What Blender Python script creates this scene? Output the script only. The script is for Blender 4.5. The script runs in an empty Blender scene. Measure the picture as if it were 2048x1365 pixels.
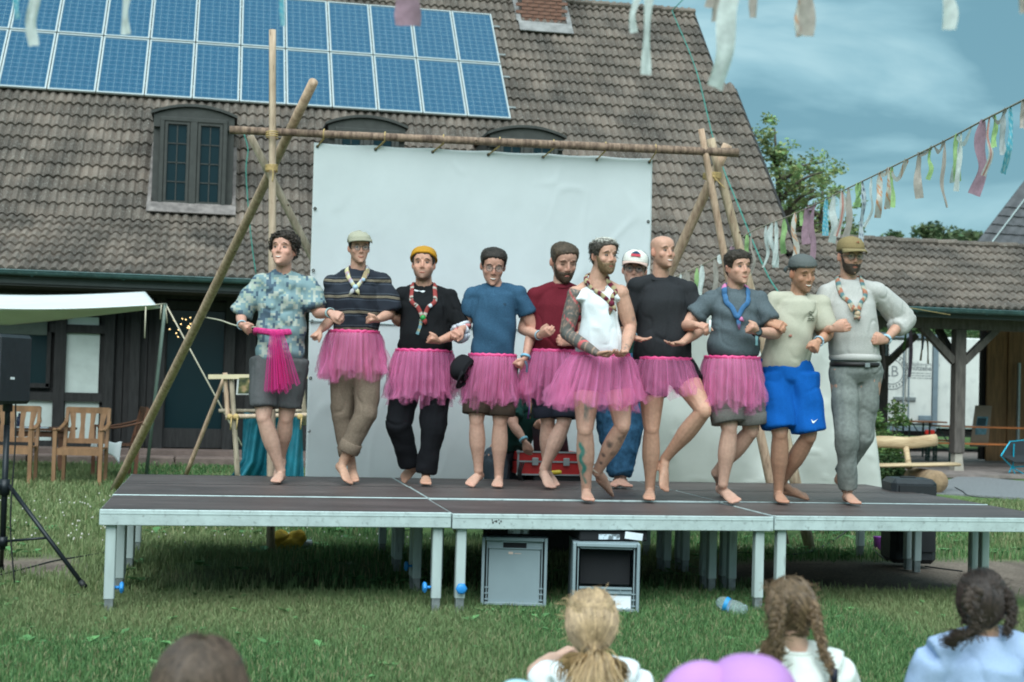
import bpy, bmesh, math, random
import numpy as np
from mathutils import Vector, Matrix
rng = np.random.default_rng(7)
random.seed(7)
R = math.radians
scene = bpy.context.scene
col = scene.collection

# ------------------------------------------------------------------ camera
FPX, YAW, PITCH, ROLL = 2911.2, R(11.314), R(1.690), R(1.569)
CAM = np.array([0.638, -8.452, 1.343])
_f = np.array([math.sin(YAW)*math.cos(PITCH), math.cos(YAW)*math.cos(PITCH), math.sin(PITCH)])
_r0 = np.array([math.cos(YAW), -math.sin(YAW), 0.0]); _u0 = np.cross(_r0, _f)
_r = _r0*math.cos(ROLL)+_u0*math.sin(ROLL); _u = -_r0*math.sin(ROLL)+_u0*math.cos(ROLL)
cam_data = bpy.data.cameras.new('camera'); cam = bpy.data.objects.new('camera', cam_data); col.objects.link(cam)
cam.matrix_world = Matrix(((_r[0], _u[0], -_f[0], CAM[0]), (_r[1], _u[1], -_f[1], CAM[1]), (_r[2], _u[2], -_f[2], CAM[2]), (0, 0, 0, 1)))
cam_data.sensor_width = 36.0; cam_data.lens = FPX/2048*36.0
cam_data.clip_start = 0.1; cam_data.clip_end = 3000
cam_data.dof.use_dof = True; cam_data.dof.focus_distance = 10.2; cam_data.dof.aperture_fstop = 3.5
scene.camera = cam

# ------------------------------------------------------------------ sky, sun, exposure
SUN_EL, SUN_AZ = R(51), R(-164)      # azimuth measured from +Y (stage depth): the sun is behind the camera, high
world = bpy.data.worlds.new('World'); scene.world = world; world.use_nodes = True
wn = world.node_tree.nodes; wl = world.node_tree.links; wn.clear()
w_out = wn.new('ShaderNodeOutputWorld'); w_bg = wn.new('ShaderNodeBackground'); w_bg.inputs[1].default_value = 0.062
sky = wn.new('ShaderNodeTexSky'); sky.sky_type = 'NISHITA'; sky.sun_disc = False
sky.sun_elevation = SUN_EL; sky.sun_rotation = SUN_AZ % (2*math.pi); sky.air_density = 1.0; sky.dust_density = 1.5; sky.ozone_density = 1.5
tc = wn.new('ShaderNodeTexCoord')
mp = wn.new('ShaderNodeMapping'); mp.inputs['Scale'].default_value = (1.5, 1.5, 5.0); mp.inputs['Location'].default_value = (0.35, 1.1, 0.22)
nz = wn.new('ShaderNodeTexNoise'); nz.inputs['Scale'].default_value = 2.3; nz.inputs['Detail'].default_value = 7; nz.inputs['Roughness'].default_value = 0.5; nz.inputs['Distortion'].default_value = 0.4
cr = wn.new('ShaderNodeValToRGB')
cr.color_ramp.elements[0].position = 0.40; cr.color_ramp.elements[0].color = (0.72, 1.68, 1.98, 1)
cr.color_ramp.elements[1].position = 0.64; cr.color_ramp.elements[1].color = (3.0, 4.3, 4.4, 1)
e = cr.color_ramp.elements.new(0.48); e.color = (1.40, 2.60, 2.90, 1)
mx = wn.new('ShaderNodeMix'); mx.data_type = 'RGBA'; mx.inputs[0].default_value = 0.88
wl.new(tc.outputs['Generated'], mp.inputs[0]); wl.new(mp.outputs[0], nz.inputs[0]); wl.new(nz.outputs[0], cr.inputs[0])
wl.new(sky.outputs[0], mx.inputs[6]); wl.new(cr.outputs[0], mx.inputs[7]); wl.new(mx.outputs[2], w_bg.inputs[0]); wl.new(w_bg.outputs[0], w_out.inputs[0])
sun_data = bpy.data.lights.new('sun', 'SUN'); sun_data.energy = 1.5; sun_data.angle = R(62); sun_data.color = (0.90, 0.985, 1.0)
sun = bpy.data.objects.new('sun', sun_data); col.objects.link(sun)
sd = Vector((math.sin(SUN_AZ)*math.cos(SUN_EL), math.cos(SUN_AZ)*math.cos(SUN_EL), math.sin(SUN_EL)))
sun.rotation_euler = sd.to_track_quat('Z', 'Y').to_euler(); sun.location = (0, -20, 30)
vs = scene.view_settings; vs.view_transform = 'Standard'; vs.look = 'None'; vs.gamma = 1.0; vs.exposure = 1.74; vs.use_curve_mapping = False
scene.render.engine = 'CYCLES'
scene.cycles.max_bounces = 8; scene.cycles.transparent_max_bounces = 24
scene.cycles.use_denoising = True; scene.cycles.pixel_filter_type = 'BLACKMAN_HARRIS'; scene.cycles.filter_width = 1.9

# ------------------------------------------------------------------ measuring helpers (photo pixel -> place in the scene)
DECK = 0.58
def ray(x, y): return _f + _r*((x-1024)/FPX) - _u*((y-682.5)/FPX)
def at(x, y, d): return CAM + ray(x, y)*d                       # d = distance along the optical axis
def onz(x, y, z=0.0):
    d = ray(x, y); return CAM + d*((z-CAM[2])/d[2])
def ony(x, y, Y):
    d = ray(x, y); return CAM + d*((Y-CAM[1])/d[1])
def onplane(x, y, p, n):
    d = ray(x, y); return CAM + d*(np.dot(np.array(p)-CAM, n)/np.dot(d, n))
def depth(p): return float(np.dot(np.array(p)-CAM, _f))
def pix(p):
    d = np.array(p)-CAM; z = d@_f; return 1024+FPX*(d@_r)/z, 682.5-FPX*(d@_u)/z
def unit(v):
    v = np.asarray(v, float); return v/max(np.linalg.norm(v), 1e-9)
UP = np.array([0, 0, 1.0])

# ------------------------------------------------------------------ materials
MATS = {}
def nmat(name):
    m = bpy.data.materials.new(name); m.use_nodes = True; nt = m.node_tree
    return m, nt.nodes, nt.links, nt.nodes['Principled BSDF']
def mat(name, c, rough=0.7, var=0.12, scale=6.0, detail=5, bump=0.0, bscale=None, c2=None, metal=0.0, spec=0.4, stretch=None, lo=0.35, hi=0.68, dirt=None, trans=0.0):
    """plain procedural surface: two tones mixed by noise, optional second finer speckle (dirt), bump"""
    if name in MATS: return MATS[name]
    m, n, l, b = nmat(name)
    t = n.new('ShaderNodeTexCoord'); v = t.outputs['Object']
    if stretch:
        q = n.new('ShaderNodeMapping'); q.inputs['Scale'].default_value = stretch; l.new(v, q.inputs[0]); v = q.outputs[0]
    z = n.new('ShaderNodeTexNoise'); z.inputs['Scale'].default_value = scale; z.inputs['Detail'].default_value = detail; z.inputs['Roughness'].default_value = 0.6
    l.new(v, z.inputs[0])
    r = n.new('ShaderNodeValToRGB'); r.color_ramp.elements[0].position = lo; r.color_ramp.elements[1].position = hi
    a = tuple(max(0, x*(1-var)) for x in c); d = c2 if c2 else tuple(min(1, x*(1+var)) for x in c)
    r.color_ramp.elements[0].color = (*a, 1); r.color_ramp.elements[1].color = (*d, 1)
    l.new(z.outputs[0], r.inputs[0]); out = r.outputs[0]
    if dirt:
        dc, ds, dlo, dhi = dirt
        z2 = n.new('ShaderNodeTexNoise'); z2.inputs['Scale'].default_value = ds; z2.inputs['Detail'].default_value = 6; l.new(v, z2.inputs[0])
        r2 = n.new('ShaderNodeMapRange'); r2.inputs[1].default_value = dlo; r2.inputs[2].default_value = dhi; l.new(z2.outputs[0], r2.inputs[0])
        x = n.new('ShaderNodeMix'); x.data_type = 'RGBA'; x.inputs[7].default_value = (*dc, 1); l.new(r2.outputs[0], x.inputs[0]); l.new(out, x.inputs[6]); out = x.outputs[2]
    l.new(out, b.inputs['Base Color'])
    b.inputs['Roughness'].default_value = rough; b.inputs['Metallic'].default_value = metal
    b.inputs['Specular IOR Level'].default_value = spec
    if bump:
        z3 = n.new('ShaderNodeTexNoise'); z3.inputs['Scale'].default_value = bscale or scale*4; z3.inputs['Detail'].default_value = 6; l.new(v, z3.inputs[0])
        bp = n.new('ShaderNodeBump'); bp.inputs['Strength'].default_value = bump; bp.inputs['Distance'].default_value = 0.02
        l.new(z3.outputs[0], bp.inputs['Height']); l.new(bp.outputs[0], b.inputs['Normal'])
    if trans:
        translucent(m, n, l, b, out, trans)
    MATS[name] = m; return m
def translucent(m, n, l, b, colsock, fac):
    o = n['Material Output']; tr = n.new('ShaderNodeBsdfTranslucent'); ms = n.new('ShaderNodeMixShader'); ms.inputs[0].default_value = fac
    l.new(colsock, tr.inputs[0]); l.new(b.outputs[0], ms.inputs[1]); l.new(tr.outputs[0], ms.inputs[2]); l.new(ms.outputs[0], o.inputs[0])
def attrmat(name, rough=0.7, spec=0.3, var=0.15, scale=25.0, bump=0.0, bscale=60.0, sss=0.0, trans=0.0, attr='Col'):
    """colour from the mesh's own colour layer, broken up by noise"""
    if name in MATS: return MATS[name]
    m, n, l, b = nmat(name)
    a = n.new('ShaderNodeAttribute'); a.attribute_name = attr
    t = n.new('ShaderNodeTexCoord'); z = n.new('ShaderNodeTexNoise'); z.inputs['Scale'].default_value = scale; z.inputs['Detail'].default_value = 5
    l.new(t.outputs['Object'], z.inputs[0])
    mr = n.new('ShaderNodeMapRange'); mr.inputs[1].default_value = 0.3; mr.inputs[2].default_value = 0.7; mr.inputs[3].default_value = 1-var; mr.inputs[4].default_value = 1+var
    l.new(z.outputs[0], mr.inputs[0])
    x = n.new('ShaderNodeVectorMath'); x.operation = 'SCALE'; l.new(a.outputs['Color'], x.inputs[0]); l.new(mr.outputs[0], x.inputs['Scale'])
    l.new(x.outputs[0], b.inputs['Base Color']); b.inputs['Roughness'].default_value = rough; b.inputs['Specular IOR Level'].default_value = spec
    if sss:
        b.inputs['Subsurface Weight'].default_value = sss; b.inputs['Subsurface Radius'].default_value = (0.012, 0.005, 0.003); b.inputs['Subsurface Scale'].default_value = 1.0
    if bump:
        z3 = n.new('ShaderNodeTexNoise'); z3.inputs['Scale'].default_value = bscale; z3.inputs['Detail'].default_value = 4; l.new(t.outputs['Object'], z3.inputs[0])
        bp = n.new('ShaderNodeBump'); bp.inputs['Strength'].default_value = bump; bp.inputs['Distance'].default_value = 0.01
        l.new(z3.outputs[0], bp.inputs['Height']); l.new(bp.outputs[0], b.inputs['Normal'])
    if trans: translucent(m, n, l, b, x.outputs[0], trans)
    MATS[name] = m; return m

# ------------------------------------------------------------------ mesh helpers
def mesh_from(name, V, F, mt=None, smooth=False, cols=None, uvs=None):
    me = bpy.data.meshes.new(name)
    V = np.asarray(V, float)
    me.from_pydata(V.tolist() if len(V) < 4000 else V, [], F if isinstance(F, list) else F.tolist())
    if mt: me.materials.append(mt)
    if smooth: me.polygons.foreach_set('use_smooth', np.ones(len(me.polygons), bool))
    if cols is not None:
        ca = me.color_attributes.new('Col', 'FLOAT_COLOR', 'POINT')
        c4 = np.ones((len(me.vertices), 4), np.float32); c4[:, :3] = cols; ca.data.foreach_set('color', c4.ravel())
    me.update(); return me
def link(name, me, parent=None, loc=None):
    o = bpy.data.objects.new(name, me); col.objects.link(o)
    if loc is not None: o.location = loc
    if parent is not None:
        o.parent = parent; o.matrix_parent_inverse = Matrix.Translation(-parent_world(parent))
    return o
def parent_world(p): return Vector(p.location)
def tag(o, label=None, cat=None, group=None, kind=None):
    if label: o['label'] = label
    if cat: o['category'] = cat
    if group: o['group'] = group
    if kind: o['kind'] = kind
    return o
def thing(name, label, cat, loc, group=None):
    o = bpy.data.objects.new(name, None); o.empty_display_size = 0.1; col.objects.link(o)
    o.location = tuple(float(v) for v in loc); return tag(o, label, cat, group)
def frame_for(d, ref=None):
    d = unit(d); ref = UP if ref is None else np.asarray(ref, float)
    if abs(np.dot(d, unit(ref))) > 0.98: ref = np.array([0, 1.0, 0]) if abs(d[1]) < 0.9 else np.array([1.0, 0, 0])
    s = unit(np.cross(ref, d)); t = np.cross(d, s); return s, t     # s = side, t = towards ref
class MB:
    """collects boxes, bars, tubes, lofts; build() links ONE mesh object"""
    def __init__(s): s.V = []; s.F = []; s.C = []; s.n = 0
    def add(s, V, F, c=None):
        V = np.asarray(V, float); s.V.append(V); s.F += [[i+s.n for i in f] for f in F]; s.n += len(V)
        s.C.append(np.tile(np.asarray(c if c is not None else (1, 1, 1), float), (len(V), 1)) if (c is None or np.ndim(c) == 1) else np.asarray(c, float))
        return s
    def box(s, c, size, rz=0.0, M=None, col=None, bev=0.0):
        x, y, z = [v/2 for v in size]
        if bev > 0:
            b = min(bev, x*.45, y*.45, z*.45); P = []
            for sx in (-1, 1):
                for sy in (-1, 1):
                    for sz in (-1, 1):
                        P += [(sx*(x-b), sy*(y-b), sz*z), (sx*(x-b), sy*y, sz*(z-b)), (sx*x, sy*(y-b), sz*(z-b))]
            bm = bmesh.new()
            for p in P: bm.verts.new(p)
            bmesh.ops.convex_hull(bm, input=bm.verts[:]); bm.verts.index_update()
            bmesh.ops.dissolve_limit(bm, angle_limit=0.01, verts=bm.verts[:], edges=bm.edges[:]); bm.verts.index_update()
            V = np.array([v.co[:] for v in bm.verts]); F = [[v.index for v in f.verts] for f in bm.faces]; bm.free()
        else:
            V = np.array([(a, b_, c_) for a in (-x, x) for b_ in (-y, y) for c_ in (-z, z)])
            F = [[0, 1, 3, 2], [4, 6, 7, 5], [0, 4, 5, 1], [2, 3, 7, 6], [0, 2, 6, 4], [1, 5, 7, 3]]
        if M is not None: V = V @ np.asarray(M).T
        elif rz:
            ca, sa = math.cos(rz), math.sin(rz); V = V @ np.array([[ca, -sa, 0], [sa, ca, 0], [0, 0, 1]]).T
        return s.add(V+np.asarray(c, float), F, col)
    def bar(s, a, b, w, h, ref=None, col=None):
        """rectangular bar from a to b: w along the side, h along ref"""
        a, b = np.asarray(a, float), np.asarray(b, float); sd_, t = frame_for(b-a, ref); V = []
        for p in (a, b):
            for q in ((-1, -1), (1, -1), (1, 1), (-1, 1)): V.append(p+sd_*q[0]*w/2+t*q[1]*h/2)
        return s.add(V, [[0, 1, 2, 3], [7, 6, 5, 4], [0, 4, 5, 1], [1, 5, 6, 2], [2, 6, 7, 3], [3, 7, 4, 0]], col)
    def loft(s, P, A, B=None, ref=None, n=12, cap=True, cols=None, power=2.0, sides=None):
        """closed elliptical tube through P; A = half-width along side, B = half-thickness along ref"""
        P = np.asarray(P, float); k = len(P); A = np.broadcast_to(A, k); B = A if B is None else np.broadcast_to(B, k); V = []; C = []
        ang = np.arange(n)/n*2*np.pi; ca, sa = np.cos(ang), np.sin(ang)
        if power != 2.0:
            ca = np.sign(ca)*np.abs(ca)**(2/power); sa = np.sign(sa)*np.abs(sa)**(2/power)
        prev = None
        for i in range(k):
            if sides is not None:
                sd_, t = sides[i]
            else:
                d = P[min(i+1, k-1)]-P[max(i-1, 0)]
                if ref is None and prev is not None:
                    t = unit(prev-np.dot(prev, unit(d))*unit(d)); sd_ = np.cross(t, unit(d))
                else: sd_, t = frame_for(d, ref)
                prev = t
            V.append(P[i]+np.outer(ca*A[i], sd_)+np.outer(sa*B[i], t))
            if cols is not None: C.append(np.tile(cols[i], (n, 1)))
        V = np.vstack(V); F = []
        for i in range(k-1):
            for j in range(n):
                a = i*n+j; b = i*n+(j+1) % n; F.append([a, b, b+n, a+n])
        if cap: F.append(list(range(n))[::-1]); F.append([(k-1)*n+j for j in range(n)])
        return s.add(V, F, np.vstack(C) if cols is not None else None)
    def tube(s, P, r, n=8, col=None): 
        P = np.asarray(P, float); return s.loft(P, r, None, None, n, True, None if col is None else [col]*len(P))
    def ball(s, c, r, M=None, nu=12, nv=8, col=None):
        V = []; F = []
        for i in range(nv+1):
            th = math.pi*i/nv
            for j in range(nu):
                ph = 2*math.pi*j/nu; V.append((math.sin(th)*math.cos(ph), math.sin(th)*math.sin(ph), math.cos(th)))
        for i in range(nv):
            for j in range(nu):
                a = i*nu+j; b = i*nu+(j+1) % nu; F.append([a, a+nu, b+nu, b])
        V = np.array(V)*np.asarray(r, float)
        if M is not None: V = V @ np.asarray(M).T
        return s.add(V+np.asarray(c, float), F, col)
    def poly(s, pts, thick, nrm, col=None):
        """flat outline with real thickness along nrm"""
        pts = np.asarray(pts, float); k = len(pts); nrm = unit(nrm)*thick
        V = np.vstack([pts, pts+nrm]); F = [list(range(k))[::-1], list(range(k, 2*k))]+[[i, (i+1) % k, (i+1) % k+k, i+k] for i in range(k)]
        return s.add(V, F, col)
    def build(s, name, mt, parent=None, smooth=False, cols=False):
        me = mesh_from(name, np.vstack(s.V), s.F, mt, smooth, np.vstack(s.C) if cols else None)
        return link(name, me, parent)
def bez(a, b, c, d, n):
    t = np.linspace(0, 1, n)[:, None]; a, b, c, d = [np.asarray(v, float) for v in (a, b, c, d)]
    return (1-t)**3*a+3*(1-t)**2*t*b+3*(1-t)*t*t*c+t**3*d
def catmull(P, n=6):
    P = np.asarray(P, float); Q = np.vstack([2*P[0]-P[1], P, 2*P[-1]-P[-2]]); out = []
    for i in range(1, len(Q)-2):
        t = np.linspace(0, 1, n, endpoint=False)[:, None]; a, b, c, d = Q[i-1:i+3]
        out.append(0.5*((2*b)+(-a+c)*t+(2*a-5*b+4*c-d)*t*t+(-a+3*b-3*c+d)*t**3))
    return np.vstack(out+[P[-1:]])
# smooth value noise on arrays of points (for folds, bark, ground)
_T = rng.random((64, 64, 64)).astype(np.float32)*2-1
def vnoise(P, s=1.0, off=0.0):
    Q = np.asarray(P)*s+off; i = np.floor(Q).astype(int); f = Q-i; f = f*f*(3-2*f); i &= 63; j = (i+1) & 63
    g = lambda a, b, c: _T[a, b, c]
    x0, y0, z0 = i.T; x1, y1, z1 = j.T; fx, fy, fz = f.T
    return ((g(x0, y0, z0)*(1-fx)+g(x1, y0, z0)*fx)*(1-fy)+(g(x0, y1, z0)*(1-fx)+g(x1, y1, z0)*fx)*fy)*(1-fz)+((g(x0, y0, z1)*(1-fx)+g(x1, y0, z1)*fx)*(1-fy)+(g(x0, y1, z1)*(1-fx)+g(x1, y1, z1)*fx)*fy)*fz
# ================================================================== ground
def dirtmask(x, y):
    """0 = turf, 1 = bare trodden soil: bands along and under the stage"""
    P = np.stack([x, y, np.zeros_like(x)], 1)
    n1 = vnoise(P, 0.9, 3.3)*0.5+vnoise(P, 2.3, 9.1)*0.35+vnoise(P, 6.0, 1.7)*0.25
    under = np.exp(-((y-1.9)/0.85)**2)*np.clip((x+1.9)/0.8, 0, 1)*np.clip((9.5-x)/1.0, 0, 1)*(0.34+0.38*np.clip((x-3.6)/1.5, 0, 1))
    right = np.exp(-((y-1.55)/0.95)**2)*np.clip((x-4.2)/0.9, 0, 1)*0.75
    back = np.exp(-((y-3.6)/0.3)**2)*np.clip((x-2.0)/1.0, 0, 1)*0.45
    left = np.exp(-((y-2.4)/0.55)**2)*np.clip((-0.1-x)/0.4, 0, 1)*0.55
    worn = np.exp(-(((x-1.9)/1.0)**2+((y+1.35)/0.35)**2))*0.32+np.exp(-(((x-3.2)/0.7)**2+((y+1.9)/0.4)**2))*0.35
    return np.clip((under+right+back+left+worn+n1*0.32-0.27)*2.6, 0, 1)
def axis_vals(a, b, st, far):
    v = list(np.arange(a, b+1e-6, st)); g = st; x = v[-1]
    while x < far: g *= 1.35; x += g; v.append(x)
    g = st; x = a; w = []
    while x > -far: g *= 1.35; x -= g; w.append(x)
    return np.array(w[::-1]+v)
gx = axis_vals(-6, 17, 0.13, 900); gy = axis_vals(-6, 22, 0.13, 900)
GX, GY = np.meshgrid(gx, gy); P = np.stack([GX.ravel(), GY.ravel(), np.zeros(GX.size)], 1)
near = np.clip(1-np.maximum(np.abs(P[:, 0]-5)/14, np.abs(P[:, 1]-8)/15), 0, 1)
P[:, 2] = (vnoise(P, 0.7)*0.012+vnoise(P, 3.0)*0.006-0.02)*np.minimum(1, near*3)-0.004
dm = dirtmask(P[:, 0], P[:, 1])*np.minimum(1, near*3)
nb = vnoise(P, 1.7, 5.0)*0.5+0.5; nf = vnoise(P, 7.0, 2.0)*0.5+0.5
turf = np.array([0.088, 0.150, 0.056])*(0.7+0.5*nb[:, None])+np.array([0.03, 0.02, 0.0])*nf[:, None]
soil = np.array([0.165, 0.130, 0.105])*(0.75+0.5*nf[:, None])
gc = turf*(1-dm[:, None])+soil*dm[:, None]
nx_, ny_ = len(gx), len(gy); i, j = np.meshgrid(np.arange(nx_-1), np.arange(ny_-1)); a = (j*nx_+i).ravel()
GF = np.stack([a, a+1, a+1+nx_, a+nx_], 1)
tag(link('ground', mesh_from('ground', P, GF, attrmat('soil_turf', rough=0.95, spec=0.15, var=0.35, scale=40, bump=0.6, bscale=90), True, gc)), kind='structure')

def blades(name, N, area, hmin, hmax, w, seed, mt, clover=0.0, dens=None):
    """turf blades: thin bent triangles, two per blade"""
    g = np.random.default_rng(seed); x = g.uniform(area[0], area[1], N); y = area[2]+(area[3]-area[2])*g.random(N)**1.0
    keep = g.random(N) > dirtmask(x, y)*1.02
    P0 = np.stack([x, y, np.zeros(N)], 1)
    keep &= g.random(N) < 0.55+0.5*(vnoise(P0, 2.2, 4.0)*0.5+0.5)
    if dens is not None: keep &= dens(x, y)
    x, y = x[keep], y[keep]; N = len(x); P0 = P0[keep]
    ang = g.uniform(0, 2*np.pi, N); h = g.uniform(hmin, hmax, N)*(0.75+0.5*(vnoise(P0, 1.3, 8.0)*0.5+0.5)); lean = g.uniform(0.1, 0.9, N)*h; ld = g.uniform(0, 2*np.pi, N)
    wd = w*g.uniform(0.6, 1.4, N); dx, dy = np.cos(ang)*wd/2, np.sin(ang)*wd/2
    z0 = np.full(N, -0.03)
    A = np.stack([x-dx, y-dy, z0], 1); B = np.stack([x+dx, y+dy, z0], 1)
    mxp = np.stack([x+np.cos(ld)*lean*.35, y+np.sin(ld)*lean*.35, h*.62], 1)
    Cc = mxp+np.stack([dx*.8, dy*.8, 0*dx], 1); Dd = mxp-np.stack([dx*.8, dy*.8, 0*dx], 1); T = np.stack([x+np.cos(ld)*lean, y+np.sin(ld)*lean, h], 1)
    V = np.stack([A, B, Cc, Dd, T], 1).reshape(-1, 3); b = np.arange(N)*5
    me = bpy.data.meshes.new(name)
    me.vertices.add(len(V)); me.vertices.foreach_set('co', V.ravel().astype(np.float32))
    loops = np.stack([b, b+1, b+2, b+3, b+3, b+2, b+4], 1).ravel(); me.loops.add(len(loops)); me.loops.foreach_set('vertex_index', loops.astype(np.int32))
    st = np.stack([np.arange(N)*7, np.arange(N)*7+4], 1).ravel(); me.polygons.add(2*N); me.polygons.foreach_set('loop_start', st.astype(np.int32))
    me.materials.append(mt)
    k = g.random(N); tone = vnoise(P0, 0.8, 2.0)*0.5+0.5
    base = np.array([0.100, 0.200, 0.070]); dry = np.array([0.32, 0.31, 0.165]); dark = np.array([0.058, 0.140, 0.050]); lt = np.array([0.165, 0.285, 0.112])
    cc = base+(lt-base)*g.random((N, 1))*0.8; cc = np.where((k < 0.22)[:, None], dark, cc); cc = np.where((k > 0.93-0.16*tone)[:, None], dry*(0.6+0.5*g.random((N, 1))), cc)
    patch = np.clip((vnoise(P0, 0.55, 12.0)+0.05)*1.8, 0, 0.6)[:, None]; cc = cc*(1-patch)+np.array([0.235, 0.25, 0.12])*patch
    ca = me.color_attributes.new('Col', 'FLOAT_COLOR', 'POINT'); c4 = np.ones((N, 5, 4), np.float32); c4[:, :, :3] = cc[:, None, :]; ca.data.foreach_set('color', c4.ravel())
    me.update(calc_edges=True); me.validate()
    return link(name, me)
GM = attrmat('grass_blade', rough=0.6, spec=0.25, var=0.12, trans=0.25)
tag(blades('grass', 250000, (-1.6, 5.6, -2.2, 0.75), 0.012, 0.048, 0.0046, 1, GM), 'short green lawn in front of the stage', 'grass', kind='stuff')
tag(blades('grass', 90000, (-2.6, 9.0, 0.7, 4.2), 0.02, 0.06, 0.0075, 2, GM, dens=lambda x, y: np.random.default_rng(5).random(len(x)) < np.where((x > 0.3) & (x < 5.6) & (y < 2.6), 0.25, 1.0)), 'patchy lawn under and just behind the stage', 'grass', kind='stuff')
tag(blades('grass', 120000, (-4.2, 12.0, 4.2, 13.6), 0.025, 0.075, 0.014, 3, GM, dens=lambda x, y: (x < 2.2) | (x > 6.3) & (y < 8.8) ), 'lawn between the stage and the houses', 'grass', kind='stuff')
# broad-leaved weeds and clover heads in the turf (nobody could count them)
def weeds(name, N, area, seed, leaf, mt, white=False):
    g = np.random.default_rng(seed); mb = MB()
    for _ in range(N):
        x, y = g.uniform(area[0], area[1]), g.uniform(area[2], area[3])
        if dirtmask(np.array([x]), np.array([y]))[0] > 0.75: continue
        if white:
            z = g.uniform(0.05, 0.085); mb.ball((x, y, z), g.uniform(0.006, 0.010), nu=5, nv=3, col=np.array([0.62, 0.58, 0.52])*g.uniform(0.7, 1.1))
        else:
            for k in range(g.integers(3, 7)):
                a = g.uniform(0, 6.28); L = leaf*g.uniform(0.6, 1.3); up = g.uniform(0.15, 0.6); d = np.array([math.cos(a), math.sin(a), up]); sdv = np.array([-math.sin(a), math.cos(a), 0])*L*0.3
                b0 = np.array([x, y, 0.005]); c1 = b0+d*L*0.55; t1 = b0+d*L+np.array([0, 0, -0.2*L])
                cc = np.array([0.11, 0.25, 0.09])*g.uniform(0.7, 1.4)
                mb.add([b0, c1+sdv, t1, c1-sdv], [[0, 1, 2], [0, 2, 3]], cc)
    return mb.build(name, mt, None, False, True)
LM = attrmat('weed_leaf', rough=0.55, spec=0.3, trans=0.2)
tag(weeds('clover', 150, (-1.4, 5.4, -2.0, 0.9), 11, 0.06, LM), 'broad green weed leaves scattered in the front lawn', 'weeds', kind='stuff')
tag(weeds('clover', 160, (-2.2, 8.5, 1.0, 5.0), 12, 0.10, LM), 'weed leaves scattered under and behind the stage', 'weeds', kind='stuff')
tag(weeds('clover_flowers', 260, (-2.0, 2.6, 2.9, 7.5), 13, 0.1, attrmat('clover_head', rough=0.9), True), 'small white clover heads in the lawn behind the stage', 'flowers', kind='stuff')

# gravel path and pavilion floor on the right, stone terrace before the house
gp = [onz(*q, 0.0) for q in ((1715, 972), (1790, 957), (1880, 966), (1925, 951), (2048, 963), (2330, 985), (2330, 1012), (2048, 997), (1850, 985), (1735, 986))]
for q in gp: q[2] = 0.004
mb = MB(); mb.poly([q-[0, 0, 0.03] for q in gp], 0.03, UP)
tag(mb.build('path', mat('gravel', (0.20, 0.205, 0.21), 0.9, 0.25, 30, bump=0.5, bscale=160)), kind='structure')
mb = MB(); mb.box((15.2, 19.4, 0.01), (10.5, 11.0, 0.05))
pav_floor = tag(mb.build('pavement', mat('paving', (0.20, 0.165, 0.15), 0.85, 0.25, 5, bump=0.3, bscale=60)), kind='structure')

# ================================================================== stage
ALU = mat('aluminium', (0.48, 0.56, 0.55), 0.5, 0.12, 9, metal=0.30, spec=0.5, dirt=((0.30, 0.35, 0.34), 34, 0.58, 0.72), bump=0.06, bscale=120)
ALU_L = mat('aluminium_leg', (0.47, 0.545, 0.53), 0.5, 0.12, 8, metal=0.25, spec=0.5, dirt=((0.28, 0.32, 0.31), 22, 0.6, 0.75), stretch=(1, 1, 0.25))
BOARD = mat('phenolic_board', (0.086, 0.066, 0.062), 0.5, 0.28, 3.0, spec=0.32, dirt=((0.20, 0.185, 0.18), 12, 0.62, 0.80), bump=0.12, bscale=230, stretch=(0.35, 1.6, 1))
KNOB = mat('blue_knob', (0.03, 0.25, 0.62), 0.35, 0.05)
STEEL = mat('leg_insert', (0.30, 0.33, 0.33), 0.45, 0.2, 30, metal=0.6)
def knob(p, d, parent):
    mb = MB(); d = np.asarray(d, float); mb.tube([p, p+d*0.028], 0.009, 8); mb.loft([p+d*0.026, p+d*0.032, p+d*0.044, p+d*0.05], [0.024, 0.031, 0.031, 0.022], n=14)
    for k in range(6):
        a = k*math.pi/3; s_, t_ = frame_for(d); mb.ball(p+d*0.038+(s_*math.cos(a)+t_*math.sin(a))*0.026, 0.009, nu=6, nv=4)
    mb.build('clamp_knob', KNOB, parent, True)
rown = ['front', 'middle', 'back']; coln = ['left', 'middle', 'right']
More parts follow.
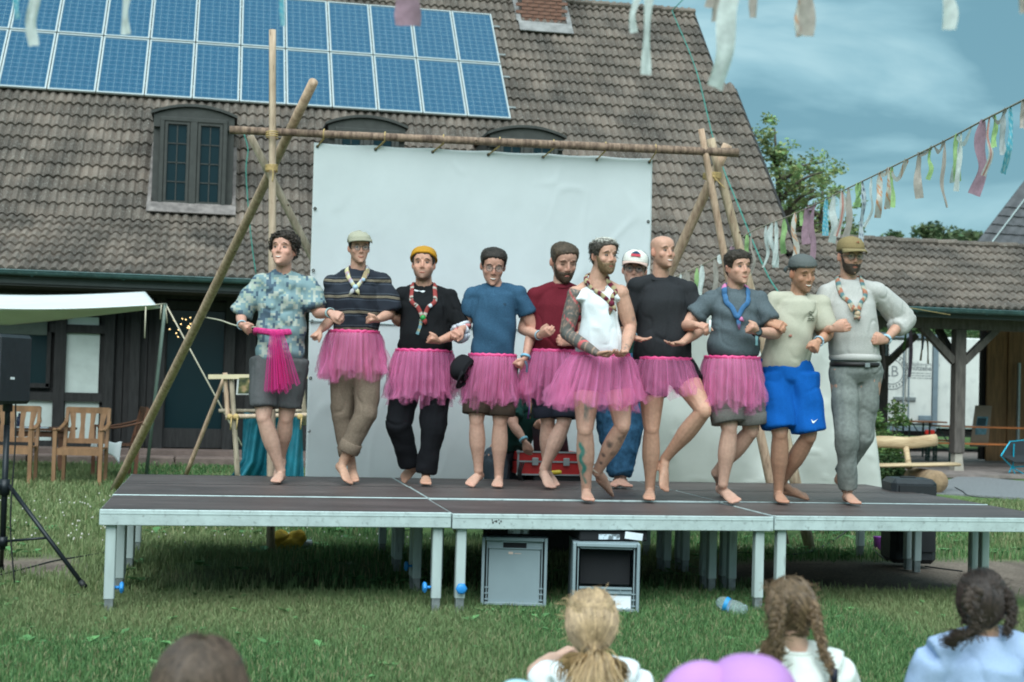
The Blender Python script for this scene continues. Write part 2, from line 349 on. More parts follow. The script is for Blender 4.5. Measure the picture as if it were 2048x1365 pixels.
for cx in range(3):
    for ry in range(3):
        x0, y0 = cx*2.0, ry*1.0; zt = DECK+(-0.006 if cx == 1 and ry == 0 else 0.0)+(0.004 if ry == 1 else 0)
        e = 0.004
        d_ = thing('stage_deck', f'stage deck with dark board and aluminium frame, {rown[ry]} row, {coln[cx]} third of the platform', 'stage deck', (x0+1, y0+.5, 0), 'decks of the stage')
        mb = MB(); mb.box((x0+1, y0+.5, zt-0.009), (2-2*e-0.012, 1-2*e-0.012, 0.018)); mb.build('deck_board', BOARD, d_)
        for nm, c, s_ in (('frame_rail', (x0+1, y0+e+0.02, zt-0.045), (2-2*e, 0.04, 0.09)), ('frame_rail', (x0+1, y0+1-e-0.02, zt-0.045), (2-2*e, 0.04, 0.09)),
                          ('frame_rail', (x0+e+0.02, y0+.5, zt-0.046), (0.04, 1-2*e-0.082, 0.088)), ('frame_rail', (x0+2-e-0.02, y0+.5, zt-0.046), (0.04, 1-2*e-0.082, 0.088))):
            mb = MB(); mb.box(c, s_, bev=0.004)
            if s_[0] > 1: mb.box((c[0], c[1]+(-0.0205 if c[1] < y0+.5 else 0.0205), c[2]+0.022), (s_[0]-0.01, 0.005, 0.004))
            o = mb.build(nm, ALU, d_); o.data.materials[0] = ALU
        for sx in (0, 1):
            for sy in (0, 1):
                lx = x0+(0.068 if sx == 0 else 2-0.074); ly = y0+(0.07 if sy == 0 else 0.93)
                mb = MB(); mb.box((lx, ly, (0.07+zt-0.09)/2), (0.058, 0.058, zt-0.09-0.07), bev=0.005)
                lg = mb.build('leg', ALU_L, d_)
                mb = MB(); mb.box((lx, ly, 0.03), (0.047, 0.047, 0.085))
                for g_ in (-.016, -.005, .006, .017): mb.box((lx+g_, ly-0.0245, 0.032), (0.004, 0.004, 0.08))
                mb.build('leg_insert', STEEL, lg)
                if ry == 0 and sy == 0 and (cx, sx) in ((0, 0), (0, 1), (1, 0)):
                    dd = {(0, 0): (1, 0, 0), (0, 1): (-1, 0, 0), (1, 0): (0, -1, 0)}[(cx, sx)]
                    knob(np.array([lx, ly, 0.135])+np.array(dd)*0.029, dd, lg)
                elif sy == 1 and cx == 0 and sx == 1 and ry == 0: knob(np.array([lx+(0.029 if sx == 0 else -0.029), ly, 0.15]), (1 if sx == 0 else -1, 0, 0), lg)
        if cx == 1 and ry == 0:      # scratched remains of a sticker on the front rail
            mb = MB(); g = np.random.default_rng(3)
            for k in range(9): mb.box((x0+0.27+g.uniform(-.03, .03), y0+e-0.0006, zt-0.045+g.uniform(-.012, .012)), (g.uniform(.003, .012), 0.002, g.uniform(.003, .014)), col=None)
            mb.build('sticker_remains', mat('dark_scrap', (0.05, 0.05, 0.05), 0.8), d_)

# ================================================================== half-timbered house with tiled roof
EY, EZ = 13.8, 2.79
KP, MP_, LK = R(25), R(46.5), 7*0.34
KY, KZ = EY+LK*math.cos(KP), EZ+LK*math.sin(KP)
XL, XR = -9.0, 10.36
RV = 7.70                                                       # ridge, metres up the main slope
nK = np.array([0, -math.sin(KP), math.cos(KP)]); nM = np.array([0, -math.sin(MP_), math.cos(MP_)])
dK = np.array([0, math.cos(KP), math.sin(KP)]); dM = np.array([0, math.cos(MP_), math.sin(MP_)])
def roof_pt(x, v, off=0.0):
    """v < 0: on the kicked eave; v >= 0: on the main slope"""
    return (np.array([x, KY, KZ])+dM*v+nM*off) if v >= 0 else (np.array([x, KY, KZ])+dK*v+nK*off)
m, n, l, b = nmat('roof_tile')
geo = n.new('ShaderNodeNewGeometry')
z1 = n.new('ShaderNodeTexNoise'); z1.inputs['Scale'].default_value = 1.1; z1.inputs['Detail'].default_value = 6; l.new(geo.outputs['Position'], z1.inputs[0])
z2 = n.new('ShaderNodeTexNoise'); z2.inputs['Scale'].default_value = 34; z2.inputs['Detail'].default_value = 5; z2.inputs['Roughness'].default_value = 0.7; l.new(geo.outputs['Position'], z2.inputs[0])
r1 = n.new('ShaderNodeValToRGB'); r1.color_ramp.elements[0].position = .34; r1.color_ramp.elements[0].color = (0.074, 0.062, 0.053, 1); r1.color_ramp.elements[1].position = .70; r1.color_ramp.elements[1].color = (0.175, 0.138, 0.112, 1)
oi = n.new('ShaderNodeObjectInfo'); mr0 = n.new('ShaderNodeMapRange'); mr0.inputs[3].default_value = 0.78; mr0.inputs[4].default_value = 1.2
at_ = n.new('ShaderNodeAttribute'); at_.attribute_name = 'Col'; ad_ = n.new('ShaderNodeMath'); ad_.operation = 'ADD'; fr_ = n.new('ShaderNodeMath'); fr_.operation = 'FRACT'
l.new(oi.outputs['Random'], ad_.inputs[0]); l.new(at_.outputs['Fac'], ad_.inputs[1]); l.new(ad_.outputs[0], fr_.inputs[0]); l.new(fr_.outputs[0], mr0.inputs[0])
sc_ = n.new('ShaderNodeVectorMath'); sc_.operation = 'SCALE'; l.new(z1.outputs[0], r1.inputs[0]); l.new(r1.outputs[0], sc_.inputs[0]); l.new(mr0.outputs[0], sc_.inputs['Scale'])
mr1 = n.new('ShaderNodeMapRange'); mr1.inputs[1].default_value = 0.53; mr1.inputs[2].default_value = 0.72; l.new(z2.outputs[0], mr1.inputs[0])
mxl = n.new('ShaderNodeMix'); mxl.data_type = 'RGBA'; mxl.inputs[7].default_value = (0.30, 0.29, 0.255, 1); l.new(mr1.outputs[0], mxl.inputs[0]); l.new(sc_.outputs[0], mxl.inputs[6])
l.new(mxl.outputs[2], b.inputs['Base Color']); b.inputs['Roughness'].default_value = 0.85; b.inputs['Specular IOR Level'].default_value = 0.25
bp = n.new('ShaderNodeBump'); bp.inputs['Strength'].default_value = 0.4; bp.inputs['Distance'].default_value = 0.01; l.new(z2.outputs[0], bp.inputs['Height']); l.new(bp.outputs[0], b.inputs['Normal'])
TILE = m
TW, TE = 0.302, 0.34                                            # cover width, exposed length
def tile_mesh():
    k = 10; xs = np.linspace(-TW/2, TW/2+0.008, k+1); u = (xs+TW/2)/(TW/2) % 1.0
    prof = np.where(np.abs(u-0.5) < 0.36, 0.054*np.sqrt(np.clip(1-((u-0.5)/0.36)**2, 0, 1)), 0.0)
    V = []
    for x, h in zip(xs, prof): V += [(x, 0.0, 0.046+h), (x, 0.40, 0.0+h), (x, 0.0, -0.004+h*0.93)]
    F = []
    for i_ in range(k):
        a_ = i_*3; F += [[a_, a_+3, a_+4, a_+1], [a_+2, a_+5, a_+3, a_]]
    return np.array(V), F
tV, tF = tile_mesh(); tile_me = mesh_from('tile', tV, tF, TILE, False)
def tile_field(owner, spots, n_parts, hidden, seed):
    """spots: list of (point, pitch). the n_parts that show largest become parts, the rest one mass"""
    g = np.random.default_rng(seed); sc = []
    for i_, (p, ph) in enumerate(spots):
        q = pix(p); ok = -10 < q[0] < 2058 and -10 < q[1] < 1375 and not hidden(*q); sc.append((0 if ok else 1, depth(p), i_))
    top = [t_[2] for t_ in sorted(sc)[:n_parts]]; tops = set(top); MBr = MB()
    for i_, (p, ph) in enumerate(spots):
        jx, jz, jr = g.normal(0, 0.002), g.normal(0, 0.0025), g.normal(0, 0.006)
        c_, s_ = math.cos(ph), math.sin(ph); rx = Matrix.Rotation(ph, 3, 'X') @ Matrix.Rotation(jr, 3, 'Z')
        pp = np.array(p)+np.array([jx, -s_*jz, c_*jz])
        if i_ in tops:
            o = link('tile', tile_me, owner, tuple(pp)); o.rotation_euler = rx.to_euler()
        else:
            MBr.add(tV @ np.array(rx).T+pp, tF, np.full(3, g.random()))
    o = MBr.build('tile_field', TILE, owner, False, True); o['kind'] = 'stuff'
house = thing('house', 'large half-timbered house with brown tiled roof and solar panels behind the stage', 'house', (0.7, 15, 0))
UNDER = mat('roof_underlay', (0.03, 0.027, 0.025), 0.9)
mb = MB(); mb.poly([roof_pt(XL, -LK, -.03), roof_pt(XR, -LK, -.03), roof_pt(XR, 0, -.03), roof_pt(XL, 0, -.03)], 0.05, -nK)
mb.poly([roof_pt(XL, 0, -.03), roof_pt(XR, 0, -.03), roof_pt(XR, RV, -.03), roof_pt(XL, RV, -.03)], 0.05, -nM)
top = roof_pt(0, RV, -.03); nB = np.array([0, math.sin(MP_), math.cos(MP_)]); dB = np.array([0, math.cos(MP_), -math.sin(MP_)])
mb.poly([np.array([XL, *top[1:]]), np.array([XR, *top[1:]]), np.array([XR, *(top+dB*8.5)[1:]]), np.array([XL, *(top+dB*8.5)[1:]])], 0.05, -nB)
roof = mb.build('roof', UNDER, house)
spots = []; hid = lambda x, y: (y < 225 and x < 1018 and y < 165+0.066*x) or (628 < x < 1303 and y > 290) or (305 < x < 468 and 210 < y < 415)
ncol = int((XR-XL)/TW)
dorm_x = (0.09, 2.96, 5.74)                                      # dormer centres
def in_dormer(x, v): return any(abs(x-q) < 0.70 for q in dorm_x) and 0.15 < v < 2.2
for c_ in range(ncol+1):
    x = XR-TW*(c_+0.5)
    if x < -4.6: break
    for r_ in range(7): spots.append((roof_pt(x, -LK+r_*TE, 0.0), KP))
    for r_ in range(int(RV/TE)+1):
        v = r_*TE
        if in_dormer(x, v): continue
        if 3.7 < v < 6.6 and -3.2 < x < 5.5: continue
        if v > RV-0.2: continue
        spots.append((roof_pt(x, v, 0.0), MP_))
for r_ in range(0, 15): spots.append((roof_pt(XR+TW*0.5, r_*TE, 0.0), MP_))   # lower roof reaches one tile further over the gable
tile_field(roof, spots, 300, hid, 21)
# ridge caps
for k in range(9):
    x = XR-0.38*(k+0.5); p = roof_pt(x, RV, 0.03); mb = MB()
    mb.loft([p+[-.2, 0, .0], p+[.19, 0, .015+0.004*(k % 3)]], 0.13, 0.08, UP, 10); mb.build('ridge_cap', TILE, roof)
mb = MB(); mb.loft([roof_pt(XL, RV, .03), roof_pt(XR-0.38*9, RV, .03)], 0.13, 0.08, UP, 10); mb.build('ridge_cap', TILE, roof)
# verge boards along the gable and the gable wall
TIMBER = mat('dark_timber', (0.022, 0.021, 0.021), 0.8, 0.35, 7, bump=0.3, bscale=30, stretch=(4, 4, 0.5))
GREYT = mat('grey_green_paint', (0.042, 0.044, 0.040), 0.7, 0.15, 8, bump=0.15, bscale=50)
INFILL = mat('white_infill', (0.48, 0.53, 0.50), 0.85, 0.10, 3, bump=0.15, bscale=25)
mb = MB(); mb.bar(roof_pt(XR+.0, 5.0, -.05), roof_pt(XR+.0, RV, -.05), 0.05, 0.16, nM); mb.bar(roof_pt(XR+.3, -.1, -.05), roof_pt(XR+.3, 4.98, -.05), 0.05, 0.16, nM); mb.build('verge_board', TIMBER, roof)
WY = 14.9
mb = MB(); mb.box((0.4, WY+4.0+0.16, 1.44), (19.4, 8.0, 2.5)); mb.build('wall', TIMBER, house)
gw = MB(); pts = [np.array([XR-.25, EY+1.2, EZ+.2]), roof_pt(XR-.25, 0, -.2), roof_pt(XR-.25, RV, -.3), np.array([XR-.25, *(top+dB*6.5)[1:]])-[0, 0, .3], np.array([XR-.25, WY+7.9, 2.4])]
gw.poly(pts, 0.12, (-1, 0, 0)); gw.build('gable_wall', mat('gable_boards', (0.10, 0.075, 0.06), .85, .2, 6), house)
# gutter: half-round with brackets, brown-green soffit and fascia
GUT = mat('weathered_copper', (0.055, 0.115, 0.115), 0.55, 0.25, 5, dirt=((0.11, 0.17, 0.165), 18, .55, .75))
def gutter(owner, x0, x1, y, z, r=0.075):
    mb = MB(); V = []; F = []; k = 9
    for xi, x in enumerate((x0, x1)):
        for rr in (r, r-0.008):
            for a_ in np.linspace(math.pi, 2*math.pi, k): V.append((x, y+math.cos(a_)*rr, z+math.sin(a_)*rr))
    for i_ in range(k-1): F += [[i_, i_+1, 2*k+i_+1, 2*k+i_], [k+i_+1, k+i_, 3*k+i_, 3*k+i_+1]]
    F += [[0, 2*k, 3*k, k], [k-1, 2*k-1, 4*k-1, 3*k-1]]
    mb.add(V, F); mb.tube([(x0, y-r, z), (x1, y-r, z)], 0.012, 6)
    g_ = mb.build('gutter', GUT, owner)
    for x in np.arange(x0+.4, x1, 1.3):
        mb = MB(); mb.bar((x, y-r-.004, z-.005), (x, y-r*.2, z-r-.012), 0.03, 0.006); mb.build('gutter_bracket', GUT, g_)
gutter(house, XL, XR, EY-0.02, EZ+0.015)
mb = MB(); mb.box((0.7, EY+.09, EZ-.09), (19.3, 0.03, 0.16)); mb.build('fascia', mat('fascia_paint', (0.05, 0.06, 0.058), .7), house)
mb = MB(); mb.box((0.7, EY+.62, EZ-.19), (19.3, 1.04, 0.02)); mb.build('soffit', mat('soffit_boards', (0.045, 0.048, 0.045), .8), house)
# wall: posts, rails, infill panels, glazed doors (front face at Y = WY)
GLASS = None
def glass_mat(name, c=(0.008, 0.022, 0.028), rough=0.12, alpha=1.0):
    if name in MATS: return MATS[name]
    m, n, l, b = nmat(name); b.inputs['Base Color'].default_value = (*c, 1); b.inputs['Roughness'].default_value = rough; b.inputs['Specular IOR Level'].default_value = 0.22
    t = n.new('ShaderNodeTexCoord'); z = n.new('ShaderNodeTexNoise'); z.inputs['Scale'].default_value = 1.6; l.new(t.outputs['Object'], z.inputs[0])
    bp = n.new('ShaderNodeBump'); bp.inputs['Strength'].default_value = 0.05; l.new(z.outputs[0], bp.inputs['Height']); l.new(bp.outputs[0], b.inputs['Normal'])
    MATS[name] = m; return m
WG = glass_mat('window_glass')
def wrect(x0, y0, x1, y1):                                       # photo rectangle -> (xmin, xmax, zmin, zmax) on the wall
    a_ = ony(x0, y1, WY); c_ = ony(x1, y0, WY); d_ = ony(x0, y0, WY); e_ = ony(x1, y1, WY)
    return (a_[0]+d_[0])/2, (c_[0]+e_[0])/2, (a_[2]+e_[2])/2, (c_[2]+d_[2])/2
for rc in ((130, 634, 197, 650), (129, 667, 197, 786), (128, 803, 196, 884), (20, 801, 108, 884)):
    x0, x1, z0, z1 = wrect(*rc); mb = MB(); mb.box(((x0+x1)/2, WY+.13, (z0+z1)/2), (x1-x0, .10, z1-z0)); mb.build('infill_panel', INFILL, house)
x0, x1, z0, z1 = wrect(-60, 600, 93, 790); z0 = 0.9
for px0, px1, py0, py1, nm in ((-60, 93, 632, 668, 'blind'),):
    xa, xb, za, zb = wrect(px0, py0, px1, py1); mb = MB(); mb.box(((xa+xb)/2, WY+.11, (za+zb)/2+.2), (xb-xa, .02, zb-za+.4)); mb.build('blind', mat('blind_cloth', (0.09, 0.11, 0.095), .8), house)
xa, xb, za, zb = wrect(-60, 668, 92, 766); mb = MB(); mb.box(((xa+xb)/2, WY+.135, (za+zb)/2), (xb-xa, .01, zb-za)); w_ = mb.build('window', WG, house)
mb = MB(); mb.box(((xa+xb)/2, WY+.10, za-.03), (xb-xa+.1, .08, .07)); mb.box((xb+.03, WY+.10, (za+zb)/2), (.06, .08, zb-za+.1)); mb.build('window_frame', TIMBER, w_)
for px in (-40, 118, 216, 268, 318, 458, 500): # posts
    p = ony(px, 760, WY); mb = MB(); mb.box((p[0], WY+.07, 1.4), (.15 if px not in (118,) else .17, .14, 2.5)); mb.build('post', TIMBER, house)
for x in (4.2, 5.6, 7.0, 8.4, 9.8):
    mb = MB(); mb.box((x, WY+.07, 1.4), (.16, .14, 2.5)); mb.build('post', TIMBER, house)
for pxa, pxb, py in ((100, 216, 658), (20, 216, 794), (-60, 216, 890), (-60, 480, 585), (318, 458, 612)):
    a_, c_ = ony(pxa, py, WY), ony(pxb, py, WY); mb = MB(); mb.box(((a_[0]+c_[0])/2, WY+.075, (a_[2]+c_[2])/2), (c_[0]-a_[0], .11, .13)); mb.build('rail', TIMBER, house)
for k in range(8):                                               # dark vertical cladding boards
    px = 205+k*16; a_ = ony(px, 760, WY); mb = MB(); mb.box((a_[0], WY+.125+(k % 2)*.008, 1.35), (.105, .05, 2.3)); mb.build('cladding_board', TIMBER, house)
# glazed double door
xa, xb, za, zb = wrect(332, 622, 446, 858)
mb = MB(); mb.box(((xa+xb)/2, WY+.12, (za+zb)/2), (xb-xa, .012, zb-za)); dr = mb.build('door', WG, house)
mb = MB()
for x in (xa-.05, xb+.05): mb.box((x, WY+.10, (za+zb)/2), (.09, .09, zb-za+.12))
mb.box(((xa+xb)/2, WY+.10, zb+.06), (xb-xa+.2, .088, .10)); mb.box(((xa+xb)/2, WY+.10, za-.15), (xb-xa+.2, .088, .30)); mb.build('door_frame', TIMBER, dr)
mb = MB(); mb.box((xb+.02, WY+.03, 1.15), (.02, .05, .12)); mb.build('door_handle', STEEL, dr)
# fairy lights hanging inside the glazed door
LAMP = None
m, n, l, b = nmat('fairy_light'); b.inputs['Base Color'].default_value = (1, .75, .4, 1); b.inputs['Emission Color'].default_value = (1, .68, .30, 1); b.inputs['Emission Strength'].default_value = 1.0; LAMP = m
mb = MB(); g = np.random.default_rng(4)
for k in range(17):
    q = ony(330+g.uniform(0, 52), 632+g.uniform(0, 44), WY+.10); mb.ball(q, .010, nu=6, nv=4)
tag(mb.build('fairy_lights', LAMP), 'string of warm fairy lights glowing in the dark glazed door', 'fairy lights')
# stone terrace with two steps
STONE = mat('sandstone', (0.16, 0.115, 0.10), 0.9, 0.25, 3, bump=.4, bscale=25)
terrace = thing('terrace', 'low reddish stone terrace with steps along the house wall', 'terrace', (0, 14.2, 0))
mb = MB(); mb.box((0.4, 14.62, .09), (19.3, .60, .20)); mb.build('landing', STONE, terrace)
for k in range(14):
    x = XL+2.2+k*1.05; mb = MB(); mb.box((x, 14.02+.004*(k % 3), .05), (1.03, .58, .13), bev=.012); mb.build('step_stone', STONE, terrace)
# dormer windows
def dormer(xc, yo):
    d_ = MB(); w, y0 = 0.655, yo; zb = 4.04; h = 1.60
    # cheeks and body
    d_.box((xc, y0+.75, zb+h/2-.02), (2*w, 1.38, h)); 
    body = d_.build('dormer', GREYT, house)
    d_ = MB(); pts = [np.array([xc+w*1.07*q, y0-.06, zb+h+.05+.15*(1-q*q)]) for q in np.linspace(-1, 1, 11)]; lo = [p-[0, 0, .045] for p in pts[::-1]]
    d_.poly(pts+lo, 2.1, (0, 1, 0.02)); d_.build('dormer_roof', GREYT, body)
    d_ = MB(); pts = [np.array([xc+w*1.0*q, y0-.012, zb+h+.0+.15*(1-q*q)]) for q in np.linspace(-1, 1, 11)]; d_.poly(pts+[np.array([xc+w, y0-.012, zb+h-.2]), np.array([xc-w, y0-.012, zb+h-.2])], .3, (0, 1, 0)); d_.build('arched_head', GREYT, body)
    wz0, wz1, ww = zb+.13, zb+h-.10, .465
    for nm, c, s_ in (('frame', (xc, y0-.035, wz1+.03), (2*ww+.16, .07, .07)), ('frame', (xc, y0-.035, wz0-.03), (2*ww+.16, .07, .07)), ('frame', (xc-ww-.045, y0-.036, (wz0+wz1)/2), (.07, .07, wz1-wz0)), ('frame', (xc+ww+.045, y0-.036, (wz0+wz1)/2), (.07, .07, wz1-wz0)), ('mullion', (xc, y0-.042, (wz0+wz1)/2), (.12, .06, wz1-wz0))):
        mb = MB(); mb.box(c, s_, bev=.008); mb.build(nm, GREYT, body)
    pw = (ww-.10-.05)/2; ph = (wz1-wz0-.10)/4
    for sx in (-1, 1):
        mb = MB()
        for q in (-1, 1): mb.box((xc+sx*(ww/2+.035)+q*(pw+.02), y0-.030, (wz0+wz1)/2), (.045, .05, wz1-wz0-.01))
        mb.box((xc+sx*(ww/2+.035), y0-.029, wz1-.025), (2*pw, .05, .05)); mb.box((xc+sx*(ww/2+.035), y0-.029, wz0+.025), (2*pw, .05, .05)); mb.build('sash', GREYT, body)
        for q in (-1, 1):
            for k in range(4):
                mb = MB(); tl = np.random.default_rng(int(k*7+q*3+sx*11+50)).normal(0, .02); c_ = np.array([xc+sx*(ww/2+.035)+q*pw/2, y0-.014, wz0+.05+ph*(k+.5)])
                mb.box(c_, (pw-.014, .006, ph-.016), M=np.array(Matrix.Rotation(tl, 3, 'Z') @ Matrix.Rotation(-tl*.7, 3, 'X'))); mb.build('pane', WG, body)
        mb = MB(); mb.box((xc+sx*(ww/2+.035), y0-.022, (wz0+wz1)/2), (.016, .02, wz1-wz0-.1))
        for k in range(1, 4): mb.box((xc+sx*(ww/2+.035), y0-.0225, wz0+.05+ph*k), (2*pw, .019, .016))
        mb.build('glazing_bars', GREYT, body)
    mb = MB(); mb.box((xc, y0-.06, zb+.035), (1.0, .16, .035), M=np.array(Matrix.Rotation(.25, 3, 'X'))); mb.build('sill', mat('zinc_sheet', (0.36, 0.40, 0.41), .5, .2, 8, metal=.3), body)
    FL = mat('lead_flashing', (0.18, 0.155, 0.145), .7, .4, 6)
    mb = MB(); a_ = roof_pt(xc, .25, .035); mb.poly([roof_pt(xc-.72, .18, .104), roof_pt(xc+.72, .18, .104), roof_pt(xc+.72, .42, .104), roof_pt(xc-.72, .42, .104)], .02, nM)
    for sx in (-1, 1): mb.poly([roof_pt(xc+sx*.66, .43, .100), roof_pt(xc+sx*.715, .43, .100), roof_pt(xc+sx*.715, 2.0, .100), roof_pt(xc+sx*.66, 2.0, .100)], .02, nM)
    mb.build('flashing', FL, body)
for q in dorm_x: dormer(q, 16.22)
# chimney stack of bricks
ch_c = np.array([6.94, roof_pt(0, 6.75)[1]+.42, 0]); cz0 = roof_pt(0, 6.75)[2]-.35
mb = MB(); mb.box((ch_c[0], ch_c[1], cz0+1.05), (.90, .70, 2.1)); chim = mb.build('chimney', mat('mortar', (0.12, 0.10, 0.09), .95), house)
BR = mat('old_brick', (0.20, 0.085, 0.06), .9, .4, 5, bump=.3, bscale=40, c2=(0.26, 0.14, 0.10))
brick_me = None
mb0 = MB(); mb0.box((0, 0, 0), (.232, .03, .063), bev=.004); brick_me = mesh_from('brick', np.vstack(mb0.V), mb0.F, BR)
for r_ in range(15):
    off = 0 if r_ % 2 else .122
    for k in range(5):
        x = ch_c[0]-.47+off+k*.244
        if x > ch_c[0]+.42 or x < ch_c[0]-.47: continue
        o = link('brick', brick_me, chim, (x, ch_c[1]-.352-.003*(k % 2), cz0+.42+r_*.076))
FLP = mat('pale_flashing', (0.24, 0.235, 0.23), .7, .3, 5)
mb = MB(); a_ = 6.62; mb.poly([roof_pt(6.38, a_-.22, .105), roof_pt(7.50, a_-.22, .105), roof_pt(7.50, a_+.12, .105), roof_pt(6.38, a_+.12, .105)], .02, nM)
mb.box((ch_c[0], ch_c[1]-.375, cz0+.34), (.94, .02, .12))
for sx in (6.40, 7.46): mb.poly([roof_pt(sx-.05, a_+.125, .105), roof_pt(sx+.05, a_+.125, .105), roof_pt(sx+.05, a_+1.0, .105), roof_pt(sx-.05, a_+1.0, .105)], .02, nM)
mb.build('flashing', FLP, chim)

# solar panels, each a thing of its own on the roof
m, n, l, b = nmat('solar_cells')
tc_ = n.new('ShaderNodeTexCoord'); sp = n.new('ShaderNodeSeparateXYZ'); l.new(tc_.outputs['Object'], sp.inputs[0])
def grid_line(sock, cell, w, offs=0.0):
    a_ = n.new('ShaderNodeMath'); a_.operation = 'ADD'; a_.inputs[1].default_value = offs+100*cell; l.new(sock, a_.inputs[0])
    q = n.new('ShaderNodeMath'); q.operation = 'MODULO'; q.inputs[1].default_value = cell; l.new(a_.outputs[0], q.inputs[0])
    c_ = n.new('ShaderNodeMath'); c_.operation = 'LESS_THAN'; c_.inputs[1].default_value = w; l.new(q.outputs[0], c_.inputs[0]); return c_.outputs[0]
PW, PH = 0.815, 1.745
g1 = grid_line(sp.outputs[0], PW/6.15, .007); g2 = grid_line(sp.outputs[1], PH/13.0, .008); g3 = grid_line(sp.outputs[0], PW/6.15/2, .0035, .03)
mxg = n.new('ShaderNodeMath'); mxg.operation = 'MAXIMUM'; l.new(g1, mxg.inputs[0]); l.new(g2, mxg.inputs[1])
vz = n.new('ShaderNodeTexVoronoi'); vz.inputs['Scale'].default_value = 22; l.new(tc_.outputs['Object'], vz.inputs[0])
oi = n.new('ShaderNodeObjectInfo'); zz = n.new('ShaderNodeTexNoise'); zz.inputs['Scale'].default_value = 3; l.new(tc_.outputs['Object'], zz.inputs[0])
rr = n.new('ShaderNodeValToRGB'); rr.color_ramp.elements[0].color = (0.012, 0.062, 0.125, 1); rr.color_ramp.elements[1].color = (0.022, 0.092, 0.165, 1); l.new(vz.outputs['Distance'], rr.inputs[0])
m1 = n.new('ShaderNodeMix'); m1.data_type = 'RGBA'; m1.inputs[7].default_value = (0.075, 0.165, 0.235, 1); l.new(g3, m1.inputs[0]); l.new(rr.outputs[0], m1.inputs[6])
m2 = n.new('ShaderNodeMix'); m2.data_type = 'RGBA'; m2.inputs[7].default_value = (0.15, 0.235, 0.29, 1); l.new(mxg.outputs[0], m2.inputs[0]); l.new(m1.outputs[2], m2.inputs[6])
l.new(m2.outputs[2], b.inputs['Base Color']); b.inputs['Roughness'].default_value = 0.22; b.inputs['Specular IOR Level'].default_value = 0.5
CELLS = m; PFR = mat('panel_frame', (0.50, 0.55, 0.55), .4, .05, 5, metal=.4)
mb = MB(); mb.box((0, 0, 0), (PW-.05, PH-.05, .006)); cell_me = mesh_from('cells', np.vstack(mb.V), mb.F, CELLS)
mb = MB()
for sx in (-1, 1): mb.box((sx*(PW/2-.0135), 0, 0), (.027, PH, .036))
for sy in (-1, 1): mb.box((0, sy*(PH/2-.0135), 0), (PW-.054, .027, .036))
frame_me = mesh_from('frame', np.vstack(mb.V), mb.F, PFR)
ORD = ['first', 'second', 'third', 'fourth', 'fifth', 'sixth', 'seventh', 'eighth', 'ninth', 'tenth', 'eleventh', 'twelfth', 'thirteenth', 'fourteenth', 'fifteenth', 'sixteenth', 'seventeenth', 'eighteenth', 'nineteenth', 'twentieth']
rot = Matrix.Rotation(MP_, 3, 'X').to_euler(); PX0 = 5.835
for c_ in range(12):
    for r_ in range(2):
        p = roof_pt(PX0-.8345*(c_+.5), 3.33+1.785*(r_+.5)-.01, .12)
        pn = thing('solar_panel', f'blue solar panel on the tiled roof, {["lower","upper"][r_]} row, {ORD[c_]} from the right end', 'solar panel', p, 'solar panels on the roof'); pn.rotation_euler = rot
        for nm, me in (('cells', cell_me), ('frame', frame_me)):
            o = bpy.data.objects.new(nm, me); col.objects.link(o); o.parent = pn
for k, v in enumerate((3.75, 4.75, 5.5, 6.5)):
    mb = MB(); mb.bar(roof_pt(-4.4, v, .075), roof_pt(PX0+.14, v, .075), .04, .04, nM)
    mb.build('mounting_rail', STEEL, roof)
# ================================================================== open timber pavilion on the right
PEY, PEZ, PRY, PRZ = 14.45, 2.83, 17.0, 4.20
PPH = math.atan2(PRZ-PEZ, PRY-PEY); PL = math.hypot(PRZ-PEZ, PRY-PEY); PX1, PX2 = 10.5, 19.0
nP = np.array([0, -math.sin(PPH), math.cos(PPH)]); dP = np.array([0, math.cos(PPH), math.sin(PPH)])
def pav_pt(x, v, off=0.0): return np.array([x, PEY, PEZ])+dP*v+nP*off
pav = thing('pavilion', 'open timber pavilion with low tiled roof on the right', 'pavilion', (14, 16, 0))
mb = MB(); mb.poly([pav_pt(PX1, 0, -.02), pav_pt(PX2, 0, -.02), pav_pt(PX2, PL, -.02), pav_pt(PX1, PL, -.02)], .06, -nP)
bq = np.array([0, math.cos(PPH), -math.sin(PPH)]); rp = pav_pt(0, PL, -.02)
mb.poly([np.array([PX1, *rp[1:]]), np.array([PX2, *rp[1:]]), np.array([PX2, *(rp+bq*1.6)[1:]]), np.array([PX1, *(rp+bq*1.6)[1:]])], .06, (0, -math.sin(PPH), -math.cos(PPH)))
proof = mb.build('roof', UNDER, pav)
spots = [(pav_pt(PX1+TW*(c_+.5), r_*PL/8.2), PPH) for c_ in range(int((PX2-PX1)/TW)) for r_ in range(8)]
tile_field(proof, spots, 190, lambda x, y: x < 1480, 22)
for k in range(18):
    p = pav_pt(PX1+.42*(k+.5), PL, .03); mb = MB(); mb.loft([p+[-.215, 0, 0], p+[.21, 0, .012+.006*(k % 3)]], .12, .075, UP, 10); mb.build('ridge_cap', TILE, proof)
gutter(pav, PX1, PX2, PEY-.03, PEZ+.0)
OAK = mat('weathered_oak', (0.105, 0.090, 0.080), .85, .3, 6, bump=.3, bscale=40, stretch=(3, 3, .6))
mb = MB(); mb.box((14.75, 15.2, 2.62), (8.6, .18, .20)); mb.build('beam', OAK, pav)
mb = MB(); mb.box((14.75, PEY+.1, 2.74), (8.6, .03, .12)); mb.build('fascia', MATS['fascia_paint'], pav)
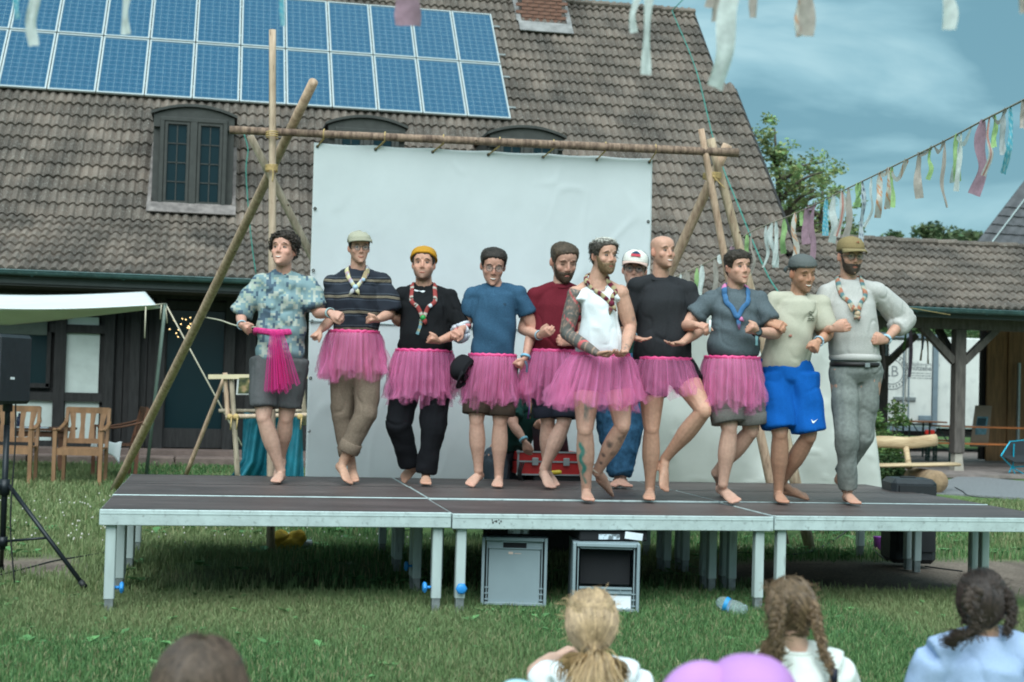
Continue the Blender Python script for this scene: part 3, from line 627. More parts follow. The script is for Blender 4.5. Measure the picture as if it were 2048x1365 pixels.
for x, y in ((13.43, 15.22), (17.4, 15.22), (13.60, 18.6), (11.2, 15.22)):
    mb = MB(); mb.box((x, y, 1.43), (.20, .20, 2.18), bev=.012); po = mb.build('post', OAK, pav)
    mb = MB(); mb.loft([(x, y, .03), (x, y, .345)], [.13, .095], n=4, sides=[(np.array([.7071, .7071, 0]), np.array([-.7071, .7071, 0]))]*2); mb.build('plinth', mat('pale_stone', (.34, .31, .26), .9, .15, 8, bump=.2), po)
    for sx in (-1, 1):
        mb = MB(); mb.bar((x+sx*.09, y, 1.95), (x+sx*.72, y, 2.55), .12, .12, (0, 1, 0)); mb.build('brace', OAK, po)
    mb = MB(); mb.bar((x, y+.1, 1.95), (x, y+.75, 2.55), .11, .11, (1, 0, 0)); mb.build('brace', OAK, po)
for x in (11.3, 12.3, 13.3, 14.3, 15.3, 16.3):
    mb = MB(); mb.bar(pav_pt(x, .1, -.16), pav_pt(x, PL, -.16), .09, .14, nP); mb.build('rafter', OAK, pav)
# timber-clad shed wall standing at the back right of the pavilion
shed = thing('timber_shed', 'brown vertical-board shed wall at the back right of the pavilion', 'shed', (16.6, 18.3, 0))
BRD = mat('brown_boards', (0.215, 0.118, 0.052), .75, .3, 5, bump=.25, bscale=40, stretch=(5, 5, .4))
x_l = ony(1968, 760, 18.6)[0]
for k in range(12):
    x = x_l+.17+k*.235; mb = MB(); mb.box((x, 18.6+(k % 2)*.03, 1.45), (.232, .04, 2.8), bev=.006); mb.build('board', BRD, shed)
mb = MB(); mb.box((x_l+1.5, 18.75, 1.45), (3.0, .10, 2.75)); mb.build('wall_core', UNDER, shed)
p = ony(2036, 800, 18.5); mb = MB(); mb.tube([(p[0], 18.48, .1), (p[0], 18.48, 2.05)], .035, 8); mb.build('downpipe', STEEL, shed)
# neighbouring roof far right
nb = thing('neighbour_house', 'grey tiled roof with a lightning rod wire at the right edge', 'house', (24, 26, 0))
NT = mat('grey_roof_tile', (0.085, 0.086, 0.092), .8, .22, 3, bump=.3, bscale=30)
a0, a1 = at(1938, 506, 46), at(2062, 345, 48.5); pl_n = unit(np.cross(np.array([1.0, .12, 0]), a1-a0)); sx_ = np.array([1.0, .12, 0])
mb = MB(); up_ = (a1-a0); up_ = up_-sx_*0
mb.poly([a0-up_*.35, a0-up_*.35+sx_*16, a1+sx_*16, a1], .1, -pl_n if pl_n[2] > 0 else pl_n); nr = mb.build('roof', NT, nb)
Ls = np.linalg.norm(up_); 
for r_ in range(9):                                               # tile courses, each a stepped row
    f0 = -.30+r_*.40/Ls*1.25
    mb = MB(); V = []; F = []; kx = 40
    for i_ in range(kx+1):
        xx = i_*.2; hz = .025*abs(math.sin(i_*math.pi/2)) if i_ % 2 else 0
        o_ = pl_n*(1 if pl_n[2] > 0 else -1)
        V += [a0+up_*f0+sx_*xx+o_*(.07+hz), a0+up_*(f0+.46/Ls*1.25)+sx_*xx+o_*(.02+hz), a0+up_*f0+sx_*xx+o_*(.0+hz)]
    for i_ in range(kx): a_ = i_*3; F += [[a_, a_+3, a_+4, a_+1], [a_+2, a_+5, a_+3, a_]]
    mb.add(V, F); mb.build('tile_course', NT, nr)
o_ = pl_n*(1 if pl_n[2] > 0 else -1)
mb = MB(); mb.tube([a0+sx_*.5-up_*.2+o_*.13, a1+sx_*.5+o_*.13], .02, 6); mb.build('lightning_wire', ALU, nb)
mb = MB(); mb.box((a0[0]+9, a0[1]+5, 1.5), (14, 6, 3.2)); mb.build('wall', INFILL, nb)

# white box trailer behind the pavilion: rear doors with a round crest and firm's lettering
TX0, TX1, TY = ony(1752, 700, 22.5)[0], ony(1874, 700, 22.5)[0], 22.5
truck = thing('box_trailer', 'white box trailer with grey door frame parked behind the pavilion', 'trailer', ((TX0+TX1)/2, TY+2, 0))
TWH = mat('trailer_white', (0.60, 0.62, 0.58), .55, .06, 2, dirt=((0.42, 0.44, 0.42), 3, .55, .8)); TGR = mat('trailer_grey', (0.16, 0.21, 0.24), .5, .1)
zt, zb_ = 2.72, .62; wd = TX1-TX0
mb = MB(); mb.box(((TX0+TX1)/2+2.4, TY+1.6, (zt+zb_)/2), (wd+4.8-.06, 3.0, zt-zb_-.04), bev=.03); mb.build('body', TWH, truck)
for k, (xa, xb) in enumerate(((TX0+.03, TX0+wd*.49), (TX0+wd*.51, TX1-.10))):
    mb = MB(); mb.box(((xa+xb)/2, TY+.05, (zt+zb_)/2-.03), (xb-xa, .06, zt-zb_-.2), bev=.01); dd = mb.build('rear_door', TWH, truck)
    mb = MB(); xq = xb-.05 if k == 0 else xa+.05; mb.tube([(xq, TY-.01, zb_+.1), (xq, TY-.01, zt-.15)], .016, 8); mb.build('locking_bar', TGR, dd)
    mb = MB(); mb.box((xq+(-.12 if k == 0 else .06), TY, 1.25), (.24, .05, .09), bev=.01); mb.build('latch', STEEL, dd)
mb = MB(); mb.box(((TX0+TX1)/2, TY+.04, zt-.02), (wd, .12, .10)); mb.box((TX1-.03, TY+.04, (zt+zb_)/2), (.12, .13, zt-zb_)); mb.box((TX0-.02, TY+.04, (zt+zb_)/2), (.06, .13, zt-zb_)); mb.box(((TX0+TX1)/2, TY+.05, zb_-.05), (wd, .14, .10)); mb.build('door_frame', TGR, truck)
mb = MB(); mb.box(((TX0+TX1)/2+2, TY+1.5, zb_-.16), (wd+3.4, 2.2, .14)); mb.build('chassis', MATS['dark_scrap'], truck)
for y in (TY+.9, TY+1.9):
    mb = MB(); mb.loft([((TX0+.25), y, .33), ((TX0+.45), y, .33)], .33, n=18, ref=UP); w_ = mb.build('wheel', MATS['dark_scrap'], truck)
RED = mat('tail_lamp_red', (0.45, 0.03, 0.02), .3, .05); mb = MB(); mb.box((TX1-.16, TY-.03, .50), (.22, .05, .10)); mb.build('tail_lamp', RED, truck)
mb = MB(); mb.box((TX1-.3, TY-.06, .82), (.32, .05, .12), bev=.02); mb.build('step_bumper', TGR, truck)
INK = mat('grey_print', (0.20, 0.22, 0.22), .6, .05)
def text(body, size, loc, parent, mt, rot=(R(90), 0, 0), name='lettering', align='CENTER', bold=0.0, ext=0.002):
    cu = bpy.data.curves.new(name, 'FONT'); cu.body = body; cu.size = size; cu.align_x = align; cu.align_y = 'CENTER'; cu.extrude = ext; cu.offset = bold; cu.materials.append(mt); cu.resolution_u = 2
    o = bpy.data.objects.new('tmp', cu); col.objects.link(o); o.rotation_euler = rot; bpy.context.view_layer.update()
    me = bpy.data.meshes.new_from_object(o.evaluated_get(bpy.context.evaluated_depsgraph_get())); me.transform(Matrix.Translation(loc) @ Matrix.LocRotScale(None, o.rotation_euler, None)); me.name = name
    bpy.data.objects.remove(o); return link(name, me, parent)
xq = ony(1850, 740, TY)[0]; q = lambda x, y: ony(x, y, TY-.015)
c_ = q(1843, 729); text('Getränkevertrieb', .135, (c_[0], TY+.017, c_[2]), truck, INK)
c_ = q(1843, 737); text('Schützeberg', .16, (c_[0], TY+.017, c_[2]), truck, INK, bold=.004)
mb = MB(); g = np.random.default_rng(77)                            # three lines of small print, too fine to read
for y, L in ((747, 1.0), (752, 1.25), (757, 1.0)):
    c_ = q(1843, y); x = c_[0]-.33*L
    while x < c_[0]+.33*L: w_ = g.uniform(.015, .04); mb.box((x+w_/2, TY+.018, c_[2]), (w_, .003, g.uniform(.02, .034))); x += w_+g.uniform(.006, .025)
mb.build('small_print', INK, truck)
c_ = q(1785, 744); cc = np.array([c_[0], TY+.016, c_[2]]); mb = MB()
for rr_ in (.40, .28):
    P_ = [cc+np.array([math.cos(t)*rr_, 0, math.sin(t)*rr_]) for t in np.linspace(0, 2*math.pi, 33)]; mb.tube(P_, .010, 4)
for k in range(26):
    t = k/26*2*math.pi; mb.box(cc+np.array([math.cos(t)*.34, 0, math.sin(t)*.34]), (.035, .004, .05), M=np.array(Matrix.Rotation(-t+math.pi/2, 3, 'Y')))
mb.build('crest', INK, truck); text('LB', .36, tuple(cc+np.array([-.02, 0, .0])), truck, INK)
# coloured ribbons hanging from the pavilion beam before the trailer
def ribbon(P, w, colf, side=None, n=None, thick=.0016, wav=.0, seed=0):
    """a strip of cloth with thickness along path P; colf(t, s) -> colour"""
    P = np.asarray(P, float); k = len(P); g = np.random.default_rng(seed); V = []; F = []; C = []; m_ = 4
    side = np.array([1.0, 0, 0]) if side is None else np.asarray(side, float)
    tw = g.uniform(-.6, .6); ph = g.uniform(0, 6)
    w = np.broadcast_to(w, k)
    for i_ in range(k):
        t = i_/(k-1); d = unit(P[min(i_+1, k-1)]-P[max(i_-1, 0)]); a_ = tw*t+.35*math.sin(ph+t*5)
        s0 = unit(side-np.dot(side, d)*d); n0 = np.cross(d, s0); s_ = s0*math.cos(a_)+n0*math.sin(a_); nn = np.cross(d, s_)
        for j_ in range(m_+1):
            u = j_/m_-.5; V.append(P[i_]+s_*u*w[i_]+nn*wav*math.cos(u*9+t*6+ph)); C.append(colf(t, u))
    for i_ in range(k-1):
        for j_ in range(m_): a_ = i_*(m_+1)+j_; F.append([a_, a_+1, a_+m_+2, a_+m_+1])
    return np.array(V), F, np.array(C)
CLOTH = attrmat('strip_cloth', rough=.9, spec=.1, var=.12, scale=60, trans=.35)
def solid(me_o, t=.0015):
    s_ = me_o.modifiers.new('thick', 'SOLIDIFY'); s_.thickness = t; return me_o
def plain(c, v=.06):
    return lambda t, u: np.array(c)*(1+v*math.sin(t*17+u*3))
hang = [((1811, 645), (1807, 700), .05, (.12, .25, .08)), ((1821, 660), (1819, 755), .07, (.30, .22, .30)), ((1844, 655), (1841, 722), .05, (.28, .22, .12)), ((1851, 650), (1856, 728), .06, (.30, .26, .18)), ((1765, 690), (1768, 758), .05, (.25, .2, .2)), ((1772, 690), (1772, 712), .05, (.3, .35, .4)), ((1847, 650), (1844, 700), .04, (.10, .16, .30))]
hg = thing('ribbon_garland', 'dull coloured ribbons hanging under the pavilion beam before the white trailer', 'garland', ony(1815, 640, 17))
mb = MB(); mb.tube([ony(1740, 636, 17), ony(1880, 642, 17)], .008, 5); mb.build('cord', mat('twine', (0.35, 0.29, 0.18), .9), hg)
for k, (a_, b_, w_, c_) in enumerate(hang):
    A_, B_ = ony(*a_, 17), ony(*b_, 17); V, F, C = ribbon(catmull([A_, (A_+B_)/2+[.02, 0, 0], B_], 5), w_, plain(c_), seed=k); me = mesh_from('strip', V, F, CLOTH, True, C); link('strip', me, hg)

# beer tables and benches, armchair, cardboard sheet, log bench, camp chair
ORANGE = mat('varnished_pine', (0.42, 0.135, 0.04), .35, .2, 5, stretch=(.5, 5, 5)); GRNST = mat('green_steel', (0.015, 0.05, 0.035), .5, .1)
def beer_bench(label, a, b, zt, wdt, name='beer_table', cat='table'):
    a, b = np.asarray(a, float), np.asarray(b, float); d = unit(b-a); s_ = np.array([-d[1], d[0], 0])
    t = thing(name, label, cat, ((a+b)/2*[1, 1, 0]), 'beer tables and benches')
    mb = MB(); mb.bar(a*[1, 1, 0]+[0, 0, zt-.015], b*[1, 1, 0]+[0, 0, zt-.015], wdt, .03); mb.build('top_board', ORANGE, t)
    for p in (a+d*.35, b-d*.35):
        for q in (-1, 1):
            mb = MB(); p0 = p*[1, 1, 0]+s_*q*wdt*.38; mb.bar([*p0[:2], zt-.03], [*p0[:2], .02], .03, .03); mb.build('leg', GRNST, t)
        mb = MB(); mb.bar([*(p-s_*wdt*.38)[:2], .12], [*(p+s_*wdt*.38)[:2], .12], .025, .025); mb.bar([*p[:2], .3], [*(p+d*(.4 if p is a else -.3))[:2], zt-.05], .02, .02); mb.build('leg_brace', GRNST, t)
beer_bench('near orange beer table under the pavilion behind the post', ony(1872, 848, 17.3)*[1, 1, 0], ony(2120, 846, 17.0)*[1, 1, 0], .78, .5)
beer_bench('orange beer bench before the near table under the pavilion', ony(1872, 875, 16.6)*[1, 1, 0], ony(2120, 874, 16.3)*[1, 1, 0], .48, .25, 'beer_bench', 'bench')
beer_bench('far orange beer table before the white trailer', ony(1780, 836, 20.2)*[1, 1, 0], ony(1886, 832, 20.0)*[1, 1, 0], .80, .6)
beer_bench('orange beer bench in front of the far table', ony(1820, 866, 18.6)*[1, 1, 0], ony(1906, 862, 18.4)*[1, 1, 0], .47, .25, 'beer_bench', 'bench')
CARD = mat('cardboard', (0.27, 0.20, 0.145), .85, .1, 4)
c0 = ony(1945, 894, 18.1); t = thing('cardboard_sheet', 'tall brown cardboard sheet with blue print leaning on the shed', 'cardboard', c0*[1, 1, 0])
mb = MB(); A_, B_, C_, D_ = ony(1940, 893, 18.05), ony(1976, 893, 18.05), ony(1984, 812, 18.4), ony(1951, 811, 18.4); nn = unit(np.cross(B_-A_, D_-A_)); mb.poly([A_, B_, C_, D_], .02, -nn); mb.build('sheet', CARD, t)
mb = MB(); f_ = lambda u, v: A_+(B_-A_)*u+(D_-A_)*v+nn*.004; mb.poly([f_(.18, .28), f_(.80, .28), f_(.80, .72), f_(.18, .72)], .003, nn); pr = mb.build('printed_panel', mat('blue_print', (0.12, 0.24, 0.28), .6, .3, 9), t)
mb = MB(); mb.poly([f_(.22, .50)+nn*.004, f_(.70, .50)+nn*.004, f_(.70, .68)+nn*.004, f_(.22, .68)+nn*.004], .003, nn); mb.build('dark_panel', mat('dark_print', (0.02, 0.05, 0.06), .6), pr)
LOG = mat('split_log', (0.46, 0.31, 0.175), .8, .25, 5, bump=.4, bscale=30, stretch=(.6, 3, 3), c2=(0.60, 0.45, 0.28)); BARKY = mat('log_bark', (0.30, 0.20, 0.12), .9, .3, 7, bump=.5, bscale=40)
lb = thing('log_bench', 'rustic bench of split pale logs beside the pavilion', 'bench', onz(1815, 955))
Yb = 10.9
def lp(x, y, dy=0): return ony(x, y, Yb+dy)
mb = MB(); mb.loft(catmull([lp(1690, 888), lp(1760, 884), lp(1820, 886), lp(1873, 880)], 4), .045, .085, UP, 12); mb.build('backrest', LOG, lb, True)
mb = MB(); mb.loft(catmull([lp(1690, 932, -.35), lp(1790, 931, -.35), lp(1912, 929, -.35)], 4), .16, .03, UP, 12); mb.build('seat', LOG, lb, True)
for xx in (1700, 1812):
    mb = MB(); mb.loft([lp(xx+6, 936, -.15), lp(xx+3, 915, -.05), lp(xx-3, 884, .03)], [.05, .04, .05], n=9); mb.build('back_support', LOG, lb, True)
for xx in (1700, 1850):
    c_ = onz(xx, 972); c_[1] = Yb-.35; mb = MB(); x_ = lp(xx, 950, -.35)[0]
    mb.loft([(x_, Yb-.75, .15), (x_, Yb-.72, .15), (x_, Yb-.0, .15)], [.145, .155, .155], n=16, ref=UP); mb.build('log_foot', BARKY, lb, True)
TEALF = mat('teal_frame', (0.0, 0.36, 0.52), .35, .05, metal=.3); BLKC = mat('black_mesh_cloth', (0.018, 0.022, 0.025), .85)
cc0 = onz(2040, 952); cch = thing('camp_chair', 'folding camp chair with black seat and bright blue frame at right edge', 'camp chair', cc0); Yc = cc0[1]
kp = lambda x, y, dy=0: ony(x, y, Yc+dy)
mb = MB(); P_ = [kp(2002, 912), kp(2020, 884, .1), kp(2060, 880, .15), kp(2085, 905, .1), kp(2080, 925, -.1), kp(2030, 926, -.15)]; V = P_; cen = sum(P_)/6-np.array([0, -.05, .06])
mb.add(P_+[cen], [[i_, (i_+1) % 6, 6] for i_ in range(6)]); solid(mb.build('seat', BLKC, cch), .01)
mb = MB()
for a_, b_ in (((2002, 912), (2024, 935)), ((2024, 935), (2032, 953)), ((2024, 935), (2085, 930)), ((2026, 936), (2060, 956)), ((2018, 946), (2026, 930)), ((2028, 888), (2026, 936))): mb.tube([kp(*a_), kp(*b_)], .011, 7)
mb.tube(P_[:3], .012, 7); mb.build('frame', TEALF, cch)

# ================================================================== trees and shrubs
LEAF = attrmat('tree_leaf', rough=.6, spec=.25, var=.2, scale=3, trans=.3)
BARK = mat('tree_bark', (0.09, 0.07, 0.055), .9, .3, 6, bump=.4)
def leaf_cloud(clumps, per, leaf, seed, base, var=.35, flat=.7):
    """clumps: (centre, radius). small two-triangle leaves spread through each clump, thinner towards its rim"""
    g = np.random.default_rng(seed); Cn = np.array([c for c, r in clumps]); Rr = np.array([r for c, r in clumps]); K = len(clumps); N = K*per
    idx = np.repeat(np.arange(K), per); d = g.normal(size=(N, 3)); d /= np.linalg.norm(d, axis=1)[:, None]; rad = Rr[idx]*g.random(N)**.55
    P0 = Cn[idx]+d*rad[:, None]*np.array([1, 1, flat])
    a = g.normal(size=(N, 3)); a /= np.linalg.norm(a, axis=1)[:, None]; a[:, 2] *= .6; b_ = np.cross(a, g.normal(size=(N, 3))); b_ /= np.linalg.norm(b_, axis=1)[:, None]
    L = leaf*g.uniform(.6, 1.5, N)[:, None]; V = np.stack([P0-a*L, P0+b_*L*.42, P0+a*L, P0-b_*L*.42], 1).reshape(-1, 3)
    F = np.arange(N*4).reshape(-1, 4)
    tone = g.uniform(1-var, 1+var, (K, 1))[idx]*g.uniform(.7, 1.3, (N, 1)); cc = np.array(base)*tone; cc[:, 0] *= g.uniform(.8, 1.35, N)
    return V, F, np.repeat(cc, 4, axis=0)
def tree(label, base, height, spread, seed, leafsize, basec, nlimb=14, per=110, trunk_r=.16, clump=.45, crown_lo=.25, name='tree', group=None, openness=1.0, top_pts=None):
    g = np.random.default_rng(seed); base = np.asarray(base, float); t = thing(name, label, 'tree', base, group)
    P_ = catmull([base, base+[g.normal(0, .1), 0, height*.35], base+[g.normal(0, .2), g.normal(0, .2), height*.7], base+[g.normal(0, .15), 0, height*.97]], 5)
    mb = MB(); mb.loft(P_, np.linspace(trunk_r, .02, len(P_)), n=9); mb.build('trunk', BARK, t, True)
    clumps = []; mb = MB()
    for k in range(nlimb):
        f = crown_lo+(1-crown_lo)*(k+g.random())/nlimb; p0 = P_[int(f*.92*(len(P_)-1))]; a = g.uniform(0, 6.28) if k % 3 else g.choice([0, math.pi])+g.normal(0, .4)
        L = spread*(1.0-.75*abs((f-crown_lo)/(1-crown_lo)-.35)**1.2)*g.uniform(.6, 1.1); e_ = p0+np.array([math.cos(a)*L, math.sin(a)*L, L*g.uniform(.15, .7)])
        Q = catmull([p0, (p0+e_)/2+[0, 0, .12*L], e_], 4); mb.loft(Q, np.linspace(trunk_r*.35, .012, len(Q)), n=6)
        for f2 in (.45, .7, .9, 1.05): clumps.append((p0+(e_-p0)*f2+g.normal(0, .16*L, 3)*[1, 1, .7], clump*g.uniform(.55, 1.2)*openness))
    for q in range(4): clumps.append((P_[-1]+g.normal(0, .25, 3), clump*.6))
    mb.build('limbs', BARK, t, True)
    V, F, C = leaf_cloud(clumps, per, leafsize, seed+1, basec); link('crown', mesh_from('crown', V, F, LEAF, False, C), t)
    return t
tb = at(1548, 900, 31); tb[2] = 0; hT = at(1548, 236, 31)[2]
tree('tall light green tree with open crown rising behind the house gable', tb, hT, 1.6, 31, .058, (0.22, 0.31, 0.13), nlimb=36, per=52, clump=.30, crown_lo=.35, group='trees behind the roofs')
tb2 = at(1625, 900, 33); tb2[2] = 0
tree('smaller leafy tree right of the tall open-crowned one, behind the low roof', tb2, at(1625, 360, 33)[2], 1.4, 35, .058, (0.20, 0.28, 0.115), nlimb=26, per=62, clump=.34, crown_lo=.35, group='trees behind the roofs')
tb2 = at(1520, 900, 34); tb2[2] = 0
tree('dense dark tree low behind the gable end', tb2, at(1530, 395, 34)[2], 1.9, 36, .07, (0.15, 0.22, 0.09), nlimb=18, per=100, clump=.5, crown_lo=.3, group='trees behind the roofs')
for px, py, dd, sp_, sd_, lb_ in ((1845, 452, 60, 2.6, 41, 'rounded distant tree above the low roof, left of the grey gable'), (1940, 470, 62, 1.8, 42, 'small distant tree next to the grey gable roof'), (1780, 478, 64, 2.6, 43, 'low distant tree just showing over the pavilion ridge'), (1690, 462, 62, 2.4, 44, 'distant tree between the leafy tree and the bunting'), (1890, 482, 66, 2.2, 45, 'faint treetop between the two distant trees')):
    b0 = at(px, 850, dd); b0[2] = 0; tree(lb_, b0, at(px, py, dd)[2], sp_, sd_, .13, (0.085, 0.135, 0.06), nlimb=16, per=170, clump=.85, crown_lo=.45, trunk_r=.2, group='distant trees over the pavilion')
def shrub(label, c, r, h, seed, leaf, basec, per=160):
    g = np.random.default_rng(seed); t = thing('shrub', label, 'shrub', c); cl = []
    mb = MB()
    for k in range(9):
        a = g.uniform(0, 6.28); e_ = np.array(c)+[math.cos(a)*r*g.random(), math.sin(a)*r*g.random(), h*g.uniform(.4, 1)]; mb.loft([np.array(c), (np.array(c)+e_)/2+[0, 0, .1], e_], [.015, .01, .004], n=5)
        cl += [(e_, r*.42), ((np.array(c)*.4+e_*.6), r*.5)]
    mb.build('stems', BARK, t); V, F, C = leaf_cloud(cl, per, leaf, seed, basec); link('foliage', mesh_from('foliage', V, F, LEAF, False, C), t)
shrub('green shrub behind the log bench, beside the white cloth', lp(1775, 940, .9)*[1, 1, 0], .42, 1.15, 51, .04, (0.11, 0.19, 0.06))
shrub('low dark shrub under the log bench', lp(1790, 960, .35)*[1, 1, 0], .40, .5, 52, .035, (0.06, 0.11, 0.04))
# hedge band behind the pavilion so that greenery shows under its roof
V, F, C = leaf_cloud([((x, 30+vn, 2.6+.5*math.sin(x)), 1.3) for x, vn in zip(np.linspace(13, 34, 26), np.sin(np.arange(26))*.8)], 330, .11, 61, (0.055, 0.11, 0.04)); o = link('hedge', mesh_from('hedge', V, F, LEAF, False, C)); tag(o, 'leafy green hedge far behind the trailer', 'hedge', kind='stuff')
V, F, C = leaf_cloud([((x, 62+vn, 1.6), 2.2) for x, vn in zip(np.linspace(-5, 80, 60), np.sin(np.arange(60))*2)], 150, .25, 62, (0.05, 0.095, 0.036)); o = link('far_hedge', mesh_from('far_hedge', V, F, LEAF, False, C)); tag(o, 'distant dark green wood closing the horizon', 'wood', kind='stuff')

# ================================================================== pole frame with projection canvas
def wood(name, c, c2, kn=.3): return mat(name, c, .8, .22, 5, c2=c2, bump=.35, bscale=50, stretch=(6, 6, .9), dirt=((0.07, 0.045, 0.03), 9, .66, .76))
PEEL = wood('peeled_pole', (0.52, 0.375, 0.265), (0.62, 0.47, 0.345)); BROWN = wood('brown_pole', (0.46, 0.295, 0.20), (0.62, 0.44, 0.31)); REDB = wood('red_bark_pole', (0.13, 0.080, 0.058), (0.36, 0.245, 0.175)); GREYP = wood('grey_pole', (0.36, 0.285, 0.205), (0.50, 0.41, 0.31))
def pole(name, label, a, b, ra, rb, mt, seed=0, group='poles of the canvas frame', knots=6):
    g = np.random.default_rng(seed); a, b = np.asarray(a, float), np.asarray(b, float); k = 14; f = np.linspace(0, 1, k)[:, None]; L = np.linalg.norm(b-a)
    P_ = a+(b-a)*f; s_, t_ = frame_for(b-a); w = np.sin(f*math.pi)*.012*L/3; P_ = P_+s_*w*g.normal()+t_*w*g.normal()
    rr_ = np.linspace(ra, rb, k)*(1+g.normal(0, .03, k)); tg = thing(name, label, 'pole', (a if a[2] < b[2] else b)*[1, 1, 1], group)
    mb = MB(); mb.loft(P_, rr_, n=12); mb.build('trunk', mt, tg, True)
    mb = MB()
    for q in range(knots):
        i_ = g.integers(1, k-1); an = g.uniform(0, 6.28); mb.ball(P_[i_]+(s_*math.cos(an)+t_*math.sin(an))*rr_[i_]*.93, rr_[i_]*.28, nu=7, nv=5)
    mb.build('knots', mat('knot_wood', (0.10, 0.06, 0.035), .8), tg, True); return tg
ROPE = mat('sisal_rope', (0.50, 0.35, 0.15), .9, .2, 60)
def lashing(label, p, axis, r, turns=4, seed=0, tail=True):
    g = np.random.default_rng(seed); s_, t_ = frame_for(axis); ax = unit(axis); mb = MB(); P_ = []
    for k in range(turns*14+1):
        a = k/14*2*math.pi; P_.append(np.asarray(p)+(s_*math.cos(a)+t_*math.sin(a))*r+ax*((k/(turns*14)-.5)*.05))
    mb.tube(P_, .005, 5)
    if tail: q = np.asarray(p)-_f*r; mb.tube(catmull([q, q+_r*.02+[0, 0, -.03], q+_r*.05*g.normal()+[0, 0, -.11]], 4), .005, 5)
    tag(mb.build('lashing', ROPE, None, True), label, 'rope', 'rope lashings')
dL = 11.25; dR = 12.35
pL = at(541, 1103, dL); pole('vertical_pole', 'tall pale peeled pole standing upright at the left of the canvas', [pL[0], pL[1], 0], at(545, 60, dL-.05), .033, .026, PEEL, 1)
gb = onz(228, 982); pole('leaning_pole', 'long brown pole leaning to the upper right across the upright pole', gb, at(627, 164, 10.95), .048, .036, BROWN, 2)
e0, e1 = at(500, 272, 11.33), at(660, 575, 11.9); e2 = e0+(e1-e0)*(e0[2]/(e0[2]-e1[2])); pole('back_pole', 'grey pole leaning down to the right behind the upright pole', e2, e0, .042, .030, GREYP, 3)
x0_, x1_ = at(459, 260, 11.17), at(1475, 306, 12.2); pole('crossbar', 'long reddish-brown horizontal pole carrying the white canvas', x0_, x1_, .030, .036, REDB, 4, knots=10)
r1a, r1b = at(1402, 258, 12.1), at(1544, 964, 12.45); r1g = r1a+(r1b-r1a)*(r1a[2]/(r1a[2]-r1b[2])); pole('right_front_pole', 'brown pole at the right whose top sticks up over the crossbar', r1g, r1a, .045, .027, BROWN, 5)
r2a, r2b = at(1421, 278, 12.35), onz(1620, 1100); pole('right_back_pole', 'flaky barked pole just right of the brown one', r2b, r2a, .05, .035, wood('flaky_pole', (0.36, 0.25, 0.165), (0.52, 0.41, 0.28)), 6)
r3a, r3b = at(1455, 290, 12.3), at(1348, 525, 12.75); r3g = r3a+(r3b-r3a)*(r3a[2]/(r3a[2]-r3b[2])); pole('right_leaning_pole', 'golden brown pole leaning down to the left behind the canvas edge', r3g, r3a, .055, .042, BROWN, 7)
lashing('yellow rope lashing where the left poles cross', at(543, 337, dL-.06), (0, 0, 1), .045, 5, 1)
lashing('rope lashing holding the crossbar to the upright pole', at(544, 270, dL-.06), (0, 0, 1), .045, 3, 2, False)
lashing('yellow rope lashing where the right poles cross', at(1424, 353, 12.2), (0, 0, 1), .075, 4, 3)
# canvas
def canvas_sheet(name, label, TL, TR, BL, BR_, mt, nu=70, nv=60, amp=.012, seed=0, sag=.01, eye=(), cat='canvas'):
    u, v = np.meshgrid(np.linspace(0, 1, nu), np.linspace(0, 1, nv)); u = u.ravel()[:, None]; v = v.ravel()[:, None]
    V = (TL*(1-u)+TR*u)*(1-v)+(BL*(1-u)+BR_*u)*v; nn = unit(np.cross(TR-TL, BL-TL))
    Q = np.hstack([u*7, v*5, u*0]); w = vnoise(Q, .55, seed)*1.2+vnoise(Q*[1, .6, 1], 1.7, seed+5)*.5
    w += .5*np.abs(np.sin(u[:, 0]*math.pi*6))*np.exp(-v[:, 0]*14)
    cz_ = vnoise(np.hstack([u*9+v*2, v*6, u*0]), 1.0, seed+2); w = w-.45*np.exp(-(cz_/.05)**2)*np.clip(vnoise(Q, .8, seed+8)+.4, 0, 1)
    V = V+nn*(w[:, None]*amp)+np.array([0, 0, -1])*sag*np.abs(np.sin(u*math.pi*6))*np.exp(-v*30)
    i_, j_ = np.meshgrid(np.arange(nu-1), np.arange(nv-1)); a_ = (j_*nu+i_).ravel(); F = np.stack([a_, a_+1, a_+1+nu, a_+nu], 1)
    root = thing(name, label, cat, (TL+BR_)/2*[1, 1, 0]+[0, 0, BL[2]]); sh = link('sheet', mesh_from('sheet', V, F, mt, True), root); solid(sh, .002)
    return root, nn
CAN = mat('white_tarp', (0.75, 0.795, 0.805), .75, .03, 3, bump=.10, bscale=240, trans=.12)
TL, TR = at(628, 285, 11.36), at(1305, 317, 12.1); BL = at(610, 962, 11.8); BR_ = at(1293, 985, 12.5)
for q in (BL, BR_): q[2] = .52
cv, cn = canvas_sheet('projection_canvas', 'big white projection canvas hanging from the crossbar behind the performers', TL, TR, BL, BR_, CAN, nu=150, nv=130, amp=.013, seed=1)
EYE = mat('brass_eyelet', (0.09, 0.09, 0.08), .4, .1, metal=.5)
cf = lambda u, v, o_=.006: (TL*(1-u)+TR*u)*(1-v)+(BL*(1-u)+BR_*u)*v-_f*o_
for u, v in [(u, .012) for u in np.linspace(.01, .99, 7)]+[(s_, v) for s_ in (.008, .99) for v in (.19, .37, .52, .69, .85)]:
    mb = MB(); P_ = [cf(u, v)+_r*math.cos(t)*.009+UP*math.sin(t)*.009 for t in np.linspace(0, 2*math.pi, 11)]; mb.tube(P_, .0045, 5); mb.build('eyelet', EYE, cv)
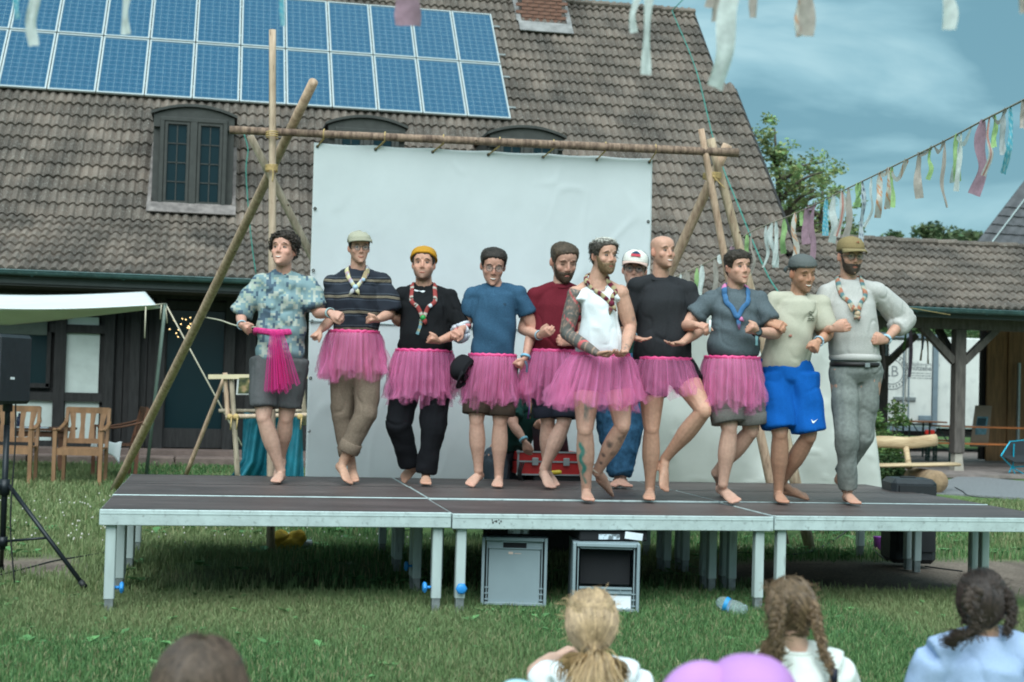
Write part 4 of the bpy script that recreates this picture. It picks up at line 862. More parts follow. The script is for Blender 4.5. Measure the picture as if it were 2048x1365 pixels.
for u in np.linspace(.01, .99, 7):
    c_ = x0_+(x1_-x0_)*((pix(cf(u, 0))[0]-459)/(1475-459)); a_ = cf(u, .012); P_ = [a_]+[c_+UP*math.cos(t)*.038-_f*math.sin(t)*.038 for t in np.linspace(2.6, -2.6, 9)]+[a_]
    mb = MB(); mb.tube(P_, .0055, 5); mb.build('eyelet_cord', ROPE, cv, True)
mb = MB(); mb.tube([cf(0, .52), cf(.5, .528), cf(1, .53)], .006, 5); mb.build('seam_cord', mat('grey_cord', (0.22, 0.27, 0.27), .8), cv)
TL2, TR2, BL2, BR2 = at(1285, 615, 12.9), at(1725, 645, 13.2), at(1290, 985, 13.1), at(1764, 985, 13.3)
for q in (BL2, BR2): q[2] = .45
cv2, _ = canvas_sheet('backdrop_sheet', 'off-white cloth sheet hanging low behind the right half of the stage', TL2, TR2, BL2, BR2, mat('cream_cloth', (0.60, 0.62, 0.57), .85, .05, 2.5, bump=.12, bscale=200, trans=.12), amp=.05, seed=9, sag=0)
mb = MB(); mb.tube([at(1285, 615, 12.88), at(1500, 626, 13.05), at(1728, 645, 13.18)], .007, 5); mb.tube([at(1728, 645, 13.18), at(1760, 606, 13.8), at(1900, 630, 20)], .005, 5); mb.build('hanging_rope', ROPE, cv2)
# ================================================================== people
HR = unit(_r*[1, 1, 0]); HF = unit(-_f*[1, 1, 0])                  # image right and towards-the-camera, level
def rotv(v, ax, a):
    ax = unit(ax); v = np.asarray(v, float); return v*math.cos(a)+np.cross(ax, v)*math.sin(a)+ax*np.dot(ax, v)*(1-math.cos(a))
def fuse(mb, voxel, smooth=2, ratio=1.0, fac=.5):
    """one continuous closed skin over overlapping volumes"""
    me = mesh_from('t', np.vstack(mb.V), mb.F); o = bpy.data.objects.new('t', me); col.objects.link(o)
    r_ = o.modifiers.new('r', 'REMESH'); r_.mode = 'VOXEL'; r_.voxel_size = voxel; r_.use_smooth_shade = True
    if smooth: s_ = o.modifiers.new('s', 'SMOOTH'); s_.iterations = smooth; s_.factor = fac
    if ratio < 1: d_ = o.modifiers.new('d', 'DECIMATE'); d_.ratio = ratio
    dg = bpy.context.evaluated_depsgraph_get(); m2 = bpy.data.meshes.new_from_object(o.evaluated_get(dg)); bpy.data.objects.remove(o); bpy.data.meshes.remove(me)
    return m2
def mverts(me):
    a = np.empty(len(me.vertices)*3, np.float32); me.vertices.foreach_get('co', a); return a.reshape(-1, 3).astype(float)
def mnorm(me):
    a = np.empty(len(me.vertices)*3, np.float32); me.vertices.foreach_get('normal', a); return a.reshape(-1, 3).astype(float)
def setverts(me, V): me.vertices.foreach_set('co', V.astype(np.float32).ravel()); me.update()
def setcol(me, C):
    ca = me.color_attributes.new('Col', 'FLOAT_COLOR', 'POINT'); c4 = np.ones((len(C), 4), np.float32); c4[:, :3] = C; ca.data.foreach_set('color', c4.ravel())
def folds(me, amp, s=(9, 9, 5), seed=0, drag=None):
    amp *= 1.9
    V = mverts(me); N = mnorm(me); Q = V*np.array(s)+seed*7.3; w = vnoise(V, 3.0, seed)[:, None]*1.1; Q = Q+w
    f = (1-np.abs(vnoise(Q, 1.0, seed))*2.2)*.6+vnoise(Q, 2.1, seed+3)*.4
    if drag is not None:                                               # long pull folds across the cloth
        u = V@np.array(drag[0]); f = f*.6+np.sin(u*drag[1]+vnoise(V, 4.0, seed)*3.0)*.55
    cr_ = vnoise(V*np.array([1, 1, .55])+w*.06, 13, seed+9); f = f*.75-.9*np.exp(-(cr_/.10)**2)*np.clip(vnoise(V, 5, seed+2)+.25, 0, 1)
    setverts(me, V+N*(np.maximum(f, -1.0)*amp+.45*amp)[:, None])
# ---- head
RH = np.array([-.118, -.112, -.100, -.080, -.055, -.028, -.002, .022, .045, .068, .088, .104, .115, .1215])
RW = np.array([.012, .026, .042, .0555, .0645, .0700, .0745, .0775, .0795, .0795, .0735, .0595, .0410, .010])
RF = np.array([.080, .088, .0935, .0930, .0905, .0890, .0850, .0835, .0930, .0905, .0800, .0610, .0400, .010])
RB = np.array([-.055, -.045, -.025, .012, .058, .078, .0880, .0940, .0975, .0975, .0900, .0730, .0500, .014])
def head_pt(h, a, off=0.0, jaw=1.0):
    h = np.asarray(h, float); a = np.asarray(a, float); w = np.interp(h, RH, RW); w = np.where(h < -.02, w*jaw, w); f = np.interp(h, RH, RF); b = np.interp(h, RH, RB)
    s, c = np.sin(a), np.cos(a); y = np.where(c > 0, f*np.sign(c)*np.abs(c)**.85, b*c); x = w*np.sign(s)*np.abs(s)**.9
    n = np.stack([x/np.maximum(w, .02)**1, y/.09, np.clip((h-.02)/.10, -1, 1)*.9], -1); n /= np.maximum(np.linalg.norm(n, axis=-1), .3)[..., None]
    return np.stack([x, y, h], -1)+n*np.asarray(off)[..., None]
HLA = np.array([0, .55, .95, 1.2, 1.42, 1.7, 2.2, 3.15]); HLH = np.array([.076, .074, .052, -.012, .004, -.030, -.065, -.075])
class Head:
    def __init__(s, c, yaw, pitch, roll, scale, jaw=1.0):
        f = rotv(HF, UP, yaw); r = rotv(HR, UP, yaw); f2 = rotv(f, r, -pitch); u = rotv(UP, r, -pitch); s.r = rotv(r, f2, roll); s.u = rotv(u, f2, roll); s.f = f2; s.c = np.asarray(c, float); s.k = scale; s.jaw = jaw
    def w(s, P): P = np.asarray(P, float)*s.k; return s.c+np.outer(P[:, 0], s.r)+np.outer(P[:, 1], s.f)+np.outer(P[:, 2], s.u) if P.ndim == 2 else s.c+P[0]*s.r+P[1]*s.f+P[2]*s.u
    def loc(s, V): d = V-s.c; return np.stack([d@s.r, d@s.f, d@s.u], 1)/s.k
    def R3(s): return np.stack([s.r, s.f, s.u], 1)
    def skin(s, mb):
        n = 28; a = np.arange(n)/n*2*np.pi; hs = np.linspace(-.118, .1215, 26); V = []; F = []
        for h in hs: V.append(head_pt(np.full(n, h), a, np.zeros(n), s.jaw))
        k = len(hs); F = [[i*n+j, i*n+(j+1) % n, (i+1)*n+(j+1) % n, (i+1)*n+j] for i in range(k-1) for j in range(n)]+[list(range(n))[::-1], [(k-1)*n+j for j in range(n)]]
        F = [f[::-1] for f in F]; mb.add(s.w(np.vstack(V)), F)
        L = lambda P, A: mb.loft(s.w(P), np.array(A)*s.k, n=8)
        L([(0, .080, .032), (0, .092, .008), (0, .100, -.014), (0, .103, -.024)], [.007, .0085, .0105, .010]); mb.ball(s.w((0, .100, -.026)), np.array([.0125, .011, .0095])*s.k, s.R3())
        for q in (-1, 1):
            mb.ball(s.w((q*.012, .091, -.030)), np.array([.008, .010, .007])*s.k, s.R3()); mb.ball(s.w((q*.081, -.010, -.002)), np.array([.009, .017, .031])*s.k, rotm(s.R3(), q*.35), nu=10, nv=8)
            L([(q*.012, .088, .032), (q*.034, .084, .035), (q*.055, .068, .029)], [.007, .008, .006]); mb.ball(s.w((q*.040, .058, -.022)), np.array([.027, .024, .026])*s.k, s.R3())
        L([(-.022, .081, -.061), (0, .087, -.059), (.022, .081, -.061)], [.006, .0075, .006]); L([(-.018, .080, -.073), (0, .086, -.073), (.018, .080, -.073)], [.006, .0075, .006]); mb.ball(s.w((0, .084, -.102)), np.array([.020, .014, .013])*s.k, s.R3())
def rotm(M, a): return M @ np.array(Matrix.Rotation(a, 3, 'Z'))
SKIN = attrmat('skin', rough=.55, spec=.35, var=.10, scale=45, bump=.06, bscale=220, sss=.06)
HAIRM = attrmat('hair', rough=.55, spec=.3, var=.4, scale=110, bump=.5, bscale=160)
FEL = attrmat('cap_cloth', rough=.9, spec=.15, var=.12, scale=150, bump=.25, bscale=350)
EYEW = mat('eye_white', (0.30, 0.24, 0.22), .4, .03); IRIS = mat('iris', (0.028, 0.022, 0.018), .25, .1); LIP = {}
WIRE = mat('glasses_wire', (0.13, 0.12, 0.11), .35, .05, metal=.6); CLEAR = None
m, n, l, b = nmat('spectacle_lens'); b.inputs['Base Color'].default_value = (.9, .95, .95, 1); b.inputs['Roughness'].default_value = .03; b.inputs['Alpha'].default_value = .06; b.inputs['Specular IOR Level'].default_value = .5; CLEAR = m
def shell(hd, lim, thick, seed, noise=.3, nscale=60, hmin=-.118, edge=.030, nh=64, na=112, front_only=None, thf=None):
    """hair or beard: a second surface that rises from the skin inside the hairline lim(a)"""
    hs = np.linspace(hmin, .1215, nh); aa = np.arange(na)/na*2*np.pi-np.pi; A, Hh = np.meshgrid(aa, hs)
    m_ = np.clip((Hh-np.interp(np.abs(A), HLA, lim))/edge, -1, 1) if not callable(lim) else np.clip(lim(Hh, A), -1, 1)
    pt = head_pt(Hh.ravel(), A.ravel(), np.zeros(Hh.size), hd.jaw); nz_ = vnoise(pt, nscale, seed)*.6+vnoise(pt, nscale*2.1, seed+4)*.4
    q_ = np.clip((Hh.ravel()-.0)/.085, 0, 1); th = (thick if callable(lim) else thick*(.52+.48*q_*q_*(3-2*q_))) if thf is None else thf(Hh, A).ravel(); off = np.where(m_.ravel()+.35*nz_ > 0, th*np.sqrt(np.clip(m_.ravel(), 0, 1))*(1+noise*nz_*2), -.012)
    V = hd.w(head_pt(Hh.ravel(), A.ravel(), off, hd.jaw)); F = [[i*na+j, i*na+(j+1) % na, (i+1)*na+(j+1) % na, (i+1)*na+j][::-1] for i in range(nh-1) for j in range(na)]+[[(nh-1)*na+j for j in range(na)][::-1]]
    return V, F, nz_
def strands(hd, roots_h, roots_a, length, dirf, width, seed, colr, seg=5, lift=.01, curl=0.0):
    """single locks: thin tapering strips growing from the scalp"""
    g = np.random.default_rng(seed); mb = MB()
    for h, a in zip(roots_h, roots_a):
        p = head_pt(h, a, lift*.4, hd.jaw); L = length*g.uniform(.6, 1.3); d = unit(dirf(h, a)+g.normal(0, .25, 3)); P_ = [p]; ph = g.uniform(0, 6); up = unit(p)
        for k in range(seg):
            c_ = curl*np.array([math.cos(ph+k*1.7), math.sin(ph+k*1.7), .5*math.cos(ph+k)]); P_.append(P_[-1]+(d+c_+up*lift*8*(1-k/seg))*L/seg)
        P_ = hd.w(np.array(P_)); w = width*np.linspace(1, .25, len(P_))*hd.k
        mb.loft(P_, w, w*.5, n=4, cols=[np.array(colr)*g.uniform(.6, 1.5)]*len(P_))
    return mb
def hand(mb, wr, d, pn, curl, ts=1, k=1.0, spread=.12, thumb_out=.55):
    d = unit(d); pn = unit(pn-np.dot(pn, d)*d); sd_ = np.cross(d, pn)
    mb.loft([wr-d*.02, wr+d*.012*k, wr+d*.045*k, wr+d*.088*k], np.array([.024, .028, .038, .041])*k, np.array([.019, .018, .0165, .0135])*k, pn, 12)
    for q, (o_, L) in enumerate(((-.031, .068), (-.0105, .077), (.0105, .073), (.030, .057))):
        p = wr+d*(.084-.004*abs(q-1.4))*k+sd_*o_*k; a_ = curl*R(75)+.12; dd = unit(d+sd_*o_*spread*8); P_ = [p-d*.012]; ang = 0
        for s_, f in ((.44, 1.0), (.32, 1.25), (.24, .75)):
            ang += a_*f; v = rotv(dd, sd_, 0); v = dd*math.cos(ang)+pn*math.sin(ang); P_.append(P_[-1]+v*L*s_*k*1.15)
        mb.loft(P_, np.array([.0098, .0092, .0082, .0062])*k, n=7)
    b0 = wr+d*.022*k+sd_*ts*.026*k; v1 = unit(d*.75+sd_*ts*(thumb_out)+pn*(.25+.5*curl)); p1 = b0+v1*.042*k; v2 = unit(d*.9+sd_*ts*(.25-.7*curl)+pn*(.2+.6*curl)); p2 = p1+v2*.03*k; p3 = p2+unit(v2+pn*.2*curl-sd_*ts*.3*curl)*.024*k
    mb.loft([b0-v1*.015, b0+v1*.02*k, p1, p2, p3], np.array([.016, .0155, .0115, .0105, .0075])*k, n=8)
def foot(mb, an, he, to, k=1.0, upv=None):
    d = unit(to-he); L = np.linalg.norm(to-he); u0 = np.asarray(upv if upv is not None else an-he, float); u = unit(u0-np.dot(u0, d)*d); s_ = np.cross(d, u)
    f = lambda t, z: he+d*L*t+u*z*k
    mb.loft([f(-.02, .028), f(.06, .032), f(.2, .036), f(.45, .033), f(.68, .022), f(.84, .015), f(.96, .011)], np.array([.018, .029, .032, .036, .044, .043, .030])*k, np.array([.020, .032, .037, .033, .022, .0145, .009])*k, u, 12)
    mb.ball(an, .036*k, nu=10, nv=8); mb.loft([an, f(.22, .045), f(.34, .03)], np.array([.034, .034, .03])*k, n=10)
    for q, (o_, l_, r_) in enumerate(((-.031, .97, .0135), (-.013, .985, .0105), (.001, .965, .010), (.014, .935, .0095), (.027, .895, .009))):
        mb.loft([f(l_-.13, .013)+s_*o_*k, f(l_-.04, .012)+s_*o_*1.05*k, f(l_+.02, .009)+s_*o_*1.05*k], np.array([r_, r_, r_*.75])*k, n=7)
    return s_
def limb(mb, a, b, r, n=12, bend=None, k=7):
    t = np.linspace(0, 1, k)[:, None]; P_ = a+(b-a)*t
    if bend is not None: P_ = P_+np.asarray(bend)*np.sin(t*math.pi)
    mb.loft(P_, np.interp(np.linspace(0, 1, k), np.linspace(0, 1, len(r)), r), n=n); return P_
TULLE = None
m, n, l, b = nmat('pink_tulle')
a_ = n.new('ShaderNodeAttribute'); a_.attribute_name = 'Col'; o_ = n['Material Output']; tr_ = n.new('ShaderNodeBsdfTransparent'); tl_ = n.new('ShaderNodeBsdfTranslucent'); df = n.new('ShaderNodeBsdfDiffuse'); m1 = n.new('ShaderNodeMixShader'); m1.inputs[0].default_value = .42; m2 = n.new('ShaderNodeMixShader')
l.new(a_.outputs['Color'], tl_.inputs[0]); l.new(a_.outputs['Color'], df.inputs[0]); l.new(df.outputs[0], m1.inputs[1]); l.new(tl_.outputs[0], m1.inputs[2]); l.new(tr_.outputs[0], m2.inputs[1]); l.new(m1.outputs[0], m2.inputs[2]); l.new(m2.outputs[0], o_.inputs[0]); l.new(a_.outputs['Alpha'], m2.inputs[0]); TULLE = m
def tulle_mesh(name, V, F, C):
    me = bpy.data.meshes.new(name); me.from_pydata(V.tolist(), [], F); me.materials.append(TULLE); me.polygons.foreach_set('use_smooth', np.ones(len(F), bool))
    ca = me.color_attributes.new('Col', 'FLOAT_COLOR', 'POINT'); ca.data.foreach_set('color', np.asarray(C, np.float32).ravel()); me.update(); return me
PINK = np.array([0.95, 0.30, 0.56])
SATIN = mat('pink_satin', (0.78, 0.075, 0.25), .4, .15, 40, bump=.4, bscale=70)
def tutu(p, Wc, wa, wb, Hc, ha, hb, rv, fv, seed, layers=3, pink=PINK, alpha=.225):
    g = np.random.default_rng(seed); nA, nT = 220, 12; V = []; C = []; F = []
    for L in range(layers):
        ph = g.uniform(0, 6, 6); fr = np.array([23, 31, 41, 13, 57, 7])+g.integers(-3, 4, 6); th = np.arange(nA)/nA*2*np.pi; base = len(V)*0+L*nA*nT
        pl_ = .45*np.sin(fr[0]*th+ph[0])+.35*np.sin(fr[1]*th+ph[1])+.10*np.sin(fr[2]*th+ph[2]); big = .6*np.sin(fr[5]*th+ph[5])+.4*np.sin(4*th+ph[3]); fine = np.sin(fr[4]*th+ph[4])
        hem = .018*np.sin(9*th+ph[1])+.010*np.sin(17*th+ph[2])+.028*big+.022*np.sin(th+ph[3])-.03*L*.6; streak = np.clip(.5+.5*np.sin(fr[2]*2*th+ph[0])*np.sin(fr[0]*th+ph[4]), 0, 1)
        lob = g.random(nA)
        for i in range(nT):
            t = i/(nT-1); e = t**.62; fl = 1-(.13*L*e); A = wa+(ha*fl-wa)*e; B = wb+(hb*fl-wb)*e; am = (.006+.034*t)*(1+.3*L); c_ = Wc+(Hc-Wc)*t
            cq = np.stack([np.cos(th)*3, np.sin(th)*3, np.full(nA, t*2.2)], 1); rad = (pl_*am*.8+big*.022*t+fine*.003)+vnoise(cq, 2.2, seed+L*5)*.030*t**.8+vnoise(cq, 5.5, seed+L*3)*.012*t
            P_ = c_+np.outer(np.cos(th)*(A+rad), rv)+np.outer(np.sin(th)*(B+rad), fv)+np.outer(hem*t, UP); V.append(P_)
            al = alpha*(.80+.75*streak*(.6+.4*lob))*(1.15-.25*t)*(1+.35*np.clip(pl_, -1, 1)); cc = np.array(pink)*(1+.18*(streak[:, None]-.5)+.12*pl_[:, None])
            C.append(np.hstack([np.clip(cc, 0, .95), np.clip(al, .08, .92)[:, None]]))
        for i in range(nT-1):
            for j in range(nA): a0 = base+i*nA+j; b0 = base+i*nA+(j+1) % nA; F.append([a0, b0, b0+nA, a0+nA])
    o = link('tutu', tulle_mesh('tutu', np.vstack(V), F, np.vstack(C)), p)
    P_ = []; 
    for k in range(49):
        t = k/48*2*math.pi; P_.append(Wc+rv*math.cos(t)*(wa+.004)+fv*math.sin(t)*(wb+.004)+UP*(.004*math.sin(k*2.6)))
    mb = MB(); mb.loft(P_, .005, .011, UP, 8); link('waistband', mesh_from('waistband', np.vstack(mb.V), mb.F, SATIN, True), o)
    return o
def scarf(p, K, nk, rv, fv, colf, seed, w=.017, tails=((-.03, -.10), (.035, -.085)), neckr=.072, front=.13, name='neckerchief', slide=None, mid=(.058, .52), on=None):
    """rolled neckerchief: round the neck, meeting in a V at K"""
    top = nk+UP*.012; sg = lambda q: [K+rv*q*.006, K+(top-K)*.30+rv*q*.036+fv*.012, K+(top-K)*mid[1]+rv*q*mid[0]+fv*.012, top+rv*q*neckr*1.02+fv*.055+UP*(-.03), top+rv*q*neckr+fv*.0+UP*.010, top+rv*q*.045-fv*.055+UP*.025]
    L_, R_ = sg(-1), sg(1); path = catmull(L_+[top-fv*.075+UP*.03]+R_[::-1], 9); k = len(path); path, K = lay(on, path, fv, .010), lay(on, [K], fv, .014)[0]; mb = MB(); g = np.random.default_rng(seed)
    V = []; nsec = 10; ang = np.arange(nsec)/nsec*2*np.pi; C = []; F = []
    for i in range(k):
        d = unit(path[min(i+1, k-1)]-path[max(i-1, 0)]); out = unit(np.cross(d, np.cross(fv*.8+unit(path[i]-top+1e-6)*.5, d))); s_ = np.cross(d, out); t = i/(k-1); ww = w*(1.0+.25*math.sin(t*math.pi))
        V.append(path[i]+np.outer(np.cos(ang)*ww*1.1, s_)+np.outer(np.sin(ang)*ww*.45, out)); u = abs(t-.5)*2
        C.append(np.array([colf(u+.012*math.sin(a_+.6), 1 if t > .5 else -1) for a_ in ang]))
    F = [[i*nsec+j, i*nsec+(j+1) % nsec, (i+1)*nsec+(j+1) % nsec, (i+1)*nsec+j] for i in range(k-1) for j in range(nsec)]; mb.add(np.vstack(V), F, np.vstack(C))
    for q, (dx, dz) in enumerate(tails):
        e = K+rv*dx+UP*dz+fv*.012; mb.loft([K+fv*.006, (K+e)/2+fv*.016, e], [.010, .016, .004], [.006, .006, .002], fv, 7, cols=[colf(1.0+.1*q, q), colf(1.06+.1*q, q), colf(1.12+.1*q, q)])
    o = mb.build(name, attrmat('scarf_cloth', rough=.85, spec=.15, var=.1, scale=90), p, True, True)
    mb = MB(); mb.ball(K+fv*.012, .021, nu=10, nv=7); ko = mb.build('knot', slide or attrmat('scarf_cloth'), o, True)
    if slide is None: setcol(ko.data, np.tile(colf(1.0, 0), (len(ko.data.vertices), 1)))
    return o
def lay(on, P, fv, gap):
    """rest points on the front of a garment"""
    P = [np.asarray(q, float) for q in P]
    if on is None: return np.array(P)
    from mathutils.bvhtree import BVHTree
    me = on.data; bv = BVHTree.FromPolygons([v.co[:] for v in me.vertices], [p_.vertices[:] for p_ in me.polygons]); out = []
    for q in P:
        h = bv.ray_cast(Vector(q+fv*.5), Vector(-fv)); ok = h[0] is not None and np.dot(np.array(h[0])-q, fv) > -.09
        out.append(np.array(h[0])+fv*gap if ok else q)
    return np.array(out)
def glasses(p, hd, r=.023, mt=None, rect=False, half=False):
    mb = MB(); 
    for q in (-1, 1):
        c_ = np.array([q*.032, .098, .008]); P_ = [c_+np.array([math.cos(t)*r*(1.12 if rect else 1), -.010*abs(math.cos(t))*(1 if q*math.cos(t) > 0 else .2), math.sin(t)*r*.88]) for t in np.linspace(0, 2*math.pi, 19)]; mb.tube(hd.w(np.array(P_)), .0019*hd.k, 5)
        mb.tube(hd.w(np.array([c_+[q*r, -.012, .006], (q*.075, .06, .012), (q*.079, .0, .010)])), .0019*hd.k, 5)
    mb.tube(hd.w(np.array([(-.010, .099, .012), (0, .102, .015), (.010, .099, .012)])), .0018*hd.k, 5); o = mb.build('glasses', mt or WIRE, p, True)
    mb = MB()
    for q in (-1, 1): mb.ball(hd.w((q*.032, .0965, .008)), np.array([r*.95, .0012, r*.85])*hd.k, hd.R3())
    mb.build('lenses', CLEAR, o, True); return o
def capcrown(hd, lim, thick, topz, seed):
    hs = np.linspace(-.02, .1215, 22); na = 48; aa = np.arange(na)/na*2*np.pi-np.pi; A, Hh = np.meshgrid(aa, hs); m_ = np.clip((Hh-lim(A))/.006, 0, 1); off = np.where(Hh > lim(A)-.002, thick, -.012)
    pt = head_pt(Hh.ravel(), A.ravel(), off.ravel()); pt[:, 2] += np.where(off.ravel() > 0, topz*np.clip((pt[:, 2]-.03)/.09, 0, 1), 0)
    F = [[i*na+j, i*na+(j+1) % na, (i+1)*na+(j+1) % na, (i+1)*na+j][::-1] for i in range(len(hs)-1) for j in range(na)]+[[(len(hs)-1)*na+j for j in range(na)][::-1]]
    return pt, F
def brim(hd, h, a0, length, droop, na=22, amax=1.15, curve=.014, off=.014):
    V = []; F = []; nr = 5
    for i in range(na):
        a = a0-amax+2*amax*i/(na-1); q = (a-a0)/amax; e = head_pt(h, a, off); fw = np.array([math.sin(a0), math.cos(a0), 0])
        for j in range(nr): t = j/(nr-1); V.append(e+fw*length*t*max(0, math.cos(q*1.45))**.6+np.array([0, 0, -droop*t*t-curve*q*q*t]))
    for i in range(na-1):
        for j in range(nr-1): a_ = i*nr+j; F.append([a_, a_+nr, a_+nr+1, a_+1])
    return hd.w(np.array(V)), F
class Ctx: pass
def make_person(S):
    """S: joints measured in the photo (pixels + metres towards/away from the viewer) at the person's own distance"""
    X = Ctx(); g = np.random.default_rng(S.get('seed', 1)); D = S['D'] if 'D' in S else depth(onz(*S['base'], DECK)); J = lambda q: at(q[0], q[1], D+(q[2] if len(q) > 2 else 0)); sc = D/FPX
    base = onz(*S['base'], DECK) if 'base' in S else J(S['hips'][0])*[1, 1, 0]
    p = thing('person', S['label'], 'person', base, S.get('group', 'performers on the stage')); X.p = p; X.J = J; X.sc = sc; X.D = D
    by = S.get('yaw', 0.0); rv = rotv(HR, UP, by); fv = rotv(HF, UP, by); X.rv, X.fv = rv, fv
    hx, hy0, hy1, hyaw, hp, hrl = S['head']; hk = (hy1-hy0)*sc/.2395*S.get('hk', 1.0); hd = Head(J((hx, (hy0+hy1)/2-.0035*0, S.get('hdz', -.03))), hyaw, hp, hrl, hk, S.get('jaw', 1.0)); X.hd = hd
    nk = J((*S['neck'], S.get('ndz', .0))); X.nk = nk; sh = [J(q) for q in S['sh']]; sm_ = (sh[0]+sh[1])/2; sh = [sm_+(q-sm_)*S.get('shk', .95)-UP*.008 for q in sh]; hips = [J(q) for q in S['hips']]; X.sh, X.hips = sh, hips; pelvis = (hips[0]+hips[1])/2; chest = (sh[0]+sh[1])/2
    mb = MB(); hd.skin(mb); bk = S.get('build', 1.0); k = sc*D and S.get('k', 1.0)
    # neck and trapezius
    mb.loft([nk-UP*.06, nk, (nk+hd.w((0, -.020, -.06)))/2, hd.w((0, -.020, -.05))], np.array([.064, .059, .056, .055])*S.get('neckw', 1.0), n=14)
    for q in (0, 1): (limb(mb, nk+(sh[q]-nk)*.12, sh[q]-UP*.004, ([.040, .044, .048, .052] if S.get('bare') else [.034, .035, .037, .040])), mb.ball(sh[q], .060 if S.get('bare') else .040, nu=12, nv=8))
    # trunk
    sw = np.linalg.norm(sh[1]-sh[0])/2; tr = [pelvis-UP*.06, pelvis+UP*.05, pelvis+(chest-pelvis)*.4, pelvis+(chest-pelvis)*.78, chest+UP*.0, nk-UP*.03]
    mb.loft(tr, np.array([.13, .14*bk, .125*bk, sw*.80, sw*.62, .06]), np.array([.09, .10*bk, .095*bk, .100*bk, .075, .05]), n=18, sides=[(rv, fv)]*6)
    # arms
    X.arm = []
    for q, A in enumerate(S['arms']):
        el, wr, tp = J(A[0]), J(A[1]), J(A[2]); cu = A[3]; pn = A[4] if len(A) > 4 else -HF; ts = A[5] if len(A) > 5 else (1 if q == 0 else -1)
        pn = np.asarray(pn, float); pn = pn[0]*HR+pn[1]*HF+pn[2]*UP if len(A) > 4 else -HF
        ar = S.get('armr', 1.0)*.93; limb(mb, sh[q], el, np.array([.052 if S.get('bare') else .040, .054, .054, .050, .044])*ar); limb(mb, el, wr, np.array([.039, .043, .040, .032, .025])*ar); mb.ball(el, .039*ar, nu=10, nv=7)
        hand(mb, wr, tp-wr, pn, cu, ts, S.get('handk', .93)); X.arm.append((sh[q], el, wr, tp))
    # legs and feet
    X.leg = []; lr = S.get('legr', 1.0)
    for q, Lg in enumerate(S['legs']):
        kn = J(Lg[0]); spec = Lg[1]
        if spec[0] == 'flat':
            to = onz(spec[1], spec[2], DECK+.012); yw = R(spec[3]); d = rotv(HF, UP, yw); he = to-d*.245+UP*.0; an = he+d*.055+UP*.078; upv = UP
        else:
            _, an, he, to = spec[0], J(spec[1]), J(spec[2]), (onz(*spec[3], DECK+.012) if len(spec[3]) == 2 else J(spec[3])); L = np.linalg.norm(to-he); upv = an-he
            if len(spec[3]) == 2: he = to+unit(he-to)*min(max(L, .20), .26)
        limb(mb, hips[q], kn, np.array([.098, .095, .085, .070, .055])*lr); limb(mb, kn, an, np.array([.051, .057, .062, .059, .047, .038, .034])*lr, k=9); mb.ball(kn+fv*.004, np.array([.051, .053, .060])*lr, nu=10, nv=8)
        foot(mb, an, he, to, S.get('footk', 1.0), upv); X.leg.append((hips[q], kn, an, he, to))
    me = fuse(mb, S.get('voxel', .0060), 2, S.get('ratio', .42)); V = mverts(me); N = len(V); sk = np.array(S.get('skin', (0.56, 0.335, 0.245)))*np.array([.93, .85, .82]); C = np.tile(sk, (N, 1)); C *= (1+.07*vnoise(V, 9, 3)+.05*vnoise(V, 30, 8))[:, None]
    Lc = hd.loc(V); inh = (np.abs(Lc[:, 0]) < .10) & (Lc[:, 2] > -.125) & (Lc[:, 2] < .14) & (Lc[:, 1] > -.12) & (Lc[:, 1] < .13); red = np.zeros(N)
    red += np.exp(-(((np.abs(Lc[:, 0])-.045)/.022)**2+((Lc[:, 2]+.022)/.025)**2))*.40*(Lc[:, 1] > .03)+np.exp(-((Lc[:, 0]/.016)**2+((Lc[:, 2]+.014)/.02)**2))*.5*(Lc[:, 1] > .088)+.8*((np.abs(Lc[:, 0]) > .071) & (np.abs(Lc[:, 2]) < .035) & (np.abs(Lc[:, 1]+.01) < .03))
    red = np.clip(red, 0, 1)*inh
    for (s_, e_, w_, t_) in X.arm:                                        # knuckles, elbows and soles are ruddier
        red = np.maximum(red, .45*np.exp(-(np.linalg.norm(V-t_, axis=1)/.06)**2)); red = np.maximum(red, .5*np.exp(-(np.linalg.norm(V-e_, axis=1)/.05)**2))
    for (h_, k_, a_, he_, to_) in X.leg:
        red = np.maximum(red, .55*np.exp(-(np.linalg.norm(V-to_, axis=1)/.05)**2)); red = np.maximum(red, .6*np.exp(-(np.linalg.norm(V-he_, axis=1)/.05)**2)); red = np.maximum(red, .35*np.exp(-(np.linalg.norm(V-k_, axis=1)/.06)**2))
    C = C*(1-red[:, None])+C*np.array([1.06, .84, .82])*red[:, None]
    if 'legskin' in S:
        lo = np.clip((pelvis[2]-V[:, 2])/.1, 0, 1)[:, None]; C = C*(1-lo)+C*(np.array(S['legskin'])*np.array([.93, .85, .82])/sk)*lo
    st = S.get('stubble', 0)
    if st:
        bm_ = inh*(Lc[:, 1] > .0)*np.clip((-.040-Lc[:, 2]+.40*np.maximum(0, np.abs(Lc[:, 0])-.045))/.02, 0, 1)*(1-np.exp(-((Lc[:, 0]/.020)**2+((Lc[:, 2]+.066)/.009)**2))); bm_ = np.clip(bm_, 0, 1)*st; hc = np.array(S['hairc'])*1.2; C = C*(1-bm_[:, None])+hc*bm_[:, None]
    if 'paint' in S: C = S['paint'](X, V, C, Lc)
    setcol(me, C); me.materials.append(S.get('skinmat', SKIN)); body = link('body', me, p); X.body = body
